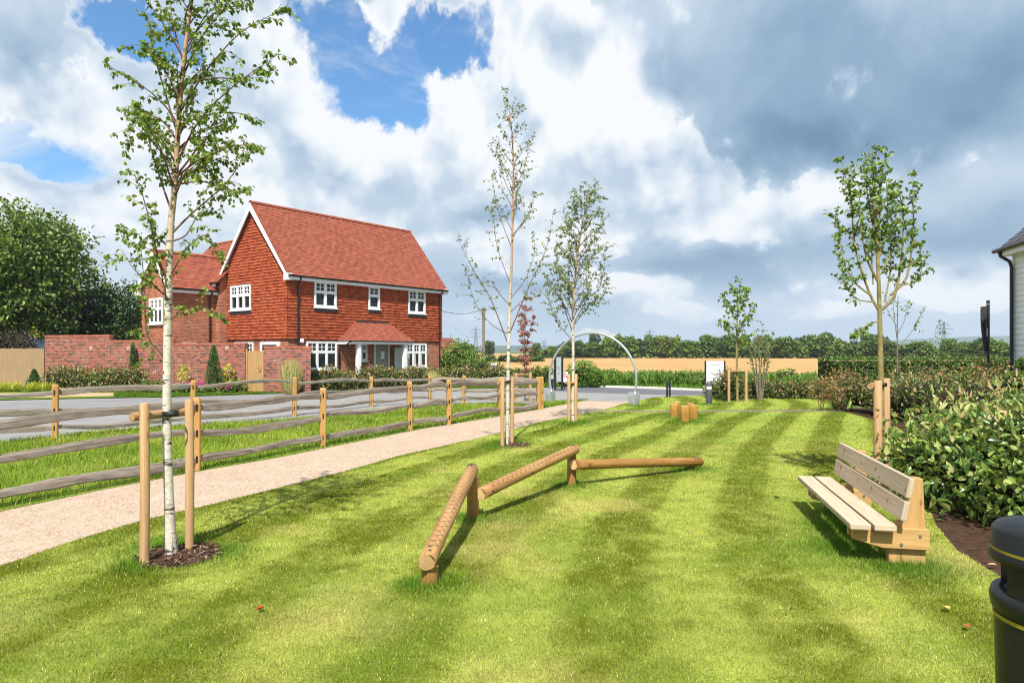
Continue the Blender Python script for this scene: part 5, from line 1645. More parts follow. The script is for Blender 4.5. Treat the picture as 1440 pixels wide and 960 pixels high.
def build_signs():
    b = A(1005.4, 32.2)
    r = sign_board('welcome_sign', 'large white sign board on two black posts, right across the road', 'sign', b, .80, .25, 1.50, -.05, M_SIGNW)
    lettering('lettering', 'Thank you', .15, r, (-.24, -.018, .86), (R(90), 0, 0), M_INK, shear=.2)
    mb = MB(); mb.box((-.02, -.0165, .74), (.34, .004, .03)); mb.build('small_print', M_INKP, r)
    mb = MB(); mb.box((.0, -.0165, 1.33), (.42, .004, .035)); mb.build('masthead_line', M_INKP, r)
    b = A(785.5, 35.0)
    r = sign_board('tall_sign', 'tall grey green sign between black posts seen through the arch', 'sign', b, .27, .42, 1.66, .25, M_SIGNG, .10)
    mb = MB()
    for z, w in ((1.15, .14), (1.05, .09), (.85, .12)): mb.box((0, -.018, z), (w, .004, .03))
    mb.build('text_lines', M_INK, r)
    b = A(775.5, 33.8); r = empty('small_sign', b, .1); tag(r, 'small grey sign on a short black post left of the tall sign', 'sign')
    mb = MB(); mb.box((0, 0, .72), (.20, .03, .20)); mb.build('panel', M_SIGNG, r); mb = MB(); mb.box((0, .03, .34), (.16, .05, .68)); mb.build('post', M_METB, r)
    b = A(794, 36.0); r = empty('warning_sign', b, .15); tag(r, 'white road works sign with red triangle behind the tall sign', 'sign')
    mb = MB(); mb.box((0, 0, .62), (.34, .02, .55)); mb.build('panel', M_SIGNW, r)
    mb = MB(); mb.face([(-.16, -.0125, .60), (.16, -.0125, .60), (0, -.0125, .88)]); t = mb.build('red_triangle', M_RED, r)
    mb = MB(); mb.face([(-.085, -.0145, .64), (.085, -.0145, .64), (0, -.0145, .79)]); mb.build('triangle_centre', M_SIGNW, t)
    mb = MB(); mb.box((0, .02, .2), (.05, .03, .42)); mb.build('post', M_METB, r)
    # white sign in the field edge, far left
    b = A(694.5, 44); r = empty('field_sign', b, 0); tag(r, 'small white sign by the field edge beyond the hedge', 'sign')
    mb = MB(); mb.box((0, 0, 1.02), (.40, .03, .38)); mb.build('panel', M_SIGNW, r); mb = MB(); mb.box((0, .03, .5), (.06, .05, 1.0)); mb.build('post', M_METB, r)
    mb = MB(); mb.box((0.02, -.017, 1.02), (.14, .004, .1)); mb.build('emblem', M_INK, r)
    # low black finger post: two uprights and a plate, seen nearly edge on
    b = G(940, 558.8); r = empty('low_black_sign', b, 1.0); tag(r, 'low black sign of two square posts by the road edge', 'sign')
    for s in (-1, 1):
        mb = MB(); mb.box((0 + s * .16, 0, .33), (.07, .07, .66)); mb.build('post', M_METB, r, bevel=.004)
    mb = MB(); mb.box((0, 0, .54), (.25, .03, .2)); mb.build('plate', M_METB, r)
    # board standing under the canopy
    d1 = Vector((.61, .792, 0)).normalized(); nrm = Vector((.792, -.61, 0)).normalized()
    b = HC + d1 * 6.98 + nrm * .45; r = empty('display_board', b, HR); tag(r, 'pale green display board on the wall beside the front door', 'notice board')
    mb = MB(); mb.box((-.12, .1, 1.5), (.66, .04, 1.3)); mb.build('panel', mat_plain('pale_green_board', (.50, .56, .53), .5, .3, var=.04), r)
    mb = MB(); mb.box((-.12, .15, .45), (.06, .05, .9)); mb.build('post', M_METB, r)
    mb = MB()
    for z, w in ((1.75, .36), (1.55, .4), (1.4, .3)): mb.box((-.12, .078, z), (w, .004, .035))
    mb.build('text_lines', M_INKP, r)
    # bollard light
    b = G(997, 569.3); r = empty('bollard_light', b); tag(r, 'grey bollard light with clear domed head on the lawn', 'bollard light')
    mb = MB(); mb.lathe([(.112, -.05), (.112, .56), (.108, .575), (0, .575)], n=28); mb.build('column', M_BOLLARD, r)
    mb = MB(); mb.lathe([(.106, .572), (.106, .70)], n=28); mb.build('lens', mat_plain('frosted_lens', (.55, .58, .52), .25, .5, var=.1), r)
    mb = MB(); mb.lathe([(.06, .572), (.05, .70)], n=16); mb.build('reflector', M_STEEL, r)
    mb = MB(); mb.lathe([(.113, .695), (.113, .73), (.10, .79), (.065, .835), (0, .85)], n=28); mb.build('dome', M_BOLLARD, r)
    LUSH.append((b.x, b.y, .5))
    # flagpole with a furled banner
    b = A(1389.5, 22); r = empty('banner_pole', b); tag(r, 'black pole with a furled dark banner beside the white house', 'flag pole')
    mb = MB(); mb.tube([(0, 0, 0), (0, 0, 3.56)], .048, 14); mb.build('pole', M_METB, r)
    mb = MB()
    for z in (3.42, 1.42, 1.36): mb.tube([(0, 0, z), (0, 0, z + .03)], .055, 14)
    mb.build('collar', M_STEEL, r)
    mb = MB(); mb.tube([(0, -.0, 1.17), (0, -.0, 1.22)], .051, 14); mb.build('yellow_band', mat_plain('yellow_tape', (.6, .5, .03), .5), r)
    mb = MB(); nn = 16; rows = []
    for i in range(nn + 1):
        f = i / nn; z = 3.38 - f * 1.42; wd = .22 * (1 - .75 * f ** 1.6)
        rows.append([(-.05 - wd * k / 6, -.02 + .035 * math.sin(k * 2.0 + f * 3), z - .03 * k / 6) for k in range(7)])
    for i in range(nn):
        for k in range(6): mb.face([rows[i][k], rows[i][k + 1], rows[i + 1][k + 1], rows[i + 1][k]])
    mb.build('banner', mat_plain('dark_banner', (.05, .045, .05), .7, .2, var=.3), r)
    mb = MB(); mb.box((-.06, -.045, 2.55), (.03, .006, .26)); mb.build('banner_emblem', M_SIGNW, r)

def build_arch():
    l, rr = G(775, 566.5), G(892.5, 571)
    c = (l + rr) / 2; d = (rr - l); wv = d.normalized()
    root = empty('spade_arch', c, math.atan2(wv.y, wv.x)); tag(root, 'silver hoop arch ending in two spade blades over the path', 'sculpture')
    half = d.length / 2; cz = .93; rad = 1.70
    a0 = math.acos(min(1, half * .985 / rad)); a0 = -a0
    z0 = cz + rad * math.sin(a0)
    pts = [Vector((rad * math.cos(a), 0, cz + rad * math.sin(a))) for a in np.linspace(a0, math.pi - a0, 64)]
    mb = MB(); mb.tube(pts, .043, 12); mb.build('hoop', M_STEEL, root)
    for s in (-1, 1):
        mb = MB(); zt = .50
        # dished blade with a pointed bottom, treads on the shoulders
        out = [(-.215, 0.0), (-.225, -.14), (-.20, -.30), (-.14, -.42), (0, -.52), (.14, -.42), (.20, -.30), (.225, -.14), (.215, 0.0), (.05, .015), (-.05, .015)]
        def P(q, y): return Vector((s * half + q[0], y + .10 * (q[0] / .22) ** 2 * -1 + (-.06 * (q[1] + .2)), zt + q[1]))
        f = mb.add([P(q, -.01) for q in out]); b = mb.add([P(q, .01) for q in out]); m = len(out)
        cf = mb.add([P((0, -.2), -.01)]); cb = mb.add([P((0, -.2), .01)])
        for k in range(m):
            k2 = (k + 1) % m
            mb.idx([cf[0], f[k], f[k2]], [(0, 0), (1, 0), (1, 1)]); mb.idx([cb[0], b[k2], b[k]], [(0, 0), (1, 0), (1, 1)])
            mb.idx([f[k], b[k], b[k2], f[k2]], [(0, 0), (1, 0), (1, 1), (0, 1)])
        sp = mb.build('spade_blade', M_STEEL, root)
        mb = MB(); mb.tube([Vector((s * half, .0, z0 + .12)), Vector((s * half, .0, zt + .02)), Vector((s * half, -.0, zt - .16))], [.062, .058, .02], 12); mb.build('socket', M_STEEL, sp)
        LUSH.append((c.x + s * wv.x * half, c.y + s * wv.y * half, .4))
    mb = MB(); rnd = random.Random(5)
    for k in range(16):
        a = math.radians(62 + k * 3.5 + rnd.uniform(-.8, .8)); q = Vector((math.cos(a), 0, math.sin(a))); tg = Vector((-q.z, 0, q.x))
        o = Vector((0, 0, cz)) + q * (rad + .055)
        n = 7; hgt = rnd.uniform(.05, .15); w = rnd.uniform(.05, .085)
        outl = [o + tg * (w * math.cos(2 * math.pi * i / n) * rnd.uniform(.7, 1.3)) + q * (hgt * .5 + hgt * .5 * math.sin(2 * math.pi * i / n) * rnd.uniform(.7, 1.3)) for i in range(n)]
        f = mb.add([v + Vector((0, -.008, 0)) for v in outl]); b = mb.add([v + Vector((0, .008, 0)) for v in outl])
        mb.idx(f, [(0, 0)] * n); mb.idx(b[::-1], [(0, 0)] * n)
        for i in range(n):
            j = (i + 1) % n; mb.idx([f[i], b[i], b[j], f[j]], [(0, 0)] * 4)
    mb.build('cut_metal_crest', mat_plain('bright_zinc', (.72, .74, .76), .35, .5, .6, var=.05), root)

def build_bin():
    c = Vector((2.335, 2.92, 0))
    root = empty('litter_bin', c); tag(root, 'black round litter bin with yellow bands at the bottom right corner', 'litter bin')
    r = .275
    mb = MB(); mb.lathe([(r - .035, 0), (r - .03, .03), (r - .012, .86)], n=48); mb.build('body', M_BIN, root)
    mb = MB(); mb.lathe([(r - .012, .845), (r, .855), (r + .004, .90), (r - .004, .925), (r - .05, .93), (r - .06, .90), (r - .06, .80)], n=48); mb.build('rim', M_BIN, root)
    mb = MB(); mb.lathe([(r - .0085, .815), (r - .0085, .832)], n=48); mb.build('yellow_band', M_YEL, root)
    mb = MB(); mb.lathe([(0, .55), (r - .07, .56), (r - .07, .90), (r - .062, .90)], n=40); mb.build('liner', mat_plain('grey_liner', (.10, .13, .15), .4, .5, .5), root)
    for k in range(4):
        a = math.radians(105 + 90 * k) ; mb = MB()
        mb.lathe([(r - .045, .90), (r - .045, 1.06)], n=6, a0=a - .28, a1=a + .28); mb.lathe([(r - .018, .90), (r - .018, 1.06)], n=6, a0=a - .28, a1=a + .28)
        for e in (-.28, .28):
            x = math.cos(a + e); y = math.sin(a + e)
            mb.face([((r - .045) * x, (r - .045) * y, .9), ((r - .018) * x, (r - .018) * y, .9), ((r - .018) * x, (r - .018) * y, 1.06), ((r - .045) * x, (r - .045) * y, 1.06)])
        mb.build('pillar', M_BIN, root)
    mb = MB(); mb.lathe([(0, 1.055), (r - .01, 1.055), (r + .006, 1.06), (r + .008, 1.085), (r - .002, 1.10), (r - .004, 1.185), (r - .02, 1.205), (r - .10, 1.222), (0, 1.236)], n=56); lid = mb.build('lid', M_BIN, root)
    mb = MB(); mb.lathe([(r + .0005, 1.102), (r + .0005, 1.114)], n=56); mb.build('yellow_band', M_YEL, lid)
    mb = MB()
    a = math.radians(205)
    for (z0, z1) in ((.02, .32),):
        mb.lathe([(r - .028, z0), (r - .016, z1)], n=10, a0=a - .35, a1=a + .35)
    p = mb.build('symbol_panel', M_BIN, root)
    mb = MB()
    for (z, w) in ((.315, .02),): mb.lathe([(r - .0135, z - .006), (r - .0135, z + .006)], n=10, a0=a - .33, a1=a + .33)
    mb.build('panel_border', M_YEL, p)
M_BIN = mat_plain('black_plastic_bin', (.0085, .010, .0095), .42, .35, var=.35, scale=5, bump=.15)
M_YEL = mat_plain('yellow_line', (.26, .21, .015), .5, .3)

# ---------------------------------------------------------------- far things
def pylon(label, px, py_top, Y, py_base=None):
    top = AZ(px, py_top, Y); h = top.z; b = Vector((top.x, Y, 0))
    root = empty('electricity_pylon', b, random.uniform(-.2, .2)); tag(root, label, 'pylon', 'electricity pylons on the horizon')
    mb = MB(); t = Y * .00042 + .06
    def w(z): return h * (.10 * (1 - z / h) ** 1.3 + .012)
    zs = [0, h * .25, h * .45, h * .6, h * .72, h * .84, h * .94, h]
    for z0, z1 in zip(zs[:-1], zs[1:]):
        for sx, sy in ((1, 1), (1, -1), (-1, -1), (-1, 1)):
            mb.beam((sx * w(z0), sy * w(z0), z0), (sx * w(z1), sy * w(z1), z1), t, t)
        for sy in (1, -1):
            mb.beam((-w(z0), sy * w(z0), z0), (w(z1), sy * w(z1), z1), t * .7, t * .7); mb.beam((w(z0), sy * w(z0), z0), (-w(z1), sy * w(z1), z1), t * .7, t * .7)
    mb.build('lattice', M_PYLON, root)
    for z, l in ((h * .62, .20), (h * .76, .26), (h * .90, .18)):
        mb = MB(); mb.beam((-h * l, 0, z), (h * l, 0, z), t, t); mb.beam((-h * l, 0, z), (0, 0, z + h * .05), t * .8, t * .8); mb.beam((h * l, 0, z), (0, 0, z + h * .05), t * .8, t * .8)
        for x in (-h * l, h * l, -h * l * .55, h * l * .55): mb.beam((x, 0, z), (x, 0, z - h * .05), t * .8, t * .8)
        mb.build('cross_arm', M_PYLON, root)
M_PYLON = mat_plain('pylon_steel', (.16, .19, .23), .6, .3, .3)

def build_far_things():
    pylon('taller pylon behind the telegraph pole left of the birches', 669, 460, 900)
    pylon('pylon rising above the wood right of the arch', 913.5, 463.5, 1000)
    pylon('pylon on the far right horizon near the banner pole', 1327.5, 452, 900)
    pylon('small faint pylon on the skyline seen through the arch', 765, 478, 1400)
    b = A(680, 50); root = empty('telegraph_pole', b); tag(root, 'plain wooden telegraph pole beyond the house', 'telegraph pole')
    mb = MB(); mb.tube([(0, 0, 0), (0, 0, 5.1)], [.12, .095], 12); mb.build('pole', mat_plain('old_pole', (.22, .19, .155), .9, .1, var=.3), root)
    mb = MB(); mb.box((0, 0, 4.9), (.5, .06, .08)); mb.build('bracket', M_GREYB, root)
    p = AZ(680, 434, 50); q = Vector((HC.x + .61 * 10.7, HC.y + .792 * 10.7, 4.35)); mb = MB()
    mb.tube([p.lerp(q, i / 12) - Vector((0, 0, .25 * math.sin(math.pi * i / 12))) for i in range(13)], .018, 6)
    tag(mb.build('overhead_wire', M_METB), 'black overhead wire from the pole to the house', 'wire')
    # distant roofs
    b = A(625, 95); root = empty('distant_house', b, .5); tag(root, 'distant house with dark red roof showing past the house corner', 'house')
    Z = EYE + (494 - 475) / FOC * 95
    mb = MB(); mb.face([(-1.6, -2, Z - 1.2), (1.2, -2, Z - 1.2), (1.2, 0, Z), (-1.6, 0, Z)]); mb.face([(-1.6, 2, Z - 1.2), (1.2, 2, Z - 1.2), (1.2, 0, Z), (-1.6, 0, Z)]); rf = mb.build('roof', mat_plain('dull_red_roof', (.16, .05, .04), .8, .1), root)
    mb = MB(); mb.box((-1.0, 0, Z + .25), (.35, .35, .8)); mb.build('chimney', M_BRICK, rf)
    mb = MB(); mb.box((-.2, 0, (Z - 1.2) / 2), (2.6, 3.6, Z - 1.2), wall=True); mb.build('wall', M_BRICK, root)
    b = A(56, 44); root = empty('garden_shed', b, -.3); tag(root, 'dark blue shed roof poking above the fence', 'shed')
    Z = EYE + (494 - 474) / FOC * 44
    mb = MB(); mb.face([(-1.0, -1, Z - .75), (0, -1, Z), (0, 2, Z), (-1.0, 2, Z - .75)]); mb.face([(1.0, -1, Z - .75), (0, -1, Z), (0, 2, Z), (1.0, 2, Z - .75)]); mb.build('roof', mat_plain('blue_slate', (.045, .06, .09), .6, .3), root)
    mb = MB(); mb.box((0, .5, (Z - .76) / 2), (1.7, 2.8, Z - .8)); mb.face([(-.85, -.9, Z - .8), (.85, -.9, Z - .8), (0, -.9, Z - .06)]); mb.build('wall', M_GREYB, root)

def build_leaves_on_lawn():
    for (px, py, lab, c) in ((372, 862, 'small red fallen leaf on the lawn in front of the staked birch', (.30, .07, .02)), (1362, 893, 'dry brown fallen leaf on the grass left of the litter bin', (.30, .12, .03)),
                             (1335, 866, 'pale yellow fallen leaf on the grass between bench and litter bin', (.42, .36, .12)), (1088, 704, 'dark curled leaf on the lawn left of the bench', (.07, .05, .03)), (1402, 803, 'tan fallen leaf at the edge of the bark bed', (.45, .30, .15))):
        g = G(px, py); L = .075
        mb = MB(); pr = [(0, 0), (.25, .32), (.6, .30), (1, 0), (.6, -.30), (.25, -.32)]
        th = random.uniform(0, 6.3); cs, sn = math.cos(th), math.sin(th)
        P = [Vector((L * (x * cs - y * sn), L * (x * sn + y * cs), .012 + abs(y) * .05 + .02 * (x - .5) ** 2)) for x, y in pr]
        ctr = Vector((L * .5 * cs, L * .5 * sn, .004))
        for a, b in zip(P, P[1:] + P[:1]): mb.face([ctr, a, b])
        o = mb.build('fallen_leaf', mat_plain('dry_leaf', c, .7, .2, var=.2, scale=30)); o.location = (g.x, g.y, .035); tag(o, lab, 'fallen leaf')
# ---------------------------------------------------------------- hedges, shrubs, big trees
M_PHOT = mat_leaf('photinia_leaves', [(0, (.028, .055, .012)), (.35, (.055, .095, .018)), (.62, (.11, .15, .03)), (.80, (.20, .17, .06)), (.92, (.26, .13, .065)), (1, (.34, .19, .11))], .32, (.22, .24, .04), .2, .5)
M_PHOTG = mat_leaf('photinia_green_leaves', [(0, (.022, .05, .012)), (.3, (.055, .11, .022)), (.6, (.12, .185, .032)), (.84, (.21, .265, .06)), (1, (.34, .33, .13))], .28, (.30, .38, .05), .26, .5)
M_PHOTR = mat_leaf('photinia_red_tips', [(0, (.09, .11, .02)), (.4, (.15, .13, .035)), (.75, (.24, .12, .06)), (1, (.32, .19, .10))], .35, (.35, .18, .08), .3, .45)
M_TREE = mat_leaf('broad_leaves', [(0, (.030, .064, .010)), (.5, (.062, .115, .015)), (.85, (.115, .175, .024)), (1, (.19, .23, .05))], .5, (.10, .18, .015), .22, scale=.7)
M_TREE2 = mat_leaf('light_leaves', [(0, (.045, .085, .012)), (.5, (.090, .15, .02)), (1, (.17, .235, .04))], .5, (.16, .24, .02), .25)
M_TREED = mat_leaf('dark_leaves', [(0, (.014, .032, .008)), (.5, (.030, .060, .012)), (1, (.060, .095, .020))], .5, (.08, .13, .015), .2)
M_CONIF = mat_leaf('conifer_sprays', [(0, (.020, .060, .012)), (.6, (.045, .105, .020)), (1, (.085, .15, .035))], .6, (.06, .12, .02), .1)
M_HEDGE = mat_leaf('clipped_leaves', [(0, (.025, .060, .010)), (.6, (.060, .115, .018)), (1, (.13, .19, .04))], .5, (.14, .22, .02), .2)
M_REED = mat_leaf('tall_grass', [(0, (.045, .115, .010)), (.6, (.085, .175, .018)), (1, (.17, .26, .04))], .55, (.2, .32, .03), .3)
M_PINK = mat_leaf('pink_petals', [(0, (.42, .02, .16)), (1, (.66, .06, .28))], .5, (.6, .1, .3), .3)
M_YELP = mat_leaf('yellow_green_leaves', [(0, (.16, .20, .02)), (.6, (.34, .34, .04)), (1, (.55, .48, .06))], .5, (.4, .45, .05), .3)
M_PURP = mat_leaf('purple_leaves', [(0, (.022, .018, .016)), (1, (.065, .048, .038))], .5, (.08, .05, .04), .15)
M_STRAWG = mat_leaf('feather_grass', [(0, (.20, .20, .06)), (.6, (.33, .30, .11)), (1, (.46, .40, .18))], .6, (.4, .38, .12), .3)
M_DRYL = mat_leaf('dry_ground_leaves', [(0, (.30, .19, .07)), (1, (.55, .40, .17))], .7, (.4, .3, .1), .2)
M_CORE = mat_plain('core_shade_and_trunk', (.030, .030, .014), .95, .05, var=.4, scale=6)  # dark colour standing in for shade inside foliage; also on far trunks

def shell_points(lobes, n, inner=.55, rng=RNG, zmin=.0):
    """points in a union of ellipsoids biased to their shells; returns points and outward normals"""
    w = np.array([l[3] * l[4] + l[4] * l[5] + l[3] * l[5] for l in lobes]); w = w / w.sum()
    k = rng.choice(len(lobes), n, p=w)
    L = np.array(lobes)[k]
    d = norm(rng.normal(size=(n, 3)))
    r = (inner + (1 - inner) * rng.random(n) ** .5)[:, None] * (1 + .10 * np.clip(rng.normal(size=(n, 1)), -2, 1.0))
    P = L[:, :3] + d * r * L[:, 3:6]
    N = norm(d / L[:, 3:6])
    ok = P[:, 2] > zmin
    # drop most points buried deep in another lobe
    for i, l in enumerate(lobes):
        q = ((P - np.array(l[:3])) / np.array(l[3:6]))
        ins = (np.sum(q * q, 1) < (inner * .85) ** 2) & (k != i)
        ok &= ~ins
    return P[ok], N[ok]

def core(lobes, parent, s=.62, mat=None):  # added dark filler blobs, the shade within the foliage put into their colour
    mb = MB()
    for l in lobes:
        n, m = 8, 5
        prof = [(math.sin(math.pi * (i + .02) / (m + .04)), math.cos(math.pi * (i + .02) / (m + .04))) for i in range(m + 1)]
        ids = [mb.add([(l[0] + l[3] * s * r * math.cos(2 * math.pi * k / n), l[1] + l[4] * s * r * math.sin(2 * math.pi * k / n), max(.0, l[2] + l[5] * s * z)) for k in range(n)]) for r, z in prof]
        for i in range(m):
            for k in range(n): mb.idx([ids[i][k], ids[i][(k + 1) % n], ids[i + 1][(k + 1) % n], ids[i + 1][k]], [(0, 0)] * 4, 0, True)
    return mb.build('shade_core', mat or M_CORE, parent)

def foliage(name, lobes, n, leaf, mat, parent, inner=.55, up=.35, shape='diamond', tip=None, tipmat=None, tilt=.7, zmin=.02, clump=0):
    P, N = shell_points(lobes, n, inner, zmin=zmin)
    if clump:
        # gather leaves in sprays so that light and dark clumps and gaps show
        C = P[RNG.choice(len(P), max(4, len(P) // clump))]; CN = N[:len(C)]
        k = RNG.integers(0, len(C), len(P))
        P2 = C[k] + RNG.normal(size=P.shape) * leaf[0] * 1.5
        P = np.where(RNG.random((len(P), 1)) < .72, P2, P)
        P[:, 2] = np.maximum(P[:, 2], zmin)
    m = len(P)
    D = norm(N * .75 + RNG.normal(size=(m, 3)) * tilt + np.array([0, 0, up]))
    LN = norm(N * .6 + RNG.normal(size=(m, 3)) * .6 + np.array([0, 0, .7]))
    L = leaf[0] * RNG.uniform(.6, 1.25, m); Wd = leaf[1] * RNG.uniform(.7, 1.2, m)
    if tip is not None:
        zt = np.max(P[:, 2])
        f = sstep(tip[0], tip[1], P[:, 2]) * tip[2]
        s = RNG.random(m) < f
        leaf_mesh(name, P[~s], D[~s], LN[~s], L[~s], Wd[~s], mat, parent, shape)
        D2 = norm(D[s] + np.array([0, 0, .9]))
        leaf_mesh('young_leaves', P[s] + D2 * leaf[0] * .4, D2, LN[s], L[s] * 1.1, Wd[s], tipmat, parent, shape)
    else:
        leaf_mesh(name, P, D, LN, L, Wd, mat, parent, shape)

def twiggy(parent, lobes, n, length, mat=None, r=.005):
    mb = MB()
    for _ in range(n):
        l = random.choice(lobes)
        a = random.uniform(0, 6.283); e = random.uniform(.2, 1.4)
        d = Vector((math.cos(a) * math.cos(e), math.sin(a) * math.cos(e), math.sin(e)))
        p = Vector((l[0], l[1], 0)) + Vector((random.uniform(-.3, .3) * l[3], random.uniform(-.3, .3) * l[4], .02))
        q = Vector((l[0] + d.x * l[3], l[1] + d.y * l[4], max(.1, l[2] + d.z * l[5]))) * 1.0
        m = p.lerp(q, .5) + Vector((random.gauss(0, .05), random.gauss(0, .05), .08))
        mb.tube(curve_pts([p, m, q], 6), [r * 1.6, r * 1.5, r * 1.3, r * 1.2, r, r * .8, r * .7][:7], 5, caps=False)
    return mb.build('stems', mat or M_TWIG, parent)

def row_lobes(p, q, r, h, step=.7, jit=.12, depth=None):
    """a hedge as a run of overlapping lobes from p to q (local frame of p)"""
    d = Vector((q[0] - p[0], q[1] - p[1], 0)); L = d.length; n = max(2, int(L / step)); out = []
    for i in range(n + 1):
        f = i / n
        hh = h * random.uniform(1 - jit, 1 + jit)
        out.append((d.x * f + random.uniform(-jit, jit) * r, d.y * f + random.uniform(-jit, jit) * r, hh * .5, step * .95 * random.uniform(.8, 1.15), (depth or r) * random.uniform(.85, 1.1), hh * .54))
    return out

def hedge(name, label, cat, p, q, r, h, n, leaf, mat, tip=None, tipmat=None, step=.7, group=None, inner=.6, jit=.12, shape='diamond', up=.35):
    root = empty(name, (p[0], p[1], 0)); tag(root, label, cat, group)
    lb = row_lobes(p, q, r, h, step, jit)
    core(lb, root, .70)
    foliage('leaves', lb, n, leaf, mat, root, inner, up, shape, tip, tipmat)
    return root

def shrub(name, label, cat, base, lobes, n, leaf, mat, group=None, stems=0, tip=None, tipmat=None, inner=.5, shape='diamond', up=.35, corescale=.6, tilt=.7, clump=0):
    root = empty(name, base); tag(root, label, cat, group)
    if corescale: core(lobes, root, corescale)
    if stems: twiggy(root, lobes, stems, 1)
    foliage('leaves', lobes, n, leaf, mat, root, inner, up, shape, tip, tipmat, tilt, clump=clump)
    return root

def big_tree(name, label, base, h, r, n, leaf, mat, seed, trunk_h=.3, group=None, tr=.22, lobesn=16, cat='tree', squash=.8, lean=0, trunkmat=None):
    rnd = random.Random(seed); root = empty(name, base); tag(root, label, cat, group)
    lb = []
    zc = h * (trunk_h + 1) / 2; hz = h * (1 - trunk_h) / 2
    limbs = MB()
    limbs.tube([Vector((0, 0, -.1)), Vector((lean * .3, 0, h * .25)), Vector((lean, 0, h * .55)), Vector((lean, 0, h * .85))], [tr, tr * .8, tr * .5, tr * .12], 10)
    for i in range(lobesn):
        a = i * 2.4 + rnd.uniform(-.3, .3); zf = -1 + 2 * (i + .5) / lobesn
        rr = math.sqrt(max(0.05, 1 - (zf * .92) ** 2)) * rnd.uniform(.45, .85)
        c = Vector((lean + math.cos(a) * rr * r * .8, math.sin(a) * rr * r * .8, zc + zf * hz * .85))
        s = r * rnd.uniform(.28, .46)
        lb.append((c.x, c.y, c.z, s, s, s * squash))
        st = Vector((lean * .6, 0, max(h * .18, c.z - (Vector((c.x, c.y, 0)).length) * 1.1)))
        limbs.tube(curve_pts([st, st.lerp(c, .5) + Vector((0, 0, .1 * r)), c], 6), [tr * .35 * (1 - i_ / 8) for i_ in range(7)], 6, caps=False)
    lb.append((lean, 0, zc, r * .5, r * .5, hz * .6))
    limbs.build('trunk', trunkmat or M_GREYB, root)
    P, N = shell_points(lb, n, .35, zmin=.3)
    # sprays
    nc = max(8, len(P) // 34)
    C = P[RNG.choice(len(P), nc)] + N[RNG.choice(len(P), nc)] * RNG.normal(size=(nc, 1)) * r * .05
    cs = RNG.uniform(.6, 1.9, nc)
    k = RNG.integers(0, len(C), len(P))
    P2 = C[k] + RNG.normal(size=P.shape) * leaf[0] * np.array([1.35, 1.35, .6]) * cs[k][:, None]
    P = np.where(RNG.random((len(P), 1)) < .9, P2, P)
    m = len(P)
    D = norm(N * .5 + RNG.normal(size=(m, 3)) * .8 + np.array([0, 0, -.15])); LN = norm(N * .5 + RNG.normal(size=(m, 3)) * .5 + np.array([0, 0, .9]))
    leaf_mesh('crown', P, D, LN, leaf[0] * RNG.uniform(.6, 1.3, m), leaf[1] * RNG.uniform(.7, 1.2, m), mat, root)
    return root

def cone_conifer(label, base, h, r, n, leaf=(.09, .045), slim=False):
    root = empty('conifer', base); tag(root, label, 'conifer', 'small clipped conifers by the brick wall')
    z = RNG.random(n) ** (.75) * h; f = 1 - z / h
    rad = r * (f ** .75 if slim else f ** .9) * RNG.uniform(.72, 1.08, n) + .01
    if slim: rad *= np.minimum(1, .55 + z / h * 1.5)
    a = RNG.uniform(0, 6.283, n)
    P = np.stack([rad * np.cos(a), rad * np.sin(a), z], 1); N = np.stack([np.cos(a), np.sin(a), .35 + 0 * a], 1)
    D = norm(N * .6 + RNG.normal(size=(n, 3)) * .25 + np.array([0, 0, .8])); LN = norm(N + RNG.normal(size=(n, 3)) * .4)
    mb = MB(); mb.lathe([(r * .7, .02), (r * .5, h * .35), (r * .12, h * .85)], n=10); mb.build('shade_core', M_CORE, root)  # dark filler cone, its colour painting the shade behind the sprays
    leaf_mesh('foliage', P, D, LN, leaf[0] * RNG.uniform(.7, 1.2, n), leaf[1] * RNG.uniform(.7, 1.2, n), M_CONIF, root)

def grass_clump(name, label, cat, base, h, r, n, mat, w=.012, group=None, arch=.5):
    root = empty(name, base); tag(root, label, cat, group)
    a = RNG.uniform(0, 6.283, n); rr = r * np.sqrt(RNG.random(n)) * .35
    P = np.stack([rr * np.cos(a), rr * np.sin(a), 0 * a], 1)
    o = np.stack([np.cos(a), np.sin(a), 0 * a], 1)
    L = h * RNG.uniform(.6, 1.1, n)
    D = norm(o * RNG.uniform(.05, arch, n)[:, None] + np.array([0, 0, 1]) + RNG.normal(size=(n, 3)) * .08)
    leaf_mesh('blades', P, D, norm(o + RNG.normal(size=(n, 3)) * .3), L, w, mat, root, 'full', .1, .28)
    return root

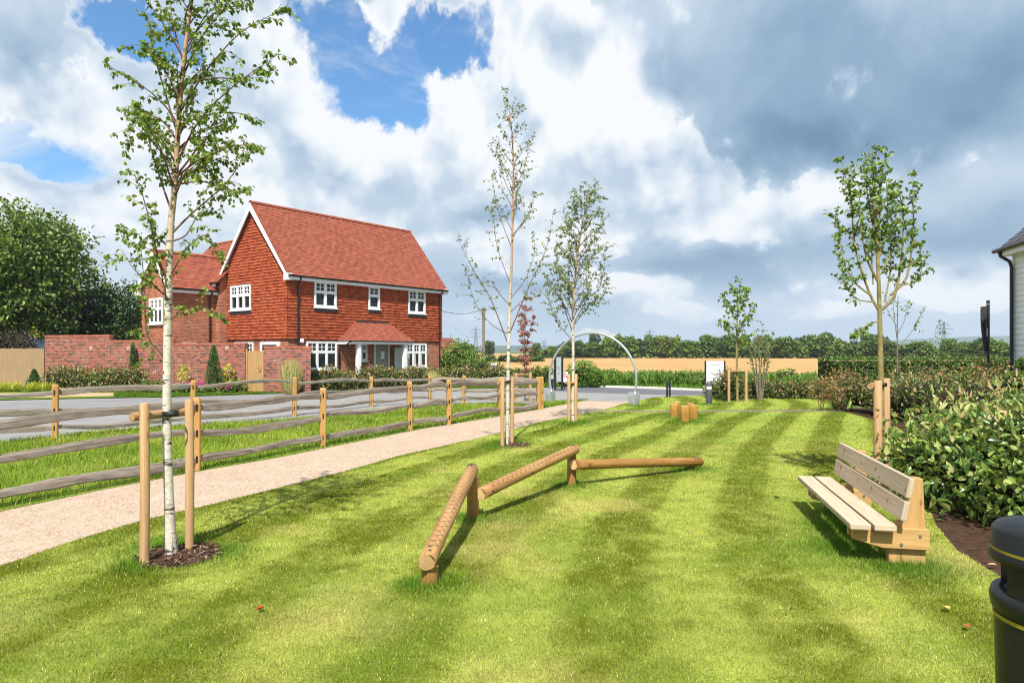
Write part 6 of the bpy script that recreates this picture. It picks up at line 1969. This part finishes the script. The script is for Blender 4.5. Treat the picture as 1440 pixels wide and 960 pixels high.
def build_plants():
    # ---- right hand side: large-leaved shrubs next to the bench
    random.seed(21)
    shrub('photinia_shrub', 'big leaved photinia shrub spilling behind the bench end', 'shrub', (5.58, 8.6, 0),
          [(0, 0, .55, .72, .8, .52), (-.15, .5, .5, .55, .55, .44), (.35, -.55, .48, .66, .62, .46), (.35, .2, .82, .55, .55, .36), (0, -.75, .34, .45, .5, .34)], 3400, (.135, .058), M_PHOTG, 'photinia shrubs right of the bench', 26, (.7, 1.4, .35), M_PHOTR2, .45, 'full', .2, .5, clump=9)
    shrub('photinia_shrub', 'photinia shrub with pale young tips cut off by the right edge', 'shrub', (6.25, 7.9, 0),
          [(0, 0, .68, .85, .8, .66), (.1, .6, .75, .75, .7, .62), (-.5, -.35, .46, .6, .6, .46), (.5, .1, .8, .7, .7, .54), (-.3, .3, .92, .5, .5, .38)], 5000, (.118, .050), M_PHOTG, 'photinia shrubs right of the bench', 34, (.8, 1.5, .35), M_PHOTR2, .45, 'full', .2, .5, clump=9)
    shrub('photinia_shrub', 'rounded photinia shrub farther back between bench and photinia hedge', 'shrub', (7.2, 10.5, 0),
          [(0, 0, .6, .95, .9, .56), (.8, -.2, .68, .8, .8, .58), (.2, .7, .6, .8, .7, .5), (-.6, -.2, .45, .55, .6, .44)], 3800, (.115, .05), M_PHOTG, 'photinia shrubs right of the bench', 18, (.8, 1.5, .35), M_PHOTR2, .45, 'full', .2, .55, clump=8)
    shrub('photinia_shrub', 'photinia shrub at the right edge behind the nearer ones', 'shrub', (8.9, 11.2, 0),
          [(0, 0, .75, 1.0, .9, .72), (1.2, -.2, .75, 1.0, .9, .72)], 2400, (.125, .055), M_PHOTG, 'photinia shrubs right of the bench', 10, (.9, 1.5, .5), M_PHOTR2, .45, 'full', .2, .55, clump=8)
    # ---- photinia hedge along the right side of the lawn
    p, q = (11.35, 22.4), (11.2, 15.9)
    lb = row_lobes(p, q, 1.0, 1.16, .8, .12, .95) + [(a[0] + 1.6, a[1] + .2, a[2] + .06, a[3], a[4], a[5] + .04) for a in row_lobes(p, q, 1.0, 1.2, .9, .12, .95)] + [(a[0] + 3.4, a[1] + .5, a[2] + .08, a[3] * 1.1, a[4], a[5] + .05) for a in row_lobes(p, q, 1.0, 1.2, .9, .12, 1.05)]
    root = empty('photinia_hedge', (p[0], p[1], 0)); tag(root, 'wide photinia hedge with reddish tips along the right of the lawn', 'hedge')
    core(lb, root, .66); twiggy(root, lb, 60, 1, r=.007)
    foliage('leaves', lb, 15000, (.115, .055), M_PHOT, root, .55, .4, 'diamond', (.85, 1.6, .55), M_PHOTR, zmin=.22, clump=7)
    # ---- low photinia hedge across the far end
    p, q = G(1012, 561), G(1172, 562.5); p.y += .5; q.y += .5
    hedge('low_photinia_hedge', 'low photinia hedge with bark at its foot across the far lawn end', 'hedge', p, q, .5, .72, 5200, (.11, .055), M_PHOT, (.45, .85, .5), M_PHOTR, .45)
    pk = A(1022, 27.6); shrub('photinia_shrub', 'photinia bush hiding the corner of the white sign', 'shrub', pk, [(0, 0, .62, .45, .5, .62), (.4, .1, .5, .5, .45, .5)], 1300, (.11, .055), M_PHOT, None, 0, (.6, 1.2, .5), M_PHOTR)
    # pale withered bush at the left end of the hedge, grass clump at its foot
    b = A(1183, 22.6); root = shrub('withered_shrub', 'loose shrub with pink buff withered twigs at the hedge corner', 'shrub', b, [(0, 0, .75, .6, .6, .6), (.4, .3, .85, .5, .5, .5), (-.5, .2, .7, .45, .4, .4)], 1500, (.12, .04), M_PHOTR, None, 20, None, None, .4, corescale=0)
    grass_clump('grass_clump', 'spiky green grass clump at the lawn corner below the withered shrub', 'ornamental grass', G(1180, 575), .55, .5, 500, M_REED, .02)
    # ---- clipped hedge on the right, beyond the photinia
    p, q = A(1160, 29.5), A(1465, 31.0)
    root = empty('clipped_hedge', p); tag(root, 'long flat topped clipped green hedge behind the photinia', 'hedge')
    d = q - p; L = d.length; n = 12000; u = RNG.random(n); face = RNG.random(n)
    H = 1.62
    top = face < .45
    z = np.where(top, H + RNG.normal(size=n) * .025, RNG.random(n) * H); off = np.where(top, RNG.uniform(-.55, .55, n), -.55 + RNG.normal(size=n) * .04)
    nv = np.array([d.y, -d.x]) / L
    endf = RNG.random(n) < .06
    u = np.where(endf, RNG.random(n) * .004, u); z = np.where(endf, RNG.random(n) * H, z); off = np.where(endf, RNG.uniform(-.55, .55, n), off)
    P = np.stack([d.x * u - nv[0] * off * -1, d.y * u - nv[1] * off * -1, z], 1)
    P[:, 0] = d.x * u - nv[0] * off; P[:, 1] = d.y * u - nv[1] * off
    N = np.where(top[:, None], np.array([0, 0, 1.0]), np.array([nv[0], nv[1], .3]))
    mb = MB(); mb.beam(Vector((0, 0, H / 2 - .04)), Vector((d.x, d.y, H / 2 - .04)), 1.02, H - .08); mb.build('shade_core', M_CORE, root)  # dark filler block, inner shade of the hedge put into its colour
    leaf_mesh('leaves', P, norm(N + RNG.normal(size=(n, 3)) * .8), norm(N + RNG.normal(size=(n, 3)) * .5), .11 * RNG.uniform(.6, 1.2, n), .06, M_HEDGE, root)
    # ---- hedges along the far side of the road
    def tall_grass(label, pts, h, n, jit=.3):
        root = empty('field_hedge', (0, 0, 0)); tag(root, label, 'hedge', 'rough hedges along the wheat field')
        P = []; lb = []
        for (a, b) in zip(pts[:-1], pts[1:]):
            a, b = Vector(a), Vector(b); k = int(n * (b - a).length / sum((Vector(y) - Vector(x)).length for x, y in zip(pts[:-1], pts[1:])))
            f = RNG.random(k)
            P.append(np.stack([a.x + (b.x - a.x) * f, a.y + (b.y - a.y) * f + RNG.normal(size=k) * .5, 0 * f], 1))
            m = max(2, int((b - a).length / .9))
            for i in range(m):
                c = a.lerp(b, i / m); hh = h * random.uniform(.65, .95); lb.append((c.x, c.y + .3, hh * .45, .8, .55, hh * .5))
        P = np.concatenate(P); k = len(P)
        hh = h * (.65 + .6 * fbm(P[:, 0] * .5, P[:, 1] * .5, 91, 3)) * RNG.uniform(.7, 1.1, k)
        core(lb, root, .9)
        z0 = RNG.random(k) ** .8 * .75
        P[:, 2] = z0 * hh
        D = norm(np.array([0, -.12, .9]) + RNG.normal(size=(k, 3)) * .35)
        leaf_mesh('foliage', P, D, norm(RNG.normal(size=(k, 3)) + np.array([0, -.8, .3])), np.maximum(.12, hh * (1.02 - z0) * .55), .05, M_REED, root, 'diamond', .2, .2)
        foliage('leaves', lb, int(n * .35), (.16, .10), M_TREE2, root, .8, .3)
    tall_grass('tall rough green hedge between the arch and the white sign', [A(800, 38.5), A(812, 39.5), A(905, 39.0), A(960, 38.0), A(1003, 36.5)], 1.05, 5200)
    tall_grass('bright tall rough hedge right of the white sign', [A(1003, 36.3), A(1080, 35.5), A(1168, 34.0)], 1.15, 4200)
    # bushes seen right of the birch trunk
    b = A(819, 37.6); shrub('rough_bush', 'domed green bush right of the third birch across the road', 'shrub', b, [(0, 0, .72, .85, .6, .72), (.7, .2, .5, .7, .5, .5)], 1900, (.16, .06), M_REED, None, 0, None, None, .5, up=.9)
    # ---- left hand side: hedges before the house and the brick wall
    p, q = A(418, 33.0), A(588, 36.2)
    hedge('photinia_hedge', 'dense photinia hedge in front of the red brick house', 'hedge', p, q, .55, 1.06, 8200, (.13, .07), M_PHOT, (.7, 1.3, .45), M_PHOTR, .5)
    p, q = A(606, 37.5), A(702, 40.2)
    hedge('photinia_hedge', 'reddish photinia hedge right of the brick house', 'hedge', p, q, .6, .98, 4200, (.14, .08), M_PHOT, (.6, 1.2, .6), M_PHOTR, .5)
    p, q = A(700, 40.5), A(772, 40.0)
    hedge('loose_hedge', 'darker loose hedge between the photinia hedge and the arch', 'hedge', p, q, .6, .85, 2600, (.15, .09), M_TREE, None, None, .5, jit=.25)
    p, q = A(76, 34.6), A(196, 33.6)
    hedge('photinia_hedge', 'photinia hedge against the salt stained brick wall', 'hedge', p, q, .6, 1.06, 5600, (.13, .07), M_PHOT, (.5, 1.3, .3), M_PHOTR, .5)
    cone_conifer('small cone shaped conifer in front of the board fence', A(48, 35.4), 1.0, .45, 900)
    cone_conifer('slim tall conifer rising behind the photinia hedge', A(187, 34.6), 2.35, .26, 1300, slim=True)
    cone_conifer('slim conifer with a broad foot beside the wooden gate', A(300.5, 32.4), 2.2, .46, 1700, slim=True)
    grass_clump('feather_grass', 'tall straw coloured ornamental grass at the wall end', 'ornamental grass', A(410, 31.7), 1.5, .8, 1600, M_STRAWG, .018, arch=.4)
    grass_clump('feather_grass', 'smaller straw coloured grass between the two photinia hedges', 'ornamental grass', A(607, 36.8), .9, .8, 900, M_STRAWG, .02, arch=.6)
    for (px, lab, mat, h, r) in ((214, 'low pink flowering plant at the hedge foot', M_REED, .5, .4), (243, 'low pink flowering plant behind the birch trunk', M_TREE2, .5, .42), (262, 'pink flowering plant in the middle of the bed', M_TREE2, .5, .42), (284, 'pink flowering plant left of the slim conifer', M_TREE2, .5, .42),
                                 (318, 'pink flowering plant right of the slim conifer', M_TREE2, .45, .38)):
        b = A(px, 31.9 if px > 220 else 32.6)
        root = shrub('flowering_plant', lab, 'plant', b, [(0, 0, h * .45, r, r * .8, h * .5)], 420, (.11, .07), mat, 'pink flowering plants below the brick wall')
        k = 16; a = RNG.uniform(0, 6.28, k)
        P = np.stack([r * RNG.uniform(.3, 1, k) * np.cos(a), -np.abs(r * RNG.uniform(.2, .9, k) * np.sin(a)), h * RNG.uniform(.55, 1.05, k)], 1)
        PP = np.repeat(P, 6, 0) + RNG.normal(size=(k * 6, 3)) * .035
        leaf_mesh('flower', PP, norm(RNG.normal(size=(k * 6, 3)) + np.array([0, -.5, .5])), RNG.normal(size=(k * 6, 3)), .085, .08, M_PINK, root)
    for (px, lab) in ((225, 'low round green shrub left of the birch trunk'), (208, 'low dark green shrub beside the pink flowers'), (335, 'low blue green shrub before the gate')):
        shrub('low_shrub', lab, 'shrub', A(px, 32.3), [(0, 0, .28, .45, .4, .34)], 520, (.10, .06), M_TREE, None)
    shrub('sedum_plant', 'pale green upright plant against the wall right of the conifer', 'plant', A(321, 32.9), [(0, 0, .75, .28, .2, .6)], 260, (.13, .08), M_YELP, None, corescale=0)
    shrub('sedum_plant', 'pale green upright plant against the wall near the birch trunk', 'plant', A(258, 33.4), [(0, 0, .75, .28, .2, .6)], 220, (.13, .08), M_YELP, None, corescale=0)
    for (px, lab) in ((4, 'yellow green spreading plant at the left edge'), (20, 'yellow green spreading plant second from the left edge'), (46, 'yellow green spreading plant below the small cone conifer'), (64, 'yellow green spreading plant by the end of the brick wall')):
        grass_clump('day_lily', lab, 'plant', A(px, 33.5), .5, .5, 260, M_YELP, .04, 'yellow green plants at the left edge', arch=1.1)
    # dry leaves at the hedge foot
    n = 900; g0, g1 = A(80, 33.4), A(170, 33.0); f = RNG.random(n)
    P = np.stack([g0.x + (g1.x - g0.x) * f, g0.y + (g1.y - g0.y) * f + RNG.normal(size=n) * .25, .03 + RNG.random(n) * .12], 1)
    o = leaf_mesh('dry_leaves', P, RNG.normal(size=(n, 3)), RNG.normal(size=(n, 3)) + np.array([0, 0, 1]), .13, .08, M_DRYL); tag(o, kind='stuff')
    # thin green strip of grass between road and flower bed
    n = 9000; g0, g1 = A(170, 31.2), A(440, 31.0)
    st = [tuple(G(*p)[:2]) for p in [(160, 559.5), (240, 558.6), (330, 555.6), (400, 553.2), (470, 550.2)]] + [tuple(A(470, 35.0)[:2]), tuple(A(400, 33.2)[:2]), tuple(A(330, 32.0)[:2]), tuple(A(160, 32.6)[:2])]
    x, y = sample(st, 40000)
    g = fbm(x, y, 7, 3)[:, None]; t = np.array([.075, .16, .012]) * (1 - g) + np.array([.16, .25, .03]) * g
    blades('bed_edge_grass', x, y, t, .10 + 0 * x, .018, .4, .03, two=True)
    # ---- big trees
    big_tree('sycamore_tree', 'large broad sycamore tree behind the board fence at the left', A(32, 46), 11.3, 5.1, 27000, (.27, .21), M_TREE, 5, .14, 'trees at the left', .24, 26)
    big_tree('sycamore_tree', 'leaning green tree left of the largest one, at the picture edge', A(-45, 43), 9.5, 4.0, 12000, (.26, .2), M_TREE2, 6, .12, 'trees at the left', .2, 16)
    big_tree('dark_tree', 'dark low tree behind the stepped brick wall', A(165, 50), 6.6, 3.2, 8000, (.24, .16), M_TREED, 7, .05, 'trees at the left', .16, 14)
    big_tree('dark_tree', 'dark tree between the sycamore and the house wing', A(115, 52), 7.2, 3.6, 8000, (.25, .17), M_TREED, 8, .05, 'trees at the left', .18, 14)
    big_tree('dark_tree', 'dark bushy tree touching the house wing', A(205, 56), 6.0, 3.4, 6000, (.25, .17), M_TREED, 9, .05, 'trees at the left', .16, 12)
    shrub('purple_bush', 'dark purple leaved bush above the board fence', 'shrub', A(24, 42.0), [(0, 0, 2.2, 1.15, .8, 1.05), (-1.0, .2, 1.9, .8, .7, .9)], 2600, (.13, .09), M_PURP, None)
    shrub('yellow_bush', 'yellow green bush behind the purple one', 'shrub', A(8, 43.5), [(0, 0, 2.6, .9, .7, 1.1), (1.4, .3, 2.5, .7, .6, .9)], 1200, (.18, .13), M_YELP, None)
    shrub('garden_bush', 'tall light green bush right of the brick house', 'shrub', A(642, 49), [(0, 0, 1.3, 1.3, 1.0, 1.3), (.9, .2, 1.1, 1.0, .9, 1.0), (-.9, -.2, .9, .9, .8, .95)], 4200, (.18, .12), M_TREE2, None, clump=8)
    shrub('garden_bush', 'dark green bush at the foot of the telegraph pole', 'shrub', A(672, 47), [(0, 0, .75, 1.2, .9, .8), (1.0, .1, .55, .9, .7, .6), (-1.0, .1, .7, .9, .7, .7)], 3000, (.16, .1), M_TREE, None, clump=8)
    # topiary by the white house
    root = empty('topiary', A(1441, 17.5)); tag(root, 'cloud pruned topiary of round green balls by the white house', 'topiary')
    mb = MB(); mb.tube([(0, 0, 0), (.06, 0, .7), (-.02, 0, 1.5)], [.03, .025, .015], 6); mb.build('stem', M_GREYB, root)
    for (x, z, s) in ((.10, 1.62, .26), (-.16, 1.28, .24), (.2, .85, .26)):
        n = 700; d = norm(RNG.normal(size=(n, 3))); P = d * s * RNG.uniform(.85, 1.03, (n, 1)) * np.array([1, 1, .72]) + np.array([x, 0, z])
        leaf_mesh('ball', P, norm(d + RNG.normal(size=(n, 3)) * .6), norm(d + RNG.normal(size=(n, 3)) * .4), .06, .035, M_HEDGE, root)
        core([(x, 0, z, s, s, s * .72)], root, .85)

M_PHOTR2 = mat_leaf('photinia_young_leaves', [(0, (.14, .19, .045)), (.4, (.23, .24, .07)), (.75, (.31, .20, .09)), (1, (.36, .27, .13))], .3, (.4, .38, .12), .3, .5)

def wood_proto(seed, mat, h=7.5, r=2.6, n=1500):
    """a far tree: crown and trunk in one mesh"""
    rng = np.random.default_rng(seed); rnd = random.Random(seed)
    lb = []
    for i in range(11):
        a = i * 2.4; zf = -1 + 2 * (i + .5) / 11
        rr = math.sqrt(max(.05, 1 - (zf * .9) ** 2)) * rnd.uniform(.3, .75) * (1.1 if zf < 0 else .85)
        s = r * rnd.uniform(.35, .55)
        lb.append((math.cos(a) * rr * r, math.sin(a) * rr * r, h * .53 + zf * h * .36, s, s, s * .9))
    P, N = shell_points(lb, n, .5, rng, .1)
    m = len(P)
    D = norm(N * .6 + rng.normal(size=(m, 3)) * .7); LN = norm(N * .6 + rng.normal(size=(m, 3)) * .4 + np.array([0, 0, .8]))
    o = leaf_mesh('woodland_tree', P, D, LN, .85 * rng.uniform(.6, 1.3, m), .55 * rng.uniform(.7, 1.2, m), mat)
    # trunk added to the same mesh
    bm = bmesh.new(); bm.from_mesh(o.data)
    nf = len(bm.faces)
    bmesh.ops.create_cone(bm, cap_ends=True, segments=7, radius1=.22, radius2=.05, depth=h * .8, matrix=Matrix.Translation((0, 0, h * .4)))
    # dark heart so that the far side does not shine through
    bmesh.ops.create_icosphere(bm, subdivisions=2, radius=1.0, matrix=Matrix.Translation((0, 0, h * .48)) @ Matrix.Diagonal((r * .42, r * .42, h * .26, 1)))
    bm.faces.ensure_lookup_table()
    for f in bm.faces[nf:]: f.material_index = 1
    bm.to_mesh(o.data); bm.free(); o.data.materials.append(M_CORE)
    return o

def build_wood():
    protos = [wood_proto(61, M_TREE), wood_proto(62, M_TREE2), wood_proto(63, M_TREED), wood_proto(64, M_TREE2, 8.5, 2.2), wood_proto(65, M_TREE, 6.5, 3.0), wood_proto(66, M_WOODL, 7.0, 2.6)]
    labs = ['mid green round tree in the wood beyond the wheat field', 'light green tree in the wood beyond the wheat field', 'dark green tree in the wood beyond the wheat field', 'slim light green tree in the wood beyond the wheat field', 'broad low tree in the wood beyond the wheat field', 'yellowish green tree in the wood beyond the wheat field']
    used = set(); rnd = random.Random(8)
    def put(k, x, y, s, sz):
        o = protos[k] if k not in used else protos[k].copy()
        if k in used: COL.objects.link(o)
        used.add(k)
        o.location = (x, y, -.2); o.rotation_euler = (0, 0, rnd.uniform(0, 6.28)); o.scale = (s, s, sz)
        tag(o, labs[k], 'tree', 'trees of the wood beyond the field')
    # front edge of the wood, from the gap on the left to the right edge of the view
    n = 70
    for i in range(n):
        f = (i + rnd.uniform(-.4, .4)) / n
        px = 755 + f * (1500 - 755)
        Y = 205 - 34 * max(0, (px - 1000) / 440) + rnd.uniform(-5, 5)
        p = A(px, Y)
        top = 482 - 8 * math.sin(min(1, max(0, (px - 760) / 300)) * 1.5) + rnd.uniform(-7, 9) + (8 if px > 1250 else 0) + (5 if px < 800 else 0)
        h = EYE + (494 - top) / FOC * Y
        put(rnd.choice((0, 0, 1, 2, 3, 4, 5, 1)), p.x, p.y, rnd.uniform(.7, 1.35), h / 7.6)
    for i in range(44):                    # second rank
        px = 790 + (i + rnd.uniform(-.4, .4)) / 44 * 700; Y = 226 - 34 * max(0, (px - 1000) / 440) + rnd.uniform(-4, 6); p = A(px, Y)
        top = 476 + rnd.uniform(-9, 8) + (10 if px > 1250 else 0) - (9 if 985 < px < 1008 else 0); h = EYE + (494 - top) / FOC * Y
        put(rnd.choice((0, 1, 2, 2, 3)), p.x, p.y, rnd.uniform(.6, 1.2), h / 7.6)
    # lone trees on the far left rise
    for (px, Y, top) in ((653, 230, 481), (661, 245, 484), (685, 260, 479), (690, 300, 480), (645, 240, 483), (633, 200, 484), (640, 210, 480)):
        p = A(px, Y); h = EYE + (494 - top) / FOC * Y; put(rnd.choice((0, 2)), p.x, p.y, .75, h / 7.6)
    # field boundary bushes in the left field
    for i in range(9):
        px = 690 + i * 8 + rnd.uniform(-3, 3); Y = 130 + rnd.uniform(-6, 6); p = A(px, Y)
        o = protos[i % 2 * 2].copy(); COL.objects.link(o); o.location = (p.x, p.y, -.5); o.scale = (.5, .5, .19 + rnd.uniform(-.05, .05)); o.name = 'field_bush'
        tag(o, 'low dark green bush on the field boundary left of the arch', 'bush', 'field boundary bushes')
M_WOODL = mat_leaf('yellow_green_leaves_far', [(0, (.05, .075, .012)), (.5, (.10, .13, .02)), (1, (.17, .20, .035))], .5, (.2, .25, .02), .25)

def build_hills():
    def ridge(name, px0, px1, Y, tops, mat, depth):
        n = len(tops); mb = []
        xs = [px0 + (px1 - px0) * i / (n - 1) for i in range(n)]
        tops2 = np.interp(np.linspace(0, n - 1, 90), range(n), tops) + (fbm(np.linspace(0, 30, 90), np.zeros(90), 3, 3) - .5) * 2.2
        pxs = np.linspace(px0, px1, 90)
        V = []
        for j, (dy, hf) in enumerate(((0, 0), (depth * .35, .7), (depth * .7, .95), (depth, 1.0), (depth * 1.6, .6), (depth * 2.4, -.05))):
            for px, tp in zip(pxs, tops2):
                h = (494 - tp) / FOC * (Y + depth) + EYE
                p = A(px, Y + dy); V.append((p.x, p.y, h * hf - 2))
        m = 90; q = []
        for j in range(5):
            for i in range(m - 1): q.append((j * m + i, j * m + i + 1, (j + 1) * m + i + 1, (j + 1) * m + i))
        o = raw_mesh(name, np.array(V), np.array(q).ravel(), np.full(len(q), 4), mat, smooth=True); tag(o, kind='structure')
    mt, t = newmat('wooded_hill'); tc = t.n('ShaderNodeTexCoord').outputs['Object']
    nz = t.noise(t.scale(tc, (.02, .02, .05)), 1.0, 5, .6); t.out(t.ramp(nz, [(.4, (.022, .040, .014)), (.62, (.07, .095, .03))]), .95, t.bump(nz, .8, 20), .05)
    ridge('hills', 1150, 1700, 3400, [484, 480, 477, 474, 471.5, 471, 471.5, 473, 476, 478], mt, 500)
    ridge('low_hills', 380, 1250, 2600, [486, 485.5, 486, 486.5, 486, 485, 485, 486, 487, 486, 485, 484, 485], mt, 300)

def build_haze():
    m = bpy.data.materials.new('far_air'); m.use_nodes = True; t = NT(m.node_tree)
    v = t.n('ShaderNodeVolumePrincipled'); v.inputs['Color'].default_value = (.72, .86, 1.0, 1); v.inputs['Density'].default_value = .00022; v.inputs['Anisotropy'].default_value = .1
    o = t.n('ShaderNodeOutputMaterial'); t.l(v.outputs[0], o.inputs['Volume'])
    mb = MB(); mb.box((0, 2800, 64), (9200, 6400, 131)); h = mb.build('haze', m); tag(h, kind='stuff')
# ---------------------------------------------------------------- build the place
build_house()
build_white_house()
build_garden_wall()
build_fences()
build_young_trees()
build_bench()
build_logs()
build_stumps()
build_signs()
build_arch()
build_bin()
build_far_things()
build_plants()
build_wood()
build_hills()
build_ground()
build_grass()
build_leaves_on_lawn()
build_haze()
